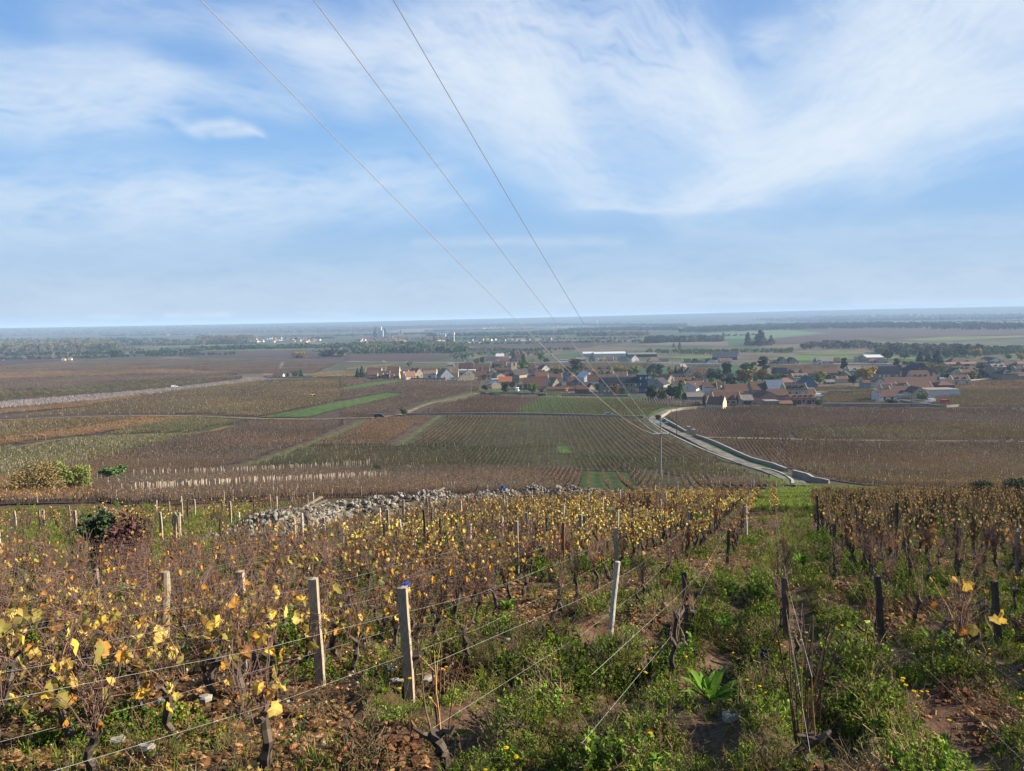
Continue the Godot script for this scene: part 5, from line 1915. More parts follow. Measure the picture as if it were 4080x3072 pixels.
func stakes_row(pl: Array, n: int, label: String, group: String) -> void:
	var p := P2(pl)
	var c := Curve2D.new()
	for q in p: c.add_point(q)
	var first: MeshInstance3D
	for i in n:
		var q := c.sample_baked(c.get_baked_length() * (i + rnd(-0.3, 0.3)) / n) + Vector2(rnd(-1, 1), rnd(-4.0, 4.0))
		if first == null:
			first = single("pale_stake", stake_mesh(), M.stakewood, label, "stake", on(q.x, q.y), 0.0, group)
		var o: Node3D = first if i == 0 else dup(first, label, on(q.x, q.y), 0.0, group)
		o.basis = Basis(Vector3(rnd(-0.06, 0.06), 1, rnd(-0.06, 0.06)).normalized(), rnd(0, 3.0)).scaled(Vector3(0.95, rnd(1.25, 1.55), 0.95))

func more_posts() -> void:
	var a := deg_to_rad(ROW_AZ)
	var dir := Vector2(sin(a), -cos(a))
	var side := Vector2(cos(a), sin(a))
	var n := 0
	for c in ROWS:
		var s := 22.0 + rnd(0, 5)
		while s < 112.0:
			var q: Vector2 = dir * s + side * c
			s += rnd(5.0, 7.0)
			if q.y > -24.0 or absf(q.x) > -q.y * 0.8 + 2.0 or inside(q, HEAPEX) or inside(q, PATH): continue
			if rnd() < 0.25 or (inside(q, N1LL) and rnd() < 0.55): continue
			var inr := inside(q, N1R)
			var inl := inside(q, N1L)
			if not (inr or inl or inside(q, N1LL)): continue
			var kind: String = ["dark", "dark", "grey"][rng.randi() % 3] if inr else ["pale", "white", "grey", "pale", "dark"][rng.randi() % 5]
			var label := ("grey" if kind == "grey" else "dark" if kind == "dark" else "pale") + " row post " + beside(q)
			post(kind, q.x, q.y, rnd(1.0, 1.35), label, label)
			n += 1
			if n > 150: return

func birds() -> void:
	for i in 14:
		var g := Geo.new()
		for s in [-1.0, 1.0]:
			g.quad(Vector3(0, 0, 0.12), Vector3(s * 0.35, 0.14, 0.05), Vector3(s * 0.75, 0.02, 0.0), Vector3(0, 0, -0.12), Color.WHITE)
		g.tube([Vector3(0, 0, 0.3), Vector3(0, 0, 0), Vector3(0, 0, -0.35)], [0.02, 0.08, 0.02], 5, Color.WHITE)
		single("flying_bird", g.mesh(), M.c_black, "dark bird in the loose line flying over the plain", "bird", Vector3(205.0 + i * 1.6, 24.0 + sin(i * 1.9) * 0.4, -780.0), rnd(-30, 30), "birds flying in a line")

func grapes() -> void:
	for q in [[-3.2, -8.3, 0.62, "small cluster of dark grapes hanging in the leafy vines"], [-4.1, -7.2, 0.4, "shrivelled dark grapes low on the nearest vines"], [1.95, -5.6, 0.95, "few dark grapes on the bare cane tuft"]]:
		var r := thing("grape_cluster", q[3], "grapes", on(q[0], q[1], q[2]))
		for i in 14:
			var sp := SphereMesh.new()
			sp.radius = 0.011
			sp.height = 0.022
			sp.radial_segments = 8
			sp.rings = 5
			part("grape", sp, M.grape, r, Vector3(rnd(-0.025, 0.025), -rnd(0, 0.085), rnd(-0.025, 0.025)))

func cane_tuft(label: String, x: float, z: float, high: float, n: int) -> void:
	var r := thing("grapevine", label, "vine", on(x, z, 0.05))
	var tr := Geo.new()
	vine_trunk(tr, 0.22)
	part("trunk", tr.mesh(), M.vc, r)
	for i in n:
		var g := Geo.new()
		var p := Vector3(rnd(-0.08, 0.08), 0.15, rnd(-0.08, 0.08))
		var d := Vector3(rnd(-0.2, 0.2), 1.0, rnd(-0.2, 0.2)).normalized()
		var path := [p]
		var rad := [0.008]
		for k in 5:
			p += d * high * rnd(0.13, 0.22)
			d = (d + rc(0.12)).normalized()
			path.append(p)
			rad.append(0.0075 - k * 0.001)
		var col := Color(0.13, 0.075, 0.06) * rnd(0.6, 1.3) if i % 5 else Color(0.33, 0.2, 0.08)
		g.tube(path, rad, 4, col)
		for k in 2:
			var q: Vector3 = path[2 + rng.randi() % 3]
			g.tube([q, q + Vector3(rnd(-0.15, 0.15), rnd(0.05, 0.2), rnd(-0.15, 0.15))], [0.004, 0.002], 3, col)
		part("cane", g.mesh(), M.vc, r)

func fields() -> void:
	patch("grass_field","green","bright green strip field in the vines",[-132.4,-379.5,-110.8,-477.1,-94.4,-551.4,-78.8,-539.7,-99.9,-429.6,-105.5,-380.1],0.3)
	patch("grass_field","green","second green strip field below the village end",[-144.5,-601.1,-144.2,-622.5,-126.3,-689.4,-105.4,-714.2,-103.4,-695.5,-114.9,-641.3,-135.8,-585.9],0.3)
	patch("grass_field","green","small bright green rectangle in the vines",[14.6,-248.5,18.6,-248.2,18.6,-226,14.6,-227.6],0.25)
	patch("grass_field","green","green verge beside the road wall",[62.2,-183.6,58.1,-153.5,50.9,-133.8,50.6,-144.1,57.7,-163.9],0.2)
	patch("grass_field","green","green verge at the road bend",[65.2,-358.3,83.6,-409.9,91.1,-408.8,79.7,-382.7,70.3,-363.1],0.2)
	patch("grass_field","meadow","bright meadow beyond the main road",[361.6,-1046.3,400.2,-1096.7,433.2,-1127.3,489.3,-1106.1,498.2,-1077.3,472.9,-1022.3,429.5,-970.7,382.5,-986.8,352.4,-982.7],0.5)
	patch("grass_field","meadow","bright meadow left of the farm hangar",[233.2,-1140.2,262.2,-1164.4,328.8,-1185.2,304.7,-1098.2,265.2,-1096,251.5,-1117],0.5)
	patch("grass_field","meadow","meadow behind the right village",[536.7,-1067,562.1,-1028,533.6,-975.7,519.3,-987.6,506.1,-1006],0.5)
	patch("grass_field","meadow","small meadow at the right edge",[720.7,-1084.1,765.7,-1116.6,738.5,-1076.9,681.8,-1021.8],0.5)
	patch("lawn","green","garden lawn of the camper",[-18.1,-571.3,11.7,-568.1,11.3,-548.6,2.8,-543.1,-16.8,-549],0.2)
	patch("lawn","green","lawn beside the white van",[239.8,-437,244.2,-436.3,236.9,-425.3,236.1,-428.4],0.2)
	patch("lawn","green","grass corner at the end of the village vines",[-26.7,-565.4,-25,-613,-23.7,-580,-24.1,-555.2,-28,-532.8],0.2)
	patch("crop_field","teal","dark green crop field in front of the far village",[-949.1,-2246.9,-926.8,-2524.5,-575.2,-2316,-493.8,-1996.7,-757.3,-2061.3,-892.9,-2144.5],0.6)
	patch("crop_field","palegreen","pale green crop field above the dark one",[-1238,-2466.6,-1162.3,-2566.5,-926.8,-2524.5,-957.5,-2266.7,-1013.8,-2237.7],0.5)
	patch("crop_field","palegreen","pale green crop field below the dark one",[-884.9,-2119,-751.2,-2044.5,-484.5,-1978.4,-494.2,-1833.9,-668.9,-1819.7,-771,-1861.8],0.5)
	patch("crop_field","palebrown","pale stubble field in front of the far village",[-837.5,-2497.8,-823.7,-2589.6,-629.8,-2536.8,-583,-2347.2],0.6)
	patch("crop_field","teal","wide blue-green crop field in the plain",[-331,-3703.5,17.8,-3637.4,186,-3362.7,153.3,-2774.9,43,-2528,-174.8,-2794.4,-275.6,-3168],0.6)
	patch("crop_field","teal","thin green crop strip below the village row",[-231.4,-2270.5,-175,-2335.2,122,-2211,117,-2120.5,34.5,-2037.8,-157.4,-2098.4],0.6)
	patch("crop_field","darkbrown","ploughed brown field in the plain",[-128.2,-2042.3,34.2,-2021.5,117,-2120.5,179.6,-2174.9,341.1,-2026.4,242.9,-1845.9,135.5,-1642.3,48.1,-1653.7,-80.2,-1803],0.5)
	patch("crop_field","palebrown","pale brown field by the square wood",[292.8,-1804.7,410.1,-1941.1,553.1,-1891.5,483.1,-1651.8,393,-1711.2],0.5)
	patch("crop_field","palebrown","large pale brown field beneath the far forest",[-790.2,-4749.8,-958.4,-6480.9,-677.9,-6451.5,-507.2,-4712.3,-640.2,-4360.1],0.9)
	patch("crop_field","darkbrown","mauve ploughed field beneath the far forest",[-513.4,-4825.5,-669.2,-6443.8,-290.9,-6627.1,-253,-4813.6,-309.1,-4513.6],0.9)
	patch("crop_field","palegreen","hazy pale field beneath the water tower",[224.6,-5626.8,439.1,-6226.6,723.6,-5028.1,346.4,-4914.7],0.9)
	patch("crop_field","mint","mint green hill field behind the poplar grove",[717.5,-2776.2,857.5,-2881.4,1116.7,-3066.3,1069.9,-2482.7,895.5,-2263,734,-2070.1,558.1,-2159.1],0.9)
	patch("crop_field","darkbrown","mauve brown hill field behind the poplar grove",[721.6,-2034.9,1038.5,-2409.7,992.1,-2092.3,780.1,-1715.4,602.8,-1690],0.9)
	patch("crop_field","darkbrown","large mauve field below the far ridge",[1106.6,-3006,1443.7,-2813.6,1627.7,-2340.3,1391.5,-1999.9,970.8,-1890.6,1015.1,-2334.2],0.9)
	patch("crop_field","palegreen","pale green diagonal field on the right",[939.6,-1822.6,1147.1,-1938,1324.1,-1902.7,1261.3,-1812.3,952.6,-1663.8],0.9)
	patch("crop_field","palegreen","railway cutting slope",[463.2,-1205,558.8,-1283.4,584.5,-1231.2,553.6,-1156.5,494,-1134.2],0.6)
	patch("crop_field","darkbrown","brown plain vines between the sand track and the tree belt",[-844.7,-1199.1,-1278.3,-1817.8,-930.6,-1707.7,-689.8,-1642.5,-367.7,-1599.7,-289.5,-1257.8,-464.5,-1378.9,-748,-1563.3,-833.1,-1493.7,-848.4,-1348.8],0.3)
	patch("crop_field","palebrown","pale field in front of the autumn belt",[-1140.8,-1741,-1209.5,-1922,-1025.6,-1878.4,-782.2,-1745.8,-894.8,-1723.4,-983.3,-1693.8],0.5)
	patch("crop_field","darkbrown","dark plain vines in front of the sheds",[-995.5,-1439.8,-1192.9,-1726.6,-969.7,-1670.3,-840.3,-1544.7,-829.6,-1404,-922.4,-1409.1],0.4)
	patch("crop_field","darkbrown","dark plain vines under the railway",[-697.1,-1536.3,-813.9,-1795,-722.1,-1841.6,-535.7,-1821.9,-453.9,-1731,-413.7,-1393.3,-484.3,-1361.1],0.4)
	patch("crop_field","darkbrown","mauve plain vines behind the village end",[-269.1,-1204.2,-324.8,-1455.4,-246.9,-1494.8,-112.1,-1374.6,-101.1,-1251,-136,-1129.7,-208.4,-1168.5],0.4)
	patch("crop_field","yellowbrown","ochre band of vines behind the village end",[-210.6,-940.5,-218.8,-977.6,-180.8,-1091.9,-165.8,-1109.1,-172.4,-1040.4,-190.4,-993.9],0.35)
	patch("crop_field","olive","olive vines behind the village end",[-173.9,-810.7,-184.3,-822.3,-207.9,-928.7,-189.1,-987.3,-163.5,-1093.7,-103.8,-1096.8,-88.1,-928.9,-135.2,-965.7,-163.7,-950.2,-176,-888.1],0.3)
	ribbon("track","dirt","pale dirt track across the slope",4.5,0.3,[-271.6,-382.3,-235,-396.7,-197.3,-397.8,-166.1,-391.2,-126.9,-372.4,-91.6,-365.7,-86.2,-369.7,-70.1,-370.8,-62.3,-380.3])
	ribbon("track","dirt","pale track curving up to the village",3.6,0.3,[-62.3,-380.3,-57.8,-388.2,-51.9,-451,-41.4,-484,-27.3,-527.7,-25.6,-537.5])
	ribbon("grass_verge","green","grass verge beside the pale village track",5,0.22,[-58.6,-382.3,-52.1,-462.2,-40.6,-500.2,-25.3,-557.2])
	ribbon("track","grassy","grassy track between vineyards",4,0.25,[-72.3,-192,-73.4,-213.7,-73.6,-257.8,-72.6,-308.3,-72.5,-363.3])
	ribbon("track","dirt","gate track between the right vineyards",4,0.3,[66.7,-272.5,74.5,-271.8,95.2,-265.6,114.8,-259.1,191.9,-245.7])
	ribbon("track","dirt","sand track in the plain",9,0.4,[-832.6,-1181.7,-830.9,-1320.9,-819.3,-1468.7,-731.1,-1528,-590,-1477.4,-454.9,-1350.2,-282.6,-1227.5])
	ribbon("track","palegreen","grass track under the thickets in the plain",6,0.5,[-397.4,-1349.4,-345.5,-1408.4,-280.2,-1536])
	ribbon("track","yellowbrown","narrow grass path on the slope",4,0.25,[-176.6,-263.9,-177.7,-292.7,-155.3,-304.5,-133.3,-311.5,-130.3,-340.1])
	ribbon("track","grassy","grass diagonal through the brown vines",3,0.3,[-40,-253.6,-40,-287.3,-38.9,-336.4,-37.2,-377.1])
	ribbon("grass_verge","green","grass edge below the road wall line",4,0.3,[-54.5,-387.8,-17.1,-388.8,15.4,-382.8,45.5,-366.3,64.1,-358.4])
	ribbon("main_road","road","grey main road behind the village",20,0.6,[-264.5,-1183.4,-203.2,-1139,-88.4,-1091.9,23.2,-1060.4,50.5,-1051.5,116.3,-1033,178.1,-1005.8,218.4,-958.5,282.5,-925.4,316.7,-910.9,397.9,-892.6,410.5,-900.4,459.6,-873.7])
	ribbon("lane","pale","village lane to the main road",8,0.5,[220.7,-953.9,208.3,-893.9,193.8,-822.7])
	ribbon("railway","rail","railway line in the plain",14,0.8,[-88.9,-1564.9,81.4,-1478.9,140.5,-1483,227.9,-1460,330.7,-1439.6,528,-1402.7,664.5,-1355.2])
	ribbon("track","dirt","pale field track by the railway",5,0.6,[141.8,-1497.2,178.8,-1633.8,224.4,-1772.1,253.6,-1825.8])
	ribbon("track","pale","farm yard road of the right village",6,0.4,[369.3,-595,389.4,-610.3,405.3,-609.5])

func lanes() -> void:
	ribbon("road","asphalt","narrow grey lane running down to the village",3.4,0.32,[48,-122.2,55.7,-146.2,60.6,-170.5,62.6,-190.5,63.8,-220.1,64.4,-246.1,65.3,-266.8,65.6,-296.2,65.5,-323.1,66.5,-349.3,73.9,-370.2,82.5,-389.3,93,-403.5,102.6,-407.1])
	ribbon("grass_verge","green","grass verge between lane and wall",2.2,0.27,[61.3,-162.4,65.2,-183.5,65.8,-203.1,66.9,-241.2,67,-272.2,67.9,-306.8])
	stone_wall("long low stone wall along the right side of the lane",0.45,1.15,[64.7,-172.5,67.6,-190.3,67,-203.9,68,-222.7,69.4,-250.3,69.2,-269.2,68.6,-274.4])
	stone_wall("short stone wall at the start of the lane with sloping end",0.45,1.5,[61.6,-160.5,59.1,-146.9,57.3,-138.7,59.1,-136.3])
	stone_wall("low stone edge on the left side of the lane",0.4,0.3,[60.7,-183.6,61.4,-196.1,61.5,-215.5,61.2,-241,61.5,-275.9,62.2,-306.5,63.9,-347])
	stone_wall("stone kerb wall beside the green verge",0.4,0.5,[47.8,-124.7,54.7,-143.1,60.3,-162.4,62.9,-176.9,62.3,-182.4])
	stone_wall("bright stone wall along the upper bend of the lane",0.5,1.2,[71.3,-353.1,77.8,-369.7,82.1,-381.5,91,-394.8,101.5,-400.2])
	stone_wall("stone wall upstream of the gate pillars",0.45,1.1,[68.6,-289.6,69.9,-315.6,70.5,-342.5])
	stone_wall("long dark field wall below the striped yellow vineyard",0.5,1.0,[-55.8,-385.4,-16.8,-382.8,15.1,-376,45.2,-364,63.4,-354.7])
	stone_wall("grey roadside wall with gate frames",0.5,1.8,[170.8,-404.9,178.8,-402.8,186.2,-401.2,198.6,-398.5,215.5,-396,222.4,-395])
	stone_wall("dark garden wall descending past the white van",0.5,1.2,[226.8,-429.9,226.4,-415.2,227.3,-408,226.6,-398.4,229.1,-390.1,239.6,-394.2])
	stone_wall("garden wall below the manor hedge",0.5,1.4,[33.5,-500.7,46.5,-500.5,65.1,-494.4,77.4,-491.1])
	stone_wall("dark garden wall along the end of the village",0.5,1.6,[-102,-726.6,-82.6,-720.6,-63.7,-711.9])
	stone_wall("pale wall left of the village lane pole",0.5,1.0,[24.2,-518.6,-0.8,-530.2,-22.9,-527])
	stone_wall("stone wall behind the walled vineyard",0.5,1.6,[203.8,-493.3,213.4,-495.8,229.5,-495])
	stone_wall("low wall with white posts by the lone white house",0.5,1.2,[-283.9,-777.1,-262.2,-785.2,-210.9,-783.8])

func vineyards() -> void:
	vineyard("striped brown vineyard with straight rows and grass between them","brown2",2,1.9,0.0,"grass2",[-35.7,-374.4,63,-352.5,61.9,-263.9,58.8,-226.8,58.3,-204.8,48.6,-209.3,18.6,-225.2,18.7,-248.6,-39.6,-254.5])
	vineyard("dark green-brown vineyard strip below the striped vineyard","dark",3,1.3,0.25,"grass2",[-71.1,-190.4,-72.8,-251.9,-39.2,-252,14.4,-247.6,14.4,-226.7,18.5,-223.9,48.2,-207.8,57.7,-202.5,62,-183.6,57.4,-163.9,50.7,-145.2,37.2,-160.3,34.7,-172,17,-180.8,-10.1,-194.3,-31.1,-192.2,-46.6,-198])
	vineyard("purple-brown vineyard behind the stone heap","brown",6,1.1,0.12,"soil",[-85.2,-161.2,-69.7,-186.7,-30.7,-190.1,-9.9,-192.2,16.8,-178.8,9.2,-106.1,8.2,-99.5,-22.4,-85.7,-35.9,-69.6,-47.7,-83.6,-82.6,-141])
	vineyard("half-bare vineyard around the brown thicket","mixed",10,1.2,0.15,"soil",[-117.5,-152.3,-109.5,-160.3,-120.3,-194.6,-87.4,-166.2,-87.5,-153.8,-81.2,-138.5,-45.4,-79.5,-58.7,-75.7])
	vineyard("vines in grassy lanes behind the stone heap","brown2",6,3.2,0.2,"grass",[16.7,-176.8,27,-173.6,18.7,-104.5,9.2,-106.1])
	vineyard("brown vineyard block beside the crest with posts along its edge","brown",12,1.3,0.5,"grass2",[27,-173.6,33.3,-165.5,36.3,-156.2,49.5,-141.9,49.4,-130.6,44,-116.3,24.5,-105.5,18.9,-104.5])
	vineyard("brown and yellow vineyard left of the striped one","mixed",6,1.3,0.05,"soil",[-72.9,-313.2,-71.8,-361.7,-37.5,-376.3,-40.2,-255,-59.8,-254.7,-73.1,-254.9,-72.3,-307.1])
	vineyard("brown vineyard in the middle of the slope","brown",10,1.2,0.08,"soil",[-88,-167.2,-121,-195.7,-129.9,-265.1,-130.2,-305.1,-128.2,-362.6,-84.2,-358.8,-73.1,-310.8,-74.2,-258.9,-72.9,-192])
	vineyard("greenish vineyard full of pale stakes","green",10,1.4,1.0,"grass2",[-120.6,-156.3,-188.5,-245.2,-174.5,-285.4,-170.2,-296.8,-133.4,-310.9,-130.6,-305.1,-130.4,-266.2,-121.7,-196.9,-110.1,-161.3])
	vineyard("small green vineyard wedge under the track","green",10,1.3,0.3,"grass2",[-169.3,-299.8,-174.9,-352.2,-168.9,-388.2,-131.8,-370.7,-134.8,-313.6])
	vineyard("orange vineyard band on the slope","orange",10,1.2,0.3,"soil",[-192.4,-250.3,-213,-277.6,-196.4,-330.9,-195.9,-395.1,-166.1,-391.2,-174.6,-331.8,-177.5,-294.5])
	vineyard("olive vineyard above the orange band","olive",10,1.2,0.2,"soil",[-217.6,-283.5,-291.3,-380.8,-233.4,-393.9,-197.2,-396.1,-198.5,-334.4])
	vineyard("orange strip of vines beside the white stakes","orange",14,1.2,0.2,"soil",[-304.8,-398.7,-323.5,-423.4,-295.6,-500,-286.8,-566,-272.3,-560.5,-273.3,-462.1])
	vineyard("wide olive-brown vineyard above the track","olive",14,1.3,0.3,"soil",[-272.4,-390.5,-269.9,-456.2,-271,-560.3,-276.7,-603.8,-245.9,-726.8,-172.5,-746.4,-115.2,-496,-131.7,-386.8,-172.8,-397.2,-237.2,-400.4])
	vineyard("young vineyard of white stakes along the slope edge","pale",14,1.2,2.2,"soil",[-334.1,-437.3,-370.4,-485.3,-338.1,-552.9,-302.1,-622.4,-276.6,-752.8,-244.4,-760.4,-248.4,-734.4,-279.2,-609.4,-277,-570.3,-299.5,-506.8])
	vineyard("brown vineyard left of the village","brown",5,1.3,0.1,"soil",[-88.1,-377.9,-98.8,-424.4,-78.2,-536.7,-114.5,-639.3,-102.6,-695.3,-29.9,-679.2,-25.5,-549.5,-64.2,-431.5,-64.7,-380.6])
	vineyard("brown vineyard patch left of the village between green strips","brown",5,1.3,0.1,"soil",[-113.7,-489.6,-133.8,-577.3,-115.2,-635.5,-81.2,-544.6,-95.2,-556.1])
	vineyard("brown vineyard at the foot of the village end","brown",5,1.3,0.1,"soil",[-175.6,-759.7,-142,-612.9,-128.6,-694.3,-105.4,-714.2,-148.9,-753.5,-238.8,-801.4])
	vineyard("purple vineyard beside the pale track","brown",3,1.3,0.1,"soil",[-55.1,-392.2,-24.6,-517.5,20.1,-496.5,-0.7,-390.2])
	vineyard("yellow-green striped vineyard below the manor","green",1,1.8,0.0,"grass",[-0.3,-390.1,20.6,-496.4,72.5,-465.4,89.5,-409.1,65,-361.4])
	vineyard("pale staked vineyard below the dark shrubs","pale",8,1.6,1.2,"grass2",[68.4,-470.9,108.7,-469.1,104,-448.8,113.1,-441.9,106.3,-420.6,94.5,-412.3])
	vineyard("small striped plot beside the round green tree","green",5,1.8,0.0,"grass",[21.8,-504.7,24.8,-541.4,26.1,-548.2,35.4,-539.4,33.7,-508.9,24.1,-506.4])
	vineyard("brown vineyard behind the gate pillars","brown",12,1.2,0.15,"soil",[77.5,-383,105,-402,157.7,-394.4,281.6,-361.7,237.3,-304.4,158.5,-313.6,112.9,-297.5,101.2,-268.2,72.7,-273.6,69.4,-276.7])
	vineyard("olive vineyard right of the gate track","olive",12,1.2,0.2,"soil",[111.8,-294.8,157.1,-310.6,235.2,-301.7,196.5,-251.6,116.7,-263.6,104,-267.9])
	vineyard("orange-brown vineyard below the gate track","orange2",14,1.2,0.15,"soil",[70.6,-265.7,192.6,-246.6,65.7,-83.7,62.1,-102.9,60.6,-119.2,64.4,-147.9,70.6,-185.8])
	vineyard("brown vineyard between road and dark green strip","brown",8,1.2,0.05,"grass2",[62.4,-266.5,62.9,-188.4,58.8,-206.3,59.3,-226.7])
	vineyard("striped vines in front of the stone pavilion","green",12,1.6,0.3,"grass2",[119.3,-404.7,152.2,-401.8,147.9,-371.7,140.2,-362,123.2,-390.1])
	vineyard("walled vineyard beside the roadside wall","olive",4,1.4,0.05,"soil",[181.8,-431,204.7,-486.7,241.3,-489.5,210.8,-426.5])
	vineyard("walled vineyard behind the blue gable shed","olive",4,1.4,0.05,"soil",[209.7,-506.3,226.1,-548.9,258.7,-542.4,252.1,-512.8,244.5,-497.1])
	vineyard("vineyard right of the winery","olive",25,1.3,0.1,"soil",[226.4,-398.6,260.4,-452,281.9,-464.1,306.2,-502.6,399.6,-514.3,291.9,-375,246.6,-390.8])
	vineyard("orange vineyard below the village car park","orange",25,1.3,0.1,"soil",[309.3,-507.8,332.9,-552.3,377,-604.7,445.3,-573.5,403.7,-519.7])
	vineyard("vineyard between the village and the main road","olive",5,1.6,0.05,"soil",[23.3,-1048.8,188.6,-992.7,166.8,-878.3,145.4,-852.1,86.5,-868.7,21.8,-981.3])
	vineyard("vineyard behind the park along the main road","brown",5,1.6,0.0,"soil",[221.6,-925.7,260.1,-913.8,241.9,-861.5,208.6,-871.3])
	vineyard("vineyard behind the slate-roofed manor","mixed",5,1.6,0.0,"soil",[311.3,-895.5,384.3,-868.3,362.3,-820.8,328.1,-825.6,263.1,-738.6])
	vineyard("plain vineyard left of the white stakes","brown",12,1.6,0.0,"soil",[-497.9,-653.9,-614.1,-807.6,-461.9,-885.4,-336.1,-885.5,-283.6,-771.9,-407.8,-774.7,-414.8,-656.7])
	vineyard("dark green plain vineyard under the sand track","dark",12,1.6,0.0,"soil",[-380.4,-498.6,-489.9,-643.3,-408.2,-646.1,-398.7,-760.4,-282.3,-764,-304,-664,-332.4,-592.6])
	vineyard("rust-brown plain vineyard beyond the stakes","mixed",12,1.8,0.0,"soil",[-625.9,-823.2,-752.5,-990.8,-471.6,-1028.4,-295.6,-875.1,-338.8,-892.6,-465.6,-892.6])
	vineyard("brown plain vineyard under the sand track","brown",12,2.0,0.0,"soil",[-759,-999.5,-862.7,-1136.7,-747.6,-1339.7,-680.3,-1421.3,-423.8,-1257.5,-265.7,-1120.7,-232.7,-865.3,-300.4,-889.2,-480.1,-1047])
	vineyard("yellow vineyard behind the lone white house","yellow",12,1.8,0.0,"soil",[-210.2,-781,-227.2,-851.4,-172.1,-819.4,-168.1,-784.4])

func buildings() -> void:
	house("house","long brown-roofed house beside the conifers at the far end of the village",-144.1,-773.6,0,16.1,11,5.2,9.7,"L","cream","brown",{"win":4,"chim":1})
	house("house","small stone house with red tile roof beside the conifers",-142.3,-757.4,0,9.5,7.6,3.7,6.8,"L","stone","red",{"win":2})
	house("house","tall brown-roofed barn with pale gable behind the first village row",-124.9,-777.3,0,14,11,5.5,10.5,"L","cream","brown",{"chim":1})
	house("house","brown-roofed house with two white roof lights behind the dark bush",-126,-739,0,12.3,9.9,3.6,8.2,"L","stone","brown",{"sky":2,"win":2})
	house("house","steep brown-roofed farmhouse with a broad sunlit gable",-116.3,-734.2,0,9.2,11,2.2,7.9,"L","gold","brown",{"sky":1,"win":1})
	house("house","narrow dark red house behind the sunlit gable farmhouse",-115.7,-773.1,0,4.2,6,2.5,5.5,"L","gold","maroon",{})
	house("house","low dark red house next to the chimney of the orange barn",-112.7,-780.7,0,7,6,2.8,6.3,"L","gold","maroon",{"chim":1})
	house("house","barn with orange tile roof and sunlit yellow end at the vineyard edge",-101.5,-730.8,25,10.3,11,2.9,7.6,"L","gold","orange",{"win":4})
	house("house","grey gabled house with an orange roof slope and a small attic window",-97.9,-752.8,38,11.1,14.4,3.8,9.6,"G","stone","orange",{"gwin":1,"win":2,"chim":1})
	house("house","long tan-roofed house with white ground floor and tiny garage opening",-82.3,-741.3,0,12.9,10.3,4.4,7.6,"L","white","tan",{"door":1,"win":1})
	house("house","long low house with flat dark red roof behind the white ground-floor house",-88.1,-785.2,0,16.6,11,5,7.1,"L","cream","maroon",{"chim":2})
	house("house","blue-grey gabled house with a dark timber band and tan roof",-66.2,-729.2,22,13.1,16,3.5,10.3,"G","bluegrey","tan",{"win":2,"gwin":1,"chim":1})
	house("house","wide tan-roofed house with brick chimney behind the blue-grey gable",-60.7,-761,0,11.3,9,5.9,10.7,"L","stone","tan",{"chim":1})
	house("house","small tan-roofed house wedged behind the blue-grey gable house",-57.8,-747.1,0,7.2,6,4.6,8.9,"L","cream","tan",{})
	house("house","big dark red roof with three white dormers and a tall white end wall",-51.3,-829.5,0,17.9,10,4.8,11.3,"L","cream","maroon",{"dorm":3})
	house("house","long dark brown roof with one pale dormer and white dots",-32.7,-811.1,0,16.9,11,4.5,9.9,"L","stone","brown",{"dorm":1})
	house("house","low white flat-roofed annex in front of the dormered red roof",-48.1,-792.6,0,17.8,11,5.1,7,"flat","white","whitemetal",{})
	house("house","pale stone house with catslide roof and five dark windows facing the vines",-44,-700,6,16.6,10,5,9.7,"G","gold","tan",{"win":3,"gwin":2,"cats":1})
	house("house","brown-roofed stone barn joined to the catslide house",-30.9,-708.5,0,13,10,3.6,8,"L","stone","brown",{"win":2})
	house("house","brown roof with a sunlit white parapet gable near the orange shrub",-27.6,-785.4,0,7.6,6.1,4,8.3,"L","cream","brown",{})
	house("house","small white triangular gable among brown roofs left of the church",-19.9,-752.3,0,6.8,12,4,7.3,"G","white","brown",{"gwin":1})
	house("house","grey gable with tan roof slope below the church",-12.8,-716.1,25,9.4,12.2,3.4,5.8,"G","stone","tan",{"win":2})
	house("house","broad brown roof left of the church tower",-8.6,-782.6,0,14.6,11,3.5,7.4,"L","stone","brown",{"chim":2})
	house("house","brown house tucked at the foot of the church tower",-4.5,-730.5,0,7.1,6,2.8,6.2,"L","stone","brown",{"chim":1})
	house("church_nave","church nave with dark slate roof and pale gable end",7.1,-729.7,-35,9.3,26,3.2,8.4,"G","stone","dark",{"win":1,"cat":"church building"})
	house("house","small flat-roofed annex with white edge beside the orange tile roof",-15.3,-665.6,0,6.9,6,2.7,4.3,"flat","stone","whitemetal",{})
	house("house","barn with vivid orange tile roof, brightest roof of the village",-5.7,-630.7,0,11.3,10,3,6.9,"L","stone","vivid",{})
	house("house","dark-roofed shed between the orange tile roof and the church nave",3.1,-648.8,0,6.5,6,3.5,7,"L","stone","dark",{})
	house("house","grey stone shed with white metal roof edge above the garden shrubs",-13.7,-589.5,20,8.3,9,3.6,6,"G","stone","whitemetal",{})
	house("house","very large dark red barn roof with a roof light",17.7,-575.5,0,17.1,15,2.7,8.7,"L","stone","maroon",{"sky":1})
	house("house","lower brown-roofed lean-to with sunlit gable in front of the large barn",16.3,-567.9,0,9,8,2.4,6.6,"L","stone","brown",{})
	house("house","cream house with small window beside the red roof",17.8,-681.8,0,7.2,6,4.6,6.1,"L","cream","brown",{"win":2})
	house("house","stone gable with brown roof behind the small cream house",19.5,-741.8,0,7.2,9.4,3.3,6.8,"G","stone","brown",{"gwin":1})
	house("house","white house with red-orange tile roof and brick chimneys",27.4,-677.8,0,12.4,9.9,4.2,8.6,"L","white","red",{"win":3,"chim":2})
	house("house","white gabled house with a round attic window",35.1,-808.2,20,10.1,13.1,4.6,9.1,"G","white","red",{"gwin":1,"win":2,"chim":2})
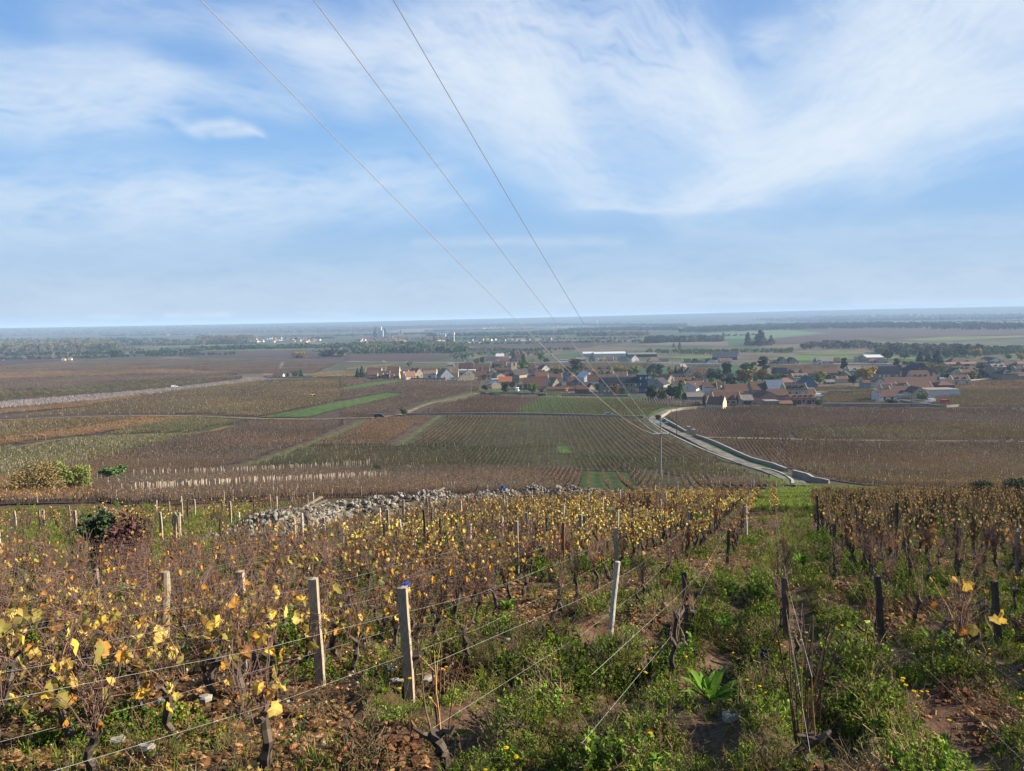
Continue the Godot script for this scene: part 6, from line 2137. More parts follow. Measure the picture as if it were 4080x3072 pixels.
	house("house","plain brown roof right of the tall tree by the church",21.5,-809,0,7.6,6,4.4,8.6,"L","stone","brown",{})
	house("house","small red-roofed house in front of the round attic window house",27.2,-808.3,0,4.4,8,3.6,6,"G","cream","red",{})
	house("house","long white building with red roof beyond the church",-29.3,-1122.3,0,19.5,11,3.4,6.7,"L","white","maroon",{"win":5})
	house("house","red-roofed hall directly left of the spire",-10.9,-1086.1,0,13.9,11,2.7,7,"L","stone","red",{})
	house("shed","white metal-roofed shed behind the red-roofed hall",-19.4,-1244.7,0,14,11,2.6,6.8,"L","white","whitemetal",{"cat":"shed"})
	house("shed","flat white industrial shed left of the spire",-4.7,-1173,0,13.9,11,2.9,6.2,"flat","white","whitemetal",{"cat":"shed"})
	house("house","large dark red roof right of the spire by the bus road",13.2,-1163.5,0,17.6,11,3.4,9,"L","cream","maroon",{"win":4})
	house("house","small yellow house with orange hipped roof by the bus road",32.1,-1107.7,0,4.4,6,2.5,5.6,"hip","gold","orange",{"win":1})
	house("house","blue-white gabled house below the round green tree",-62.3,-1063.5,0,8.9,11.5,1.8,5.3,"G","white","slate",{})
	house("house","pink-roofed house hidden behind the round green tree",-73.6,-1135.6,0,4.7,8,3.1,7.3,"G","cream","red",{})
	house("house","dark roof with a bright sunlit gable behind the bushes",-16,-929,0,19.1,9,3,7.8,"L","gold","brown",{})
	house("house","grey wall and slate roof touching the church tower",-3.2,-896.3,0,4.3,6,3.3,6.5,"L","grey","slate",{})
	house("house","grey-roofed shed at the back of the village beside the vines",-81.1,-983.3,0,8.9,7.1,2.7,5.1,"L","stone","grey",{})
	house("house","brown-roofed house with a tall sunlit gable end",36.9,-630.5,0,11.7,9.3,5.3,8.5,"L","gold","brown",{"win":2})
	house("house","brown stone gable with tan roof slope and chimneys",33.8,-599.9,28,8.5,11,1.9,7.4,"G","stone","tan",{"win":1,"chim":2})
	house("house","small sunlit cream gable left of the stone gable",30.2,-602.2,0,4.1,8,2.9,6,"G","gold","tan",{"gwin":1})
	house("house","grey-blue gabled house with paired windows",48.8,-662.7,0,7,9.1,5,8.8,"G","bluegrey","slate",{"win":2,"gwin":1})
	house("house","brown hipped roof with two roof lights",48.7,-595.4,0,9.2,7.4,4.4,8,"hip","stone","brown",{"sky":2,"win":2})
	house("house","house with salmon hipped roof beside the bare pink tree",57.7,-693.7,0,6.5,6,2.6,5.3,"hip","stone","salmon",{})
	house("house","large pale gabled barn with white roof slope",60.6,-599.3,18,10.9,16,7.5,12,"G","white","whitemetal",{})
	house("house","white-walled house with brown roof and tall flue behind the manor",64.1,-581.4,0,8.7,6.9,5.7,10.3,"L","white","brown",{"win":3,"chim":2})
	house("manor_house","long stone manor with slate mansard roof and tall windows",76.3,-525.9,0,27,13,7.9,11.6,"mansard","stone","slate",{"win":8,"rows":2,"dorm":5,"chim":4,"cat":"manor"})
	house("manor_pavilion","stone corner pavilion of the manor beside the glass tower",91.1,-522,0,4.5,10,7.9,11.1,"mansard","stone","slate",{"win":1,"rows":2,"dorm":1,"cat":"manor"})
	house("glass_tower","blue glass and steel tower rising behind the manor",92.2,-521.4,0,6.4,9,12.9,14.1,"flat","glass","slate",{"win":3,"rows":3,"cat":"tower"})
	house("house","grey-blue modern block joined to the glass tower",97.1,-519.3,0,4.2,6,10.2,13.2,"flat","bluegrey","slate",{"win":2})
	house("garage","wooden double garage with dull red roof beside the vegetable plot",49.6,-522.5,0,9.2,9,3.6,6,"L","wood","maroon",{"door":2,"cat":"garage"})
	house("house","long low brown-roofed shed behind the small striped vineyard",36.4,-548.7,0,21.6,6,1.8,3.4,"L","stone","brown",{})
	house("house","small dark roof between the garage and the white barn",55.6,-564.6,25,5.6,6,2.7,5.5,"L","stone","dark",{})
	house("house","dark gabled outbuilding beside the green-yellow tree",59.2,-564.7,25,4.7,8,2,4.5,"G","stone","dark",{})
	house("house","long dark brown roof behind the cedar with two chimneys",84.9,-742.6,0,25.8,11,2.9,6.2,"L","stone","brown",{"chim":2})
	house("house","sunlit pyramid roof above the manor",99.7,-736.9,0,4.3,6,4,6.7,"hip","gold","tan",{})
	house("house","dark brown roof with lead dormer behind the manor",100.6,-685.6,0,12.8,10.2,3.5,6.6,"L","gold","brown",{"dorm":1})
	house("house","brown roof line directly behind the manor roof",88.6,-667.9,0,20.4,11,3.4,5.6,"L","stone","brown",{"chim":3,"win":2})
	house("house","brown roof with sunlit hip end beneath the yellow trees",107.8,-661.9,0,8.5,6.8,3.4,5.5,"L","gold","brown",{"chim":1})
	house("warehouse","smaller white warehouse at the left end of the white sheds",129.9,-1256,0,19,25,4.7,7.2,"L","white","whitemetal",{"cat":"warehouse"})
	house("warehouse","long white warehouse beyond the main road",163.1,-1237.8,0,52.5,30,4.9,7.4,"L","white","whitemetal",{"cat":"warehouse"})
	house("warehouse","long dark blue warehouse right of the white warehouse",210.6,-1199.5,0,46,25,4.4,6.7,"L","slatewall","grey",{"cat":"warehouse"})
	house("house","grey-roofed cream house left along the main road",100.4,-1064.2,0,13.1,10.5,3.6,6.8,"L","cream","grey",{"win":2})
	house("house","narrow stone house with sunlit side along the main road",115.1,-1059.2,0,7.6,9.9,4.3,9.2,"G","stone","brown",{"win":2,"gwin":1})
	house("house","small house with orange roof along the main road",125.2,-1047,0,5.1,6,2.6,5.5,"L","gold","orange",{"win":1})
	house("house","dark-roofed house with white gable along the main road",137,-1044.8,0,12.9,10.3,3.2,6.2,"L","gold","brown",{"win":3})
	house("house","tall narrow red-roofed house squeezed along the main road",145.8,-1047.5,0,3,6,3,7.4,"L","gold","maroon",{})
	house("house","wide cream gable with many windows along the main road",157.5,-1047.6,0,13.4,16,3.4,7.5,"G","cream","brown",{"win":3,"gwin":2})
	house("house","white gabled house with bright orange-red roof on the main road",169.2,-1028.3,15,10.6,13.7,5.6,10.6,"G","white","orange",{"win":2,"gwin":1})
	house("house","small cream garage beside the white orange-roofed house",174.4,-1019.3,0,4.7,6,1.8,3.7,"flat","gold","cream",{})
	house("house","cream house with tan hipped roof and long white garden wall",191.5,-998.4,0,15.4,11,3.2,7.9,"hip","gold","tan",{"win":3})
	house("house","low white house with dark roof on the main road",211,-1023.6,0,11.2,8.9,1.8,4.1,"L","white","dark",{"win":2})
	house("house","dark-roofed bungalow with white gable by the road junction",232.6,-980.3,0,11.5,9.2,2.1,6,"L","gold","dark",{"win":3})
	house("house","dark wide gable next to the small cream house",243.3,-978.9,0,11.1,14.4,1.8,6,"G","stone","dark",{"gwin":1})
	house("house","small cream house with arched openings on the main road",248.8,-964.4,0,7.1,9.3,1.9,4.2,"G","gold","brown",{"win":2})
	house("house","blue-white gabled house with two windows on the main road",255.7,-955.8,0,10.1,13.2,2.3,6.3,"G","white","dark",{"win":2,"gwin":1})
	house("house","red-roofed house half hidden by trees on the main road",274.3,-951.4,0,13.1,10.5,3.4,7.2,"L","cream","red",{"win":3,"chim":1})
	house("hangar","big dark blue farm hangar with three bright doors",310.7,-1072.4,-20,34.4,40,3.7,10.9,"L","slatewall","slate",{"door":3,"cat":"hangar"})
	house("villa","villa with two pointed dark red turrets",151.3,-669.5,0,10.5,8.4,5.4,10.1,"hip","cream","maroon",{"win":3,"turret":2,"cat":"villa"})
	house("house","steep slate gable with half timber below the village lane",158.2,-661,0,6.4,8.3,6.8,10.8,"G","cream","slate",{"win":2,"gwin":1})
	house("house","dull red roof half hidden by the brown tree",173.1,-686.6,0,14.1,11,4,8.6,"L","stone","maroon",{"chim":1})
	house("house","long dark brown roof with white gable end above the dark shrubs",140.3,-603.3,0,17.2,11,2.9,6,"L","gold","brown",{})
	house("house","red tile roof with a dark roof light and white parapet",134.8,-546.3,0,14,11,3.2,6.4,"L","cream","red",{"sky":1})
	house("house","white-edged gable with triangular window and dark roof",130.4,-539.6,-25,12.1,15.7,2.1,6,"G","white","dark",{"win":1,"gwin":1})
	house("house","tan-roofed house with tiny bright skylight behind the manor shrubs",129.2,-617.4,35,8.3,10.8,3.2,7.7,"G","stone","tan",{})
	house("house","dark-roofed grey gable behind the manor shrubs",115.5,-576.8,-30,11.4,14.9,2.6,7.2,"G","grey","dark",{"gwin":1})
	house("house","dark roof with curved white gable near the brown tree",152.7,-598.9,0,8.1,6.5,2.9,5.4,"L","stone","dark",{})
	house("house","pale-walled house with brown roof and white glazed porch",138.6,-516.5,0,9,7.2,4.2,7.4,"L","white","brown",{"win":2})
	house("house","brown roof with a blue panel next to the white glazed porch",145.7,-514.8,0,6,6,2.7,7.3,"L","cream","brown",{"sky":1})
	house("house","large brown roof with dark blue box at its end",149.8,-495.3,0,14.9,12,2.9,7.1,"L","stone","brown",{})
	house("house","brown ridge above the two-dormer house",140.2,-479.5,0,18.8,8,2.5,4.5,"L","stone","brown",{})
	house("house","brown-roofed house with two white dormers and glazed doors",122.8,-423.5,0,15.5,9,3.5,7.3,"L","cream","brown",{"dorm":2,"door":2,"win":3})
	house("pavilion","tan stone pavilion with rusty roof standing forward in the vines",111.1,-400.4,58,7.2,9,3,6.4,"G","gold","rust",{"cat":"pavilion"})
	house("house","low grey stone outbuildings under ivy beside the dark shrubs",113.9,-459.4,0,10.5,7,2.4,4.6,"L","stone","grey",{})
	house("house","grey-roofed stone cottage with small square window left of the pink gable",134.2,-423,0,6.7,8,3,5.6,"L","stone","grey",{"win":2,"door":1})
	house("house","narrow stone wing with arched openings beside the dormer house",115.2,-429.9,0,4.4,6,3,6.2,"L","stone","brown",{"win":3})
	house("house","huge brown roof left of the blue-grey panelled roof",166.4,-499.4,0,10.7,14,3.4,8.5,"L","stone","brown",{})
	house("house","stepped blue-grey panelled roof in the middle of the farm",176.5,-496.8,0,11,12,3.5,9.5,"L","stone","bluemetal",{})
	house("house","long brown roof with grey end wall right of the pink gable",156.6,-436.5,0,11.8,10,4.5,7.8,"L","grey","brown",{})
	house("house","pink gabled house with two tall windows and a garage door",147.5,-428.8,0,11.9,14,4.2,7.4,"G","pink","brown",{"win":2,"gwin":1,"door":1})
	house("courtyard_wall","blank grey courtyard wall block in front of the pink gable",144,-410,0,7.7,8,3.2,3.6,"flat","stone","stone",{"cat":"wall"})
	house("house","low rust-roofed lean-to sloping down beside the courtyard wall",150.8,-406.9,0,7.2,5,2,3.3,"L","stone","rust",{})
	house("house","cream house with dark roof, three dormers and white chimney",177.7,-464.2,0,13.7,9,6,9.1,"L","cream","dark",{"dorm":3,"win":3,"chim":1})
	house("house","pink house with four white-framed dormers above french windows",166.3,-423.9,0,14.6,9,3.8,5.5,"L","pink","brown",{"dorm":4,"win":5,"door":2})
	house("house","brown roof with chimney behind the pink dormer house",189,-470.9,0,8.8,7,2.4,4.9,"L","cream","brown",{"chim":1})
	house("shed","shed with blue gable above a white base",225.8,-563.8,-12,12.2,18,2,7.7,"G","bluewall","slate",{"cat":"shed"})
	house("house","house with dull orange hipped roof in front of the slate manor",219.5,-592.4,0,13.7,11,1.8,5.1,"hip","cream","salmon",{"win":2})
	house("manor_house","slate-roofed manor with three round-topped dormers and white shutters",243.1,-669.4,0,11.7,9.4,4.1,9.6,"mansard","white","slate",{"win":5,"dorm":3,"chim":2,"cat":"manor"})
	house("house","long grey stone house with brown roof and white shutters",264.8,-637.3,0,29.9,10,6.1,9.9,"L","stone","brown",{"win":7,"chim":2})
	house("house","tan-roofed house with three arched dormers",240.2,-617.3,0,12.3,9.8,3.6,6.9,"L","cream","tan",{"dorm":3,"win":3})
	house("house","low cream house with red roof by the dark pine",264.8,-592.5,0,8.2,6.6,3.4,5.6,"L","cream","red",{"chim":1})
	house("house","low grey sheds behind the pale green tree",251.3,-583.7,0,7,6,1.9,3.6,"L","stone","grey",{"win":2})
	house("house","dark-roofed stone barn right of the red-roofed cream house",285.6,-633.4,-30,9.3,12,4.1,7.5,"G","stone","dark",{})
	house("house","low brown-roofed bungalow by the long main road",322.5,-915.9,0,9.7,7.8,2.1,5.9,"L","cream","brown",{"win":2})
	house("house","tall stone gable beside the bright green meadow",333.6,-913.2,0,10.1,13.1,4.5,9,"G","stone","brown",{"win":2,"gwin":1})
	house("house","stone house with second small gable beside the green meadow",346.5,-915,0,11.8,15.4,3.6,8.3,"G","stone","brown",{"win":2,"gwin":1})
	house("house","long grey-brown farmhouse along the main road",379.5,-899.1,0,20.2,11,4,8.7,"L","stone","grey",{"win":4})
	house("house","white arched garage front along the main road",372.3,-896.9,0,6.9,9,3.1,5.7,"G","white","grey",{"door":1})
	house("house","dark narrow house left of the pine on the main road",405.3,-920.2,0,6.6,6,2.4,7.1,"L","stone","brown",{})
	house("house","white end bay of the roadside house behind the tall pole",214.8,-434.2,0,2.5,6,5.8,6.7,"L","white","brown",{"win":0})
	house("house","white roadside house with brown roof and two shuttered windows",223,-439.8,0,10,8,2.7,6.3,"L","white","brown",{"win":2,"chim":1})
	house("house","broad brown roof behind the white roadside house",245.1,-466.2,0,13,10,1.8,6.4,"L","cream","brown",{"dorm":1})
	house("house","cream gabled house with two tall windows and terrace",246.4,-449.8,0,7.8,11,4,7.1,"G","cream","brown",{"gwin":2,"win":2})
	house("terrace_canopy","white flat canopy over a terrace beside the cream gable",240.4,-452.1,0,6.7,6,1.8,2.6,"flat","cream","whitemetal",{"cat":"canopy"})
	house("house","very long dark red-brown cellar roof with a central joint",301.6,-561.9,0,38.3,12,2.3,6.2,"L","stone","maroon",{"chim":3})
	house("house","second long brown cellar roof in front of the longest one",283.2,-513.6,0,16.1,10,1.9,5.4,"L","cream","brown",{})
	house("house","dark roof section of the cellar buildings",255.3,-503.2,0,7.3,6,2.1,5,"L","cream","dark",{})
	house("house","low red-brown roof strip left of the cellar roofs",274.6,-537.7,0,9.4,7.5,2.7,4,"L","cream","maroon",{})
	house("villa","grand slate mansard house with a white-framed gable",320.4,-633.2,0,19.7,12,5.9,11.5,"mansard","stone","slate",{"win":5,"dorm":3,"cat":"villa"})
	house("house","grey-roofed house with white pediment left of the round tree",319.6,-689.9,0,11.2,9,4.8,8.6,"L","cream","grey",{"win":2,"dorm":1})
	house("house","big dark brick house with pale slate roof",348.4,-634.3,0,17.8,16,8.1,13.3,"G","brick","slate",{"win":3,"gwin":2})
	house("house","maroon-roofed house with white gable in front of the brick house",342.5,-621.8,0,15.2,11,2.3,7.7,"L","white","maroon",{"dorm":3})
	house("house","grey cube shed at the edge of the walled vineyard",253.2,-528.6,0,4.9,7,4.6,6.6,"L","bluegrey","brown",{})
	house("house","sunlit cream gable house behind the crossroads pole",267.6,-539.3,0,6,8,4.4,6.4,"G","gold","tan",{"win":3,"gwin":1})
	house("house","small slate hipped roof below the white-framed gable",328.7,-629.2,0,8.4,6.7,1.8,3.7,"hip","stone","slate",{})
	house("hall","industrial hall with white roof and orange end wall",460.3,-945.9,0,22.4,22,6,8.9,"L","cream","whitemetal",{"cat":"industrial hall"})
	house("house","cream flat-roofed block left of the white-roofed hall",448.3,-950.7,0,10.8,8.6,6.6,7.3,"flat","cream","grey",{"win":2})
	house("house","red-roofed house in front of the white-roofed hall",439,-901.1,0,13.1,10.5,3.3,6.3,"hip","cream","red",{"win":2})
	house("house","dark modern house right of the red-roofed house",446.5,-892.7,0,11.9,9.6,3.1,5.7,"L","bluegrey","dark",{"win":2})
	house("winery","long blank white winery wall building beside the two vans",271.7,-468.9,0,19.8,14,4.1,4.5,"flat","white","stone",{"cat":"winery"})
	house("house","brick-coloured winery annex with red roof and white verge",308.8,-528,0,11.8,9.5,2.6,5,"hip","brick","red",{})
	house("house","cream house with sunlit left gable and two brown dormers",337.1,-556,0,12.8,8,4,7.4,"L","gold","brown",{"dorm":2,"win":3})
	house("house","tan gabled house behind the cream house",392.6,-657.3,0,9.4,12.2,3.4,6.2,"G","gold","brown",{"gwin":1,"win":2})
	house("house","yellowish house with square window behind the cream house",402,-653.8,0,11,9,3.8,6.5,"L","gold","brown",{"win":1})
	house("house","tall three-storey stone house with balcony",413.2,-629.6,0,11.3,10,9.5,12,"L","stone","grey",{"win":3,"rows":3,"dorm":2})
	house("house","narrow grey wing of the three-storey house",434,-671.3,0,3.7,6,7,8.6,"L","stone","grey",{})
	house("house","stone house with dark hipped roof at the vineyard edge",400.6,-598.3,0,12.5,12,5.7,8.8,"hip","stone","dark",{"dorm":1,"win":0})
	house("house","brown-roofed stone annex at the edge of the village",410.6,-596.4,0,6.6,6,3.7,6.6,"L","stone","brown",{})
	house("house","long white building with pinkish roof",492.8,-813.4,0,34.7,12,3.1,4.8,"L","white","salmon",{"win":5})
	house("house","broad brown hipped roof behind the long pink roof",512.7,-848,0,24.6,14,3,8,"hip","cream","brown",{})
	house("house","white house with long brown roof right of the pink roof",529.2,-841.7,0,18.6,11,2.9,5.9,"L","white","brown",{"win":5})
	house("house","white gable with brown roof slope at the back of the village",550.2,-849,0,15.7,20,4.2,8.1,"G","white","brown",{})
	house("house","small white gable in front of the larger white gable",538.9,-828.3,0,8.2,10.6,1.9,4.1,"G","white","brown",{})
	house("house","pale small gable right of the larger white gable",547.3,-824.6,0,4.3,8,2.2,4.8,"G","white","brown",{})
	house("house","wide maroon roof at the edge of the village",535.2,-795.3,0,15.9,11,2.1,5.3,"L","cream","maroon",{})
	house("house","orange-roofed house at the far edge of the village",544.4,-790.5,0,7.1,6,3.2,6.1,"L","cream","orange",{})
	house("house","dark-roofed pale house at the edge of the village",482.2,-702.5,0,9,7.2,3.3,5.7,"L","cream","dark",{})
	house("house","low brown village roof behind the tan gable",437.7,-716,0,22,11,2.5,5.4,"L","stone","brown",{"chim":1})
	house("house","small pink-roofed wing of the lone white house",-264.9,-805.7,0,10.9,8.7,1.8,3.7,"L","white","salmon",{"win":2})
	house("house","lone white house beside smoking chimney in the vineyards",-251.7,-796.9,0,10.6,8.5,1.8,4.5,"L","white","brown",{"win":2,"chim":1})
	church(2, -775.6)

func trees() -> void:
	tree("conifer","dark",-161.7,-773.4,6.5,9.5,"shorter dark conifer at the far end of the village","tree")
	tree("conifer","dark",-156.1,-768,7.4,12.2,"taller pointed conifer at the far end of the village","tree")
	tree("bush","olive",-156.9,-768.2,8.9,4.2,"olive bush in front of the conifer pair","bush")
	tree("bush","grey",-136.4,-728.5,7.5,4,"grey-green bush in front of the small red roof","bush")
	tree("bush","dark",-130.3,-728.6,5.2,4.7,"round dark bush in front of the white roof lights","bush")
	tree("round","grey",-134.9,-977.7,8.2,8.2,"lone grey-green tree standing in the vines behind the village","tree")
	tree("round","green",-70.9,-1139.3,11,12.1,"round green tree at the back of the village by the main road","tree")
	tree("round","ochre",-48.6,-1022.7,9.9,9.6,"ochre round tree beside the long white building","tree")
	tree("round","dark",-41.7,-1048.2,8.1,10.1,"dark tree between the ochre tree and the red roofs","tree")
	tree("bush","dark",-18.7,-926.2,16.7,6.6,"wide dark shrubbery in front of the bright gable","bush")
	tree("round","green",12.8,-808.8,11,15.1,"tall green tree right of the church spire","tree")
	tree("conifer","dark",17,-1080,10.4,13.2,"dark conifer poking up behind the church tree","tree")
	tree("round","lime",43,-1094.1,13.8,13.8,"big round yellow-green tree by the main road","tree")
	tree("bush","blue",49.9,-1061.9,8.9,7.5,"dark blue-green bush beside the round main road tree","bush")
	tree("round","rust",-24.9,-703.1,4.8,5.9,"small rusty tree in front of the stone barn","tree")
	tree("round","grey",-19,-556.6,8.3,6.5,"grey-brown tree at the corner of the garden","tree")
	tree("round","dark",-4.9,-528.6,8.6,9.2,"dark green tree in the garden below the orange roof","tree")
	tree("round","dark",-0,-580.6,5.3,6,"dark tree directly below the orange roof end","tree")
	tree("round","grey",5.8,-566.7,5.9,4.6,"grey tree behind the white camper","tree")
	tree("round","green",14.5,-523,7.4,8,"neat round green tree beside the striped plot","tree")
	tree("bush","grey",21.7,-542,3.9,3.9,"grey shrub behind the neat round tree","bush")
	tree("bush","dark",-13.8,-515.1,6,2.3,"clipped hedge shrub along the garden edge","bush")
	tree("bush","olive",-10.4,-512.4,5,2,"olive hedge shrub along the garden edge","bush")
	tree("bush","grey",-20.9,-527.1,4.1,2.7,"pale grey shrub at the garden corner","bush")
	tree("bush","dark",20.2,-505,6.5,2,"dark low hedge under the striped plot","bush")
	tree("cedar","dark",68.3,-785.2,21.3,16,"spreading cedar with flat layered branches","tree")
	tree("round","gold",46,-764.5,10.4,10.4,"yellowing tree left of the cedar","tree")
	tree("bare","pink",65.1,-704.2,9.6,8.2,"bare pinkish tree below the cedar","tree")
	tree("round","gold",114.7,-796,12.3,8.2,"golden tree behind the manor roofs","tree")
	tree("round","gold",117.3,-772.5,9,7,"second golden tree behind the manor roofs, smaller","tree")
	tree("round","lime",125.1,-744.6,13,9.6,"yellow-green tree left of the glass tower","tree")
	tree("bare","grey",151.9,-839.8,8.7,8.1,"bare tree in the vines behind the glass tower","tree")
	tree("round","lime",63.1,-534.4,8,6.6,"green and yellow tree at the left corner of the manor","tree")
	tree("round","rust",70.3,-506.7,7.5,7.5,"autumn orange tree in front of the manor","tree")
	tree("round","green",75.2,-499.6,5.7,6.1,"green tree in front of the manor","tree")
	tree("bare","grey",83.2,-494.2,5.4,6.1,"thin half-bare tree in front of the manor","tree")
	tree("round","dark",135.1,-725.8,7.5,10.3,"dark tree right of the glass tower roof","tree")
	tree("bush","dark",64.2,-499.5,9.7,1.9,"dark hedge at the foot of the manor garden","bush")
	tree("round","dark",147.4,-751.4,16,10.7,"broad dark tree behind the glass tower","tree")
	tree("round","rust",147.4,-677.5,8.3,8.3,"rust-coloured tree beside the turreted villa","tree")
	tree("bare","brown",163.6,-643.1,12.9,12.1,"half-bare brown tree beside the village lane","tree")
	tree("round","dark",172,-625.2,12.5,10.1,"dark tree group left of the tallest park tree","tree")
	tree("round","dark",197.2,-676.5,10.9,14.9,"tallest dark green park tree in the village","tree")
	tree("bare","brown",189.6,-678.3,7.9,9.6,"bare tree in front of the tallest park tree","tree")
	tree("bush","blue",175.8,-591.5,10.3,7.3,"blue-green bush at the foot of the park trees","bush")
	tree("bush","dark",88.8,-469.8,6.7,10,"dark shrub mass at the manor's right end","bush")
	tree("bush","olive",95,-466.9,8.5,8.5,"olive shrub among the dark manor shrubs","bush")
	tree("round","dark",100.8,-466,7.8,9.4,"dark garden tree right of the manor","tree")
	tree("conifer","green",105.5,-461.5,8.1,12.9,"big dark green conifer beside the grey outbuildings","tree")
	tree("poplar","dark",128.3,-419.1,1.6,6.5,"first slim cypress beside the two-dormer house","tree")
	tree("poplar","dark",109.2,-418.8,1.9,6.2,"second slim cypress at the end of the striped vines","tree")
	tree("bush","grey",125.7,-416.3,4,1.6,"grey garden shrub in front of the two-dormer house","bush")
	tree("round","ochre",186.5,-589.2,16,13,"large ochre tree in the park","tree")
	tree("round","green",228.8,-714.2,15.2,13.8,"tall green tree at the back of the park","tree")
	tree("cedar","dark",250.4,-733.4,15.6,18,"dark cedar on the right side of the park","tree")
	tree("poplar","gold",203.2,-615.3,5.2,12.7,"bright yellow poplar in the park","tree")
	tree("round","ochre",208.6,-614.1,10.3,11.9,"brown-yellow tree right of the yellow poplar","tree")
	tree("round","green",215.2,-612.7,10.3,7.5,"green and yellow tree beside the panelled roof","tree")
	tree("round","lime",241.3,-577.7,9.7,11.2,"pale green round tree right of the blue gable shed","tree")
	tree("pine","dark",318.4,-707.6,9.6,16.5,"tall dark pine in the middle of the right village","tree")
	tree("bush","dark",157.7,-411.5,3.5,4,"dark bush in front of the pink dormer house","bush")
	tree("bush","green",171.8,-412.5,4,3.7,"green bush right of the pink dormer house","bush")
	tree("bush","dark",275.9,-718.5,3.2,2.3,"tiny dark bush beside the slate-roofed manor","bush")
	tree("round","gold",289.2,-601.1,16.2,13.9,"huge round yellow-green tree in the right village","tree")
	tree("round","dark",263.9,-569.8,9.7,8.3,"dark tree mass left of the huge round tree","tree")
	tree("bush","grey",272.6,-558.2,6.5,4.2,"grey shrub under the huge round tree","bush")
	tree("round","lime",240.9,-432.2,7.6,4.9,"yellow-green tree on the lawn beside the white van","tree")
	tree("cedar","grey",350.5,-671.8,10.2,16.9,"sparse grey cedar right of the mansard house","tree")
	tree("round","ochre",350.3,-652.2,9.2,8.8,"yellow-brown tree in front of the brick house","tree")
	tree("bush","dark",217.9,-422.4,7.4,2.2,"dark hedge in front of the white roadside house","bush")
	tree("bush","green",216,-440.9,2.8,3.4,"green shrub left of the white roadside house","bush")
	tree("bush","green",459.9,-862.8,8.1,5,"first clipped green hedge block by the main road","bush")
	tree("bush","green",466.4,-860.8,6,5,"second clipped green hedge block by the main road","bush")
	tree("bush","lime",483.9,-865.9,16.2,3.5,"long pale hedge by the main road","bush")
	tree("conifer","dark",508.9,-920.6,10.8,14,"first dark conifer behind the brick house","tree")
	tree("conifer","dark",498.2,-883.3,13.4,11.9,"second dark conifer behind the brick house","tree")
	tree("conifer","dark",501.9,-871,16.3,16.3,"widest dark conifer behind the brick house","tree")
	tree("round","ochre",423.8,-731.1,17.1,7.7,"brown tree right of the brick house","tree")
	tree("round","green",360.5,-617,4.3,5.8,"small green tree left of the cream house","tree")
	tree("round","dark",364.6,-616.1,4.7,5.8,"small dark tree left of the cream house","tree")
	tree("bush","green",353.3,-609.9,3.2,3.2,"little round bush behind the winery","bush")
	tree("conifer","green",388.7,-613.4,4.7,6.1,"small conifer in the car park","tree")
	tree("bush","green",382.6,-611.9,4.7,3.9,"green shrub by the parked cars","bush")
	tree("round","grey",400.4,-625.6,2.9,3.7,"slim grey tree in the car park","tree")
	tree("bush","dark",415.7,-646.9,9.8,6.8,"dark shrubbery left of the three-storey house","bush")
	tree("bush","dark",407.3,-617.9,6.1,3.3,"dark shrub at the foot of the three-storey house","bush")
	tree("bush","lime",492.5,-728.3,7.7,3.8,"yellow-green hedge behind the dark hipped roof","bush")
	tree("round","gold",632.7,-916.6,12.3,10.2,"orange-yellow tree at the right edge of the village","tree")
	tree("round","olive",640.7,-952.5,10.6,6.7,"olive tree left of the orange-yellow tree","tree")
	tree("round","olive",604,-1007.4,9.4,14.1,"tall olive tree behind the brown hipped roof","tree")
	tree("round","gold",670.7,-1156.4,11.5,8.8,"yellow-topped tree behind the conifers","tree")
	tree("round","olive",588.9,-998.8,15.2,13.4,"wide olive tree behind the brown hipped roof","tree")
	tree("round","dark",665.9,-1089.7,16.5,14.6,"dark tree in the belt behind the village","tree")
	tree("round","gold",626.9,-998.9,18.7,14,"yellow-edged tree in the belt behind the village","tree")
	tree("round","grey",495.8,-995.9,14.5,11,"grey tree in the belt left of the conifers","tree")
	tree("round","dark",498.9,-981.4,14.9,12.6,"dark tree in the belt left of the conifers","tree")
	tree("round","grey",530.2,-997.3,17.5,10.5,"grey-green tree in the belt behind the hedges","tree")
	tree("poplar","dark",-240.1,-790.8,4,5,"small dark cypress by the lone white house","tree")
	tree("round","dark",-233.4,-794.6,10,6.6,"dark tree by the lone white house","tree")
	tree("conifer","dark",-228.3,-798.9,7.3,8.4,"pointed conifer by the lone white house","tree")
	tree("round","olive",-56.5,-382.1,4.7,4,"small roadside tree at the track junction","tree")
	tree("bush","dark",-33,-176.9,2.3,1.9,"dark round bush beside the pale stakes","bush")
	tree("bush","dark",68.3,-344.5,2.5,3,"dark shrub at the road corner by the wall","bush")
	tree("bushtree","green",-81.4,-148.6,5.2,3.6,"round green tree with bare underside left of the pale stakes","bush")
	tree("bush","thicket",-66.7,-102.8,8.1,6.1,"big brown thicket at the left of the slope","bush")
	tree("bush","lime",-66.4,-109.9,5.4,5.4,"bright green shrub growing out of the brown thicket","bush")
	tree("bush","dark",-12.6,-21.9,1.1,2.2,"dark green shrub among the vines beside the stone heap","bush")
	tree("bush","plum",-11.8,-21.8,1.4,2,"plum-red leaved bush against the dark green shrub","bush")
	tree("bush","dark",42.7,-66.4,3.2,1.7,"dark low bush on the crest among vines","bush")
	tree("bush","dark",44,-62.8,2.9,1.9,"dark bush cut by the edge of the view on the crest","bush")
	tree("bush","dark",-849.8,-1591.2,41,15.6,"dark thicket standing in the plain beside the sand track","bush")
	tree("bush","ochre",-389.5,-1365.4,33.5,13.4,"ochre-topped thicket at the end of the plain vines","bush")
	tree("bush","grey",-334.2,-1404.2,65.5,19,"long grey hedge thicket in the plain","bush")
	tree("poplar","grey",-605.4,-3317.6,20.3,44.7,"poplar beside the grain silo","tree")
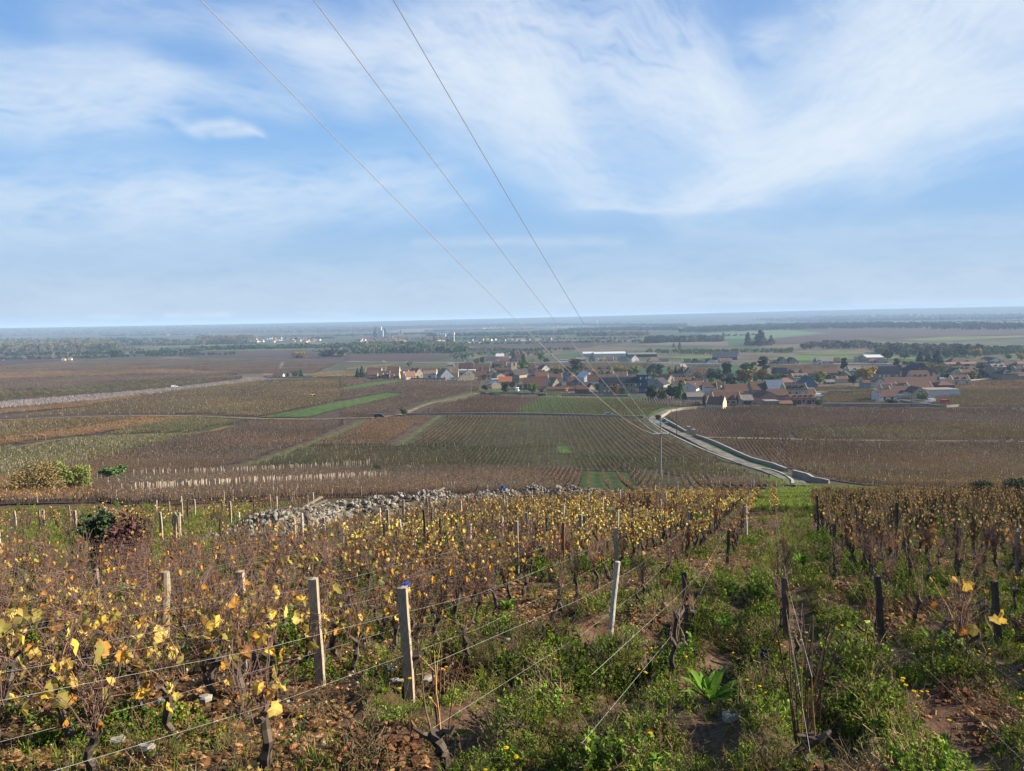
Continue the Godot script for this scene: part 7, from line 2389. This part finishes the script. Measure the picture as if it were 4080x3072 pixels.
	tree("poplar","grey",-576.3,-3385.5,16.6,37.3,"poplar just right of the grain silo","tree")
	tree("poplar","grey",-584.4,-3913.9,8.6,26.3,"poplar standing alone in the brown field","tree")
	tree("poplar","grey",-237.3,-2273.7,8.4,25.1,"poplar pair behind the railway wood","tree")
	tree("poplar","grey",-171.3,-2048.6,27.6,18.8,"poplar clump rising above the railway wood","tree")
	tree("poplar","grey",526.8,-1649.5,14.6,29.1,"poplar left of the poplar grove","tree")
	tree("poplar","grey",536.5,-1596.3,28.2,34.5,"poplar in the middle of the poplar grove, widest","tree")
	tree("poplar","grey",570.6,-1626.6,11.2,23,"poplar at the right end of the poplar grove","tree")
	tree("poplar","grey",565.2,-1976.6,9.3,23.3,"poplar at the end of the square wood","tree")
	tree("poplar","grey",340,-1496.1,7.3,14.7,"poplar near the green railway cutting","tree")
	tree("poplar","grey",350.6,-1598.9,5.1,9.8,"poplar small and pale near the railway cutting","tree")
	tree("poplar","grey",-280.6,-2345.3,7.5,17.8,"poplar dark and pointed in the far village","tree")
	tree("poplar","grey",-612.6,-3322.7,16.3,24.4,"poplar pale at the edge of the far forest field","tree")
	tree("poplar","grey",-703.5,-3300.6,8.1,22.2,"poplar slim beside the far village on the plain","tree")
	tree("poplar","grey",-225.7,-2076.6,17.8,15.3,"dark round tree at the end of the railway wood","tree")

func small_things() -> void:
	pole("tall dark utility pole beside the lane",63.1,-281.9,10.92)
	pole("grey utility pole at the end of the village track",-28.8,-518.2,13.25)
	pole("grey concrete pole in front of the white roadside house",198,-397.3,9.33)
	pole("dark utility pole in front of the terrace canopy",214.6,-394.8,9.27)
	pole("thin lamp pole at the bend of the lane",93.1,-400,6.18)
	pole("thin pole at the corner of the walled vineyard",178.9,-424.1,5.5)
	pole("street lamp at the village lane junction",205.6,-866.7,10.07)
	pole("first thin pole along the plain road",-202.7,-1143.4,7.74)
	pole("second thin pole along the plain road",-171.4,-1133.4,7.67)
	pole("railway mast left of the pair in the plain",-706.8,-1807,9.97)
	pole("railway mast in the middle of the plain",-635.8,-1778.2,9.81)
	pole("railway mast right in the plain",-568.1,-1750.6,9.66)
	pole("dark pylon beside the railway",74.2,-1511.2,7.42)
	pole("white cross standing at the vineyard edge",400.5,-596.3,2.27)
	gate_pillar("taller stone gate pillar beyond the lane",67.6,-281.4,3.18)
	gate_pillar("stone gate pillar with stepped foot next to the lane wall",67.8,-274.5,2.77)
	vehicle("black van on the dirt track by the roadside tree","van","c_black",-67,-368.8,0)
	vehicle("blue-green car behind the long field wall","car","c_blue",47.8,-365.2,0)
	vehicle("white van parked beside the white stakes","van","c_white",-297.2,-649,10)
	vehicle("yellow vineyard tractor working among the vines","tractor","c_yellow",-142.1,-524,20)
	vehicle("white coach on the main road","bus","c_white",74.1,-1054,180)
	vehicle("white camper on the garden lawn","camper","c_white",3.9,-545.2,80)
	vehicle("orange wheel loader beside the striped plot","loader","c_orange",38.9,-527.4,70)
	vehicle("white van on the lawn behind the garden wall","van","c_white",237.1,-416.4,182)
	vehicle("red van standing in the vineyard","van","c_red",242.8,-411.7,2)
	vehicle("dark car passing the roadside wall","car","c_black",174.4,-405.3,0)
	vehicle("white van at the corner of the walled vineyard","van","c_white",194.3,-465.2,0)
	vehicle("silver car in the village car park","car","c_silver",386.4,-596.7,0)
	vehicle("dark car in the village car park","car","c_black",392.8,-600.9,5)
	vehicle("pale car behind the car park shrub","car","c_silver",386.3,-613.9,0)
	vehicle("white van behind the winery","van","c_white",354.8,-606.7,0)
	vehicle("silver car on the main road near the white house","car","c_silver",212.6,-977.6,0)
	vehicle("silver car far along the plain road","car","c_silver",-161.2,-1130.2,0)
	vehicle("white van far along the plain road","van","c_white",-196.6,-1136.9,0)
	vehicle("silver car parked by the grey-brown farmhouse","car","c_silver",395.1,-905.9,0)
	vehicle("white car before the dark modern house","car","c_white",456.9,-917.7,0)
	vehicle("blue car below the blue-grey gable","car","c_blue",-57.1,-714.1,0)
	vehicle("dark car with trailer in the plain vines","car","c_black",-465.6,-1134.7,0)
	vehicle("white car at the left border of the plain","car","c_white",-1007.6,-1466.4,0)
	person("person bending in the vines, lower of the two",-181.4,-396.6,Color(0.02, 0.03, 0.06))
	person("person in dark clothes standing beside the dirt track",-177.1,-397.8,Color(0.02, 0.02, 0.025))
	hut("pale wooden hut at the sand track, first of two",-853.2,-1409.6)
	hut("pale wooden hut at the sand track, second of two",-846.7,-1419.9)
	smoke(-264.4,-842.5)
	main_pole(33.9,-167.9,12.9)

func far_things() -> void:
	wood("treeline","belt of autumn trees along the plain on the left",[-1224,-1746.9,-2544.8,-3639.9,-2148.1,-3353.9,-1733.3,-3194.3,-1243.9,-2343.2,-1049.8,-1976.4,-1250.6,-2027.2,-1238.5,-1825.5],1100,19,["brown","grey","grey","dark","olive","brown"])
	wood("treeline","darker hedge under the autumn tree belt",[-1264.7,-2002.2,-1360.2,-2205.5,-1072.2,-2116.8,-940.3,-1901.7,-1017.4,-1915.3],260,7,["dark","grey","olive"])
	wood("treeline","tree belt before the far village",[-1374.4,-2531.2,-1441.2,-2703.6,-1188.6,-2837.7,-963.9,-2716.8,-886.7,-2542.7,-1173.3,-2591.1,-1165.6,-2549.4],420,15,["dark","grey","brown"])
	wood("treeline","large autumn trees in front of the far village",[-1133.5,-2669.4,-1338,-3171,-1074.9,-3084.2,-907.8,-2603.3],220,24,["brown","brown","grey"])
	wood("treeline","dark copse between crop field and plain vines",[-883.1,-1850,-918.6,-1934.5,-797.9,-1884.6,-763.1,-1802],60,9,["dark","grey"])
	wood("treeline","second dark copse beside the plain vines",[-835.2,-1842,-877.5,-1935.8,-785.6,-1891.4,-751.2,-1808.3],60,9,["dark","grey"])
	wood("forest","wide hazy forest across the plain on the left",[-3724.2,-5312,-5541.3,-7911.8,-4668.8,-7747,-4371.7,-8260.2,-3359.5,-8040.5,-3656.2,-8095.9,-2857.9,-7806.7,-2332.5,-7968.7,-1362.1,-7515.5,-892,-4915.6,-1341,-4993,-2069.4,-5465.4,-2580,-5707.8,-3004.7,-5543.5,-3597.8,-5732.5],3600,20,["dark","grey","brown"])
	wood("forest","railway wood of dark green trees",[-327.5,-1531.4,-361.9,-1693,-354.9,-1852.8,-314.8,-1913.1,-190.7,-1803.5,-98.5,-1662.6,-87.4,-1473.1,-198,-1517.4],700,14,["dark","green","grey","olive"])
	wood("treeline","low bushes along the railway",[-91.8,-1581.1,-93.4,-1644.1,84,-1526.9,135.2,-1505,138.7,-1544,33.9,-1605.2,80.9,-1469.5],160,6,["dark","grey","olive"])
	wood("treeline","scrub on the railway cutting",[241.8,-1339,266.8,-1428.6,338.7,-1436,400.9,-1370.3,527.6,-1387.1,469.4,-1233.9,406.4,-1279.8,347.1,-1186.3,300.5,-1241.8],380,5,["olive","grey","green","lime"])
	wood("forest","square dark wood in the plain",[408,-1942.4,444.6,-2092.6,583.8,-2058.6,552.7,-1932.1],380,14,["dark","grey"])
	wood("forest","rounded wood beside the square wood",[352.1,-1936.1,383.9,-2069.5,431.1,-2101.9,412.2,-1939.8,374.8,-1883.4],220,14,["dark"])
	wood("forest","dark forest edge under the far ridge",[736.5,-2985.8,855,-3466.4,1353.2,-4018.9,1716.6,-3779.4,1821.9,-3030.6,1901.1,-2711.3,1635.7,-2332.1,1511.4,-2457.1,1443.7,-2813.6,1106.6,-3006,870.6,-2925.4],1600,17,["dark"])
	wood("forest","pale blue ridge forest on the horizon",[2194.6,-6922.3,3155.3,-7264.1,4311.3,-6154.9,3122.6,-4455.9,2575.6,-4666.1,2256.4,-5707.2],1500,20,["dark"])
	wood("forest","hazy forest across the middle of the horizon",[-1326.9,-5962.5,-1581.4,-7109.7,-1201.4,-7230.2,-690.5,-7443.2,-53.5,-7473.4,408.4,-7364.8,1012,-6480.5,1238.1,-5120.4,1048.1,-4565.8,596.6,-6280.3,-204.6,-6459.2,-695.3,-6466.8,-925.6,-6009.5],2200,18,["dark"])
	wood("forest","dark forest strip under the water tower",[201.2,-3457.4,368.1,-4449.9,685.3,-4568.2,861.6,-3964.4,783,-3410.5,523,-3634.6,351.8,-3706.1],700,15,["dark"])
	wood("forest","dark forest block on the right of the water tower",[677.8,-2983.8,877.1,-3721.3,1155,-3952.3,878.8,-3006.5,767.8,-3021.7],420,15,["dark"])
	wood("treeline","row of pale poplars beyond the blue-green field",[306,-2792.6,317,-2893.1,502.4,-2708.4,486.6,-2622.8],70,15,["ochre","brown"])
	wood("treeline","hedge and trees behind the far village row",[-450.6,-2086.8,-524.3,-2429.7,-338.3,-2377.3,-245.5,-2325.9,-202.1,-2164.5,-314.1,-2206.5,-394.2,-2059.2],160,7,["dark","grey"])
	wood("treeline","garden trees of the far village",[-536.4,-2486,-585.4,-3063.3,-303.5,-2878.7,-230.3,-2469.6,-245.5,-2325.9,-458,-2393.9],150,7,["dark","grey","brown"])
	wood("treeline","garden trees of the hamlet row",[-200.4,-2400.1,-217.9,-2691.7,142.6,-2581,182.2,-2681.8,162.4,-2391.7,-74.6,-2327.7],70,6,["dark","grey"])
	wood("treeline","belt of trees behind the right village",[546.7,-1394.1,616.1,-1556.1,760.3,-1602.4,715.7,-1420,797.5,-1262.1,652.1,-1021.9,590.8,-996.4,573.7,-1160.2,658.2,-1342.4],420,11,["grey","olive","brown","dark"])
	wood("treeline","olive scrub at the right end of the plain",[660,-1044,815.8,-1291.1,898.2,-1289.4,756.7,-1085.7,689.8,-1058.3],260,7,["olive","grey","lime"])
	wood("treeline","bushes between the village and the railway",[-83.3,-1112.6,-122.6,-1400.5,-34.2,-1482.4,75.4,-1390.1,69.6,-1284.6,-47.9,-1329.1],120,5,["dark","grey","olive"])
	wood("hedge","small garden trees and hedges among the village houses on the left",[-139,-776.3,-118.2,-842.9,-74.9,-914,-64.8,-945.3,-29,-971.2,21.4,-981.4,49.3,-912.3,33.6,-624.5,-3,-684.1,-21.4,-709.5,-52,-755.3,-70.8,-743.8,-106.7,-760.3],150,5,["dark","green","olive","grey","ochre"])
	wood("hedge","garden trees and hedges among the middle village houses",[41.2,-860.3,86.5,-868.7,131.5,-743,177.6,-797.7,204.4,-762.8,223.7,-699.8,172.6,-539.5,131.4,-502.1,137.4,-599.5,124.1,-652,90.4,-720.9,55.8,-644.5,31,-649.9],130,6,["dark","green","olive","grey","ochre"])
	wood("hedge","garden trees and hedges among the right village houses",[244.8,-694.6,284.8,-716.2,315.6,-692.4,382.8,-779.4,422.7,-785.8,474.2,-814.2,509,-794.1,522.7,-753.6,476.2,-686.3,403.9,-612.8,395,-639.2,357.2,-600.5,338.3,-642.5,283,-597,261.8,-608.6,236.4,-614.2,218,-618.3],170,6,["dark","green","olive","grey","ochre"])
	wood("treeline","trees at the poplar grove",[515.9,-1635.5,546.4,-1721.4,600,-1691.5,570.2,-1607.5],90,11,["grey","brown","ochre"])
	wood("treeline","hedges in the middle of the plain",[53.8,-2521,232.8,-2454.8,445.2,-2464.9,426.8,-2363,220,-2319.5,50.3,-2356.9],140,6,["dark","grey"])
	wood("treeline","thin hedge line across the far fields",[-665,-4055.3,-370.2,-3980.6,18.4,-3760.1,17.5,-3590.5,-352.7,-3791.5],120,8,["dark"])
	village_far([-499.7,-2397.1,-565.5,-2780,-432.4,-2799.8,-339.5,-2427.8,-349.5,-2260.8],62,"tiny pale house of the far village around the red-roofed church","houses of the far village with the red church")
	village_far([-262.5,-2488.2,-275.1,-2702.4,-236.6,-2678.5,-222.1,-2412.5],10,"tiny house at the far village's right end","houses at the end of the far village")
	village_far([-179.8,-2440.3,-179.9,-2527.1,139.3,-2522.2,177.8,-2618.5,117.2,-2367.5,11.1,-2349.2,-104.3,-2355],34,"small white house in the hamlet row along the plain","houses of the hamlet row")
	village_far([-943.4,-2705.8,-1156.9,-3355.6,-826.7,-3221.1,-664.9,-2718.8,-691.6,-2570.2],40,"tiny house scattered among trees of the village behind the crop field","houses behind the crop field")
	village_far([-1032.1,-2627.5,-1065.5,-2717.2,-900.4,-2609.6,-871.3,-2525],7,"low cream house at the edge of the pale crop field","cream houses by the pale crop field")
	village_far([-225.4,-5429.6,-252.3,-6269.5,-54,-6403.6,-40.6,-5607.7],22,"tiny hazy house on the far plain","hazy hamlet on the far plain")
	village_far([317.6,-6386,343.1,-6731.2,589.9,-6547.2,644.4,-6010.1],16,"tiny hazy house left of the water tower","hazy hamlet left of the water tower")
	simple_tower("water_tower","pale water tower on the far plain","tower",737.6,-6350.1,[["shaft",0,-2,40,3.2,3.0,"w_white"],["tank",0,38,50,4.6,5.2,"w_white"]])
	simple_tower("grain_silo","pale grain silo between poplars","silo",-593.7,-3362.1,[["bin",-5,0,40,4,4,"lead"],["bin",4,0,46,4,4,"w_white"],["bin",12,0,30,4,4,"lead"]])
	simple_tower("grain_bins","row of grey grain bins with long roof in the plain","silo",-300.6,-3186.1,[["bin",-16,0,13,4.5,4.5,"lead"],["bin",-5,0,13,4.5,4.5,"lead"],["bin",6,0,13,4.5,4.5,"lead"],["bin",17,0,13,4.5,4.5,"lead"]])
	simple_tower("water_tower","slim white water tower by the far village","tower",-185,-2391.3,[["shaft",0,-2,24,2.2,2.0,"w_white"],["tank",0,22,30,3.4,3.6,"w_white"]])
	simple_tower("church_tower","small far church tower with pointed top","church tower",-429.6,-2675.1,[["shaft",0,0,16,3,3,"w_stone"],["spire",0,16,27,3.2,0.2,"r_slate"]])
	house("church_nave","red-roofed nave of the far church",-420.5,-2673.9,0,13.1,10.5,5.6,9.5,"L","stone","vivid",{"cat":"church building"})
	house("house","rust-roofed barn standing in the tree belt",-1284.3,-2837.1,0,24.3,11,6.9,14.6,"L","cream","rust",{})
	house("shed","long low white farm shed before the hamlet row",-104.5,-2099.9,0,33.4,11,3.1,4.6,"L","white","whitemetal",{"cat":"shed"})
	house("house","white house with red roof at the end of the hamlet row",114,-2395.7,0,14.6,11,5.3,11.1,"L","white","red",{"win":2})
	house("shed","long dark farm shed in the middle of the plain",166.4,-2122.3,0,40.2,11,3.1,5.2,"L","slatewall","grey",{"cat":"shed"})
	house("shed","tiny white hall before the far forest",-2361.5,-5102.9,0,25,11,2.5,4.4,"L","white","whitemetal",{"cat":"shed"})
	house("shed","second tiny white hall before the far forest",-2108.7,-4906.5,0,30,11,2.4,4.8,"L","white","whitemetal",{"cat":"shed"})
	house("shed","tiny white hall beneath the far ridge",1637.7,-2719.3,0,21.3,11,2.1,3.7,"L","white","whitemetal",{"cat":"shed"})

func near_things() -> void:
	post("white",-15.43,-21.7,1.21,"white post at the left border")
	post("grey",-7.67,-13.15,1.06,"weathered split post behind the bare canes")
	post("round",-6.16,-12.57,1.07,"thick round wooden post wrapped with wire")
	post("pale",-3.74,-9.71,1.29,"pale square post left of the leafy yellow vine")
	post("pale",-2.39,-8.63,1.25,"pale square post with the rusty patch low on it")
	post("pale",-1.22,-8.03,1.2,"thick square post with blue twine on its top")
	post("white",1.48,-11.33,1.25,"whitish leaning stake with peeling bark")
	post("dark",2.54,-10.69,1.11,"dark stake with a slack wire beside the weeds")
	post("dark",4.2,-11.09,0.96,"short dark stake in the middle of the weeds")
	post("dark",5.04,-9.78,1.11,"dark stake leaning beside the dry canes")
	post("dark",6.87,-10.16,0.98,"dark leaning stake nearest the right border")
	post("pale",-5.34,-22.34,1.15,"split pale post beside the red leaves")
	post("dark",-4.04,-22.27,1.17,"dark and pale post in front of the stone heap")
	post("dark",-2.71,-22.07,1.59,"tall dark post in the yellow vines")
	post("white",-1.55,-25.17,0.97,"thin white stake in the yellow vines")
	post("pale",0.05,-19.31,1.34,"pale square post at the near edge of the yellow vines")
	post("grey",1.58,-31.34,1.2,"thin grey stake high in the yellow vines")
	post("rust",1.21,-18.36,1.36,"rusty brown post in the yellow vines")
	post("pale",2.51,-17.81,1.23,"narrow pale post at the corner of the yellow vines")
	post("pale",6.75,-27.85,1.28,"pale post at the end of the yellow vines")
	post("white",9.17,-28.61,1.28,"white stake beside the grassy path")
	post("dark",6.11,-20.73,0.92,"dark stake in front of the last yellow vines")
	post("dark",8.43,-18.99,1.16,"stout dark post right of the grassy path")
	post("dark",12.86,-27.12,1.13,"dark post behind the stout dark post")
	post("dark",10.73,-20.27,1.63,"tall dark post with a white rag")
	post("dark",10.2,-16.65,1.23,"dark post among weeds and vine stumps")
	post("grey",11.83,-16.95,1.07,"grey post with pale rag near the right border")
	post("dark",11.82,-28.12,1.64,"dark post at the corner of the right vines")
	post("pale",-25.18,-53.02,0.98,"whitish stake left of the stone heap")
	post("pale",-23.58,-53.59,1.11,"whitish stake above the grass")
	post("pale",-14.59,-31.14,1.31,"pale stake standing in the grass strip")
	post("pale",-17.46,-52.08,1.41,"crooked pale stake behind the stone heap end")
	post("pale",-24.21,-60.41,1.44,"leaning pale stake in the grassy vines")
	post("white",-16.83,-61.04,1.32,"white stake right behind the heap")
	post("dark",-16.51,-60.95,1.45,"dark stake right behind the heap")
	post("pale",-21.54,-71.4,1.18,"short pale stake behind the heap")
	post("pale",-28.05,-40.81,1.04,"pale post left of the plum-red bush")
	post("pale",-27.86,-42.95,0.96,"second pale post left of the plum-red bush")
	post("pale",-21.34,-35.29,1.26,"pale post just beside the dark green shrub")
	post("grey",-10.07,-29.2,0.75,"grey post in front of the stone heap")
	post("pale",-8.12,-28.26,0.72,"pale post in front of the heap stones")
	dock("big bright dock plant in front of the broken soil",1.95,-7.15,1.15)
	dock("dock plant on the grassy path",7.64,-19.1,1.3)
	dock("small dock plant between the right stakes",6.06,-10.43,0.8)
	dock("dock plant below the dark stake",3.5,-11.87,0.8)
	dock("leafy green plant beside the vine trunk",-0.13,-13.79,1.0)
	rock("white limestone lump left of the blue-twine post",-1.56,-8.96,0.144)
	rock("white stone at the foot of the blue-twine post",-1.33,-8.18,0.101)
	rock("white stone right of the blue-twine post foot",-1.04,-8.31,0.108)
	rock("largest white stone on the bare patch",-0.86,-9.2,0.122)
	rock("upright white stone at the top of the bare patch",-0.76,-10.55,0.086)
	rock("small white stone on the bare patch edge",-0.89,-9.67,0.072)
	rock("pale stone up the bare patch",-0.13,-11.12,0.086)
	rock("tiny pale stone high on the bare patch",-0.06,-12.28,0.058)
	rock("pale stone under the leafy vines",-3.74,-7.46,0.101)
	rock("grey stone shaded by the leafy vines",-3.3,-7.49,0.144)
	rock("white stone between fallen leaves",-3.47,-6.12,0.115)
	rock("pale stone beside the lowest wire",-3.12,-5.91,0.108)
	rock("long grey stone half hidden in the weeds",1.97,-6.49,0.144)
	rock("second white stone touching the blue-twine post",-1.41,-8.22,0.094)
	rock("flat stone on the broken brown soil",-0.27,-8.5,0.065)
	rock("pale stone by the gnarled trunk",-2.88,-7.29,0.086)
	rock("narrow stone below the whitish stake",-0.48,-11.93,0.065)
	rock("rounded stone in the middle of the bare patch",-0.62,-10.05,0.072)
	rock("tiny stone near the bare patch top",-0.29,-11.98,0.058)
	twine(-1.22,-8.03)
	stakes_row([-52.5,-100,-49.7,-113.3,-44.6,-127.7,-36.4,-140,-27,-152.4],190,"pale stake of the dense stake row behind the stone heap","stakes of the dense stake row")
	stakes_row([-81.7,-159.1,-66.5,-166.4,-53.6,-180.1,-38.3,-195.5],110,"pale stake of the upper stake row","stakes of the upper stake row")
	cane_tuft("tall bunch of bare red-brown canes between the weeds",2.23,-5.47,1.15,14)
	cane_tuft("column of bare canes tied to a stake on the grassy path",4.98,-13.37,1.3,12)
	cane_tuft("pruned canes at the edge of the leafy vines",-0.61,-5.82,0.85,7)
	cane_tuft("grey bare canes beside the dark leaning stake",4.93,-9.79,0.9,8)
	cane_tuft("thin bare canes left of the dark stake",2.77,-13.56,0.7,7)
	cane_tuft("short bare canes before the dark leaning stake",6.7,-10.37,0.6,6)
	more_posts()
	birds()
	grapes()
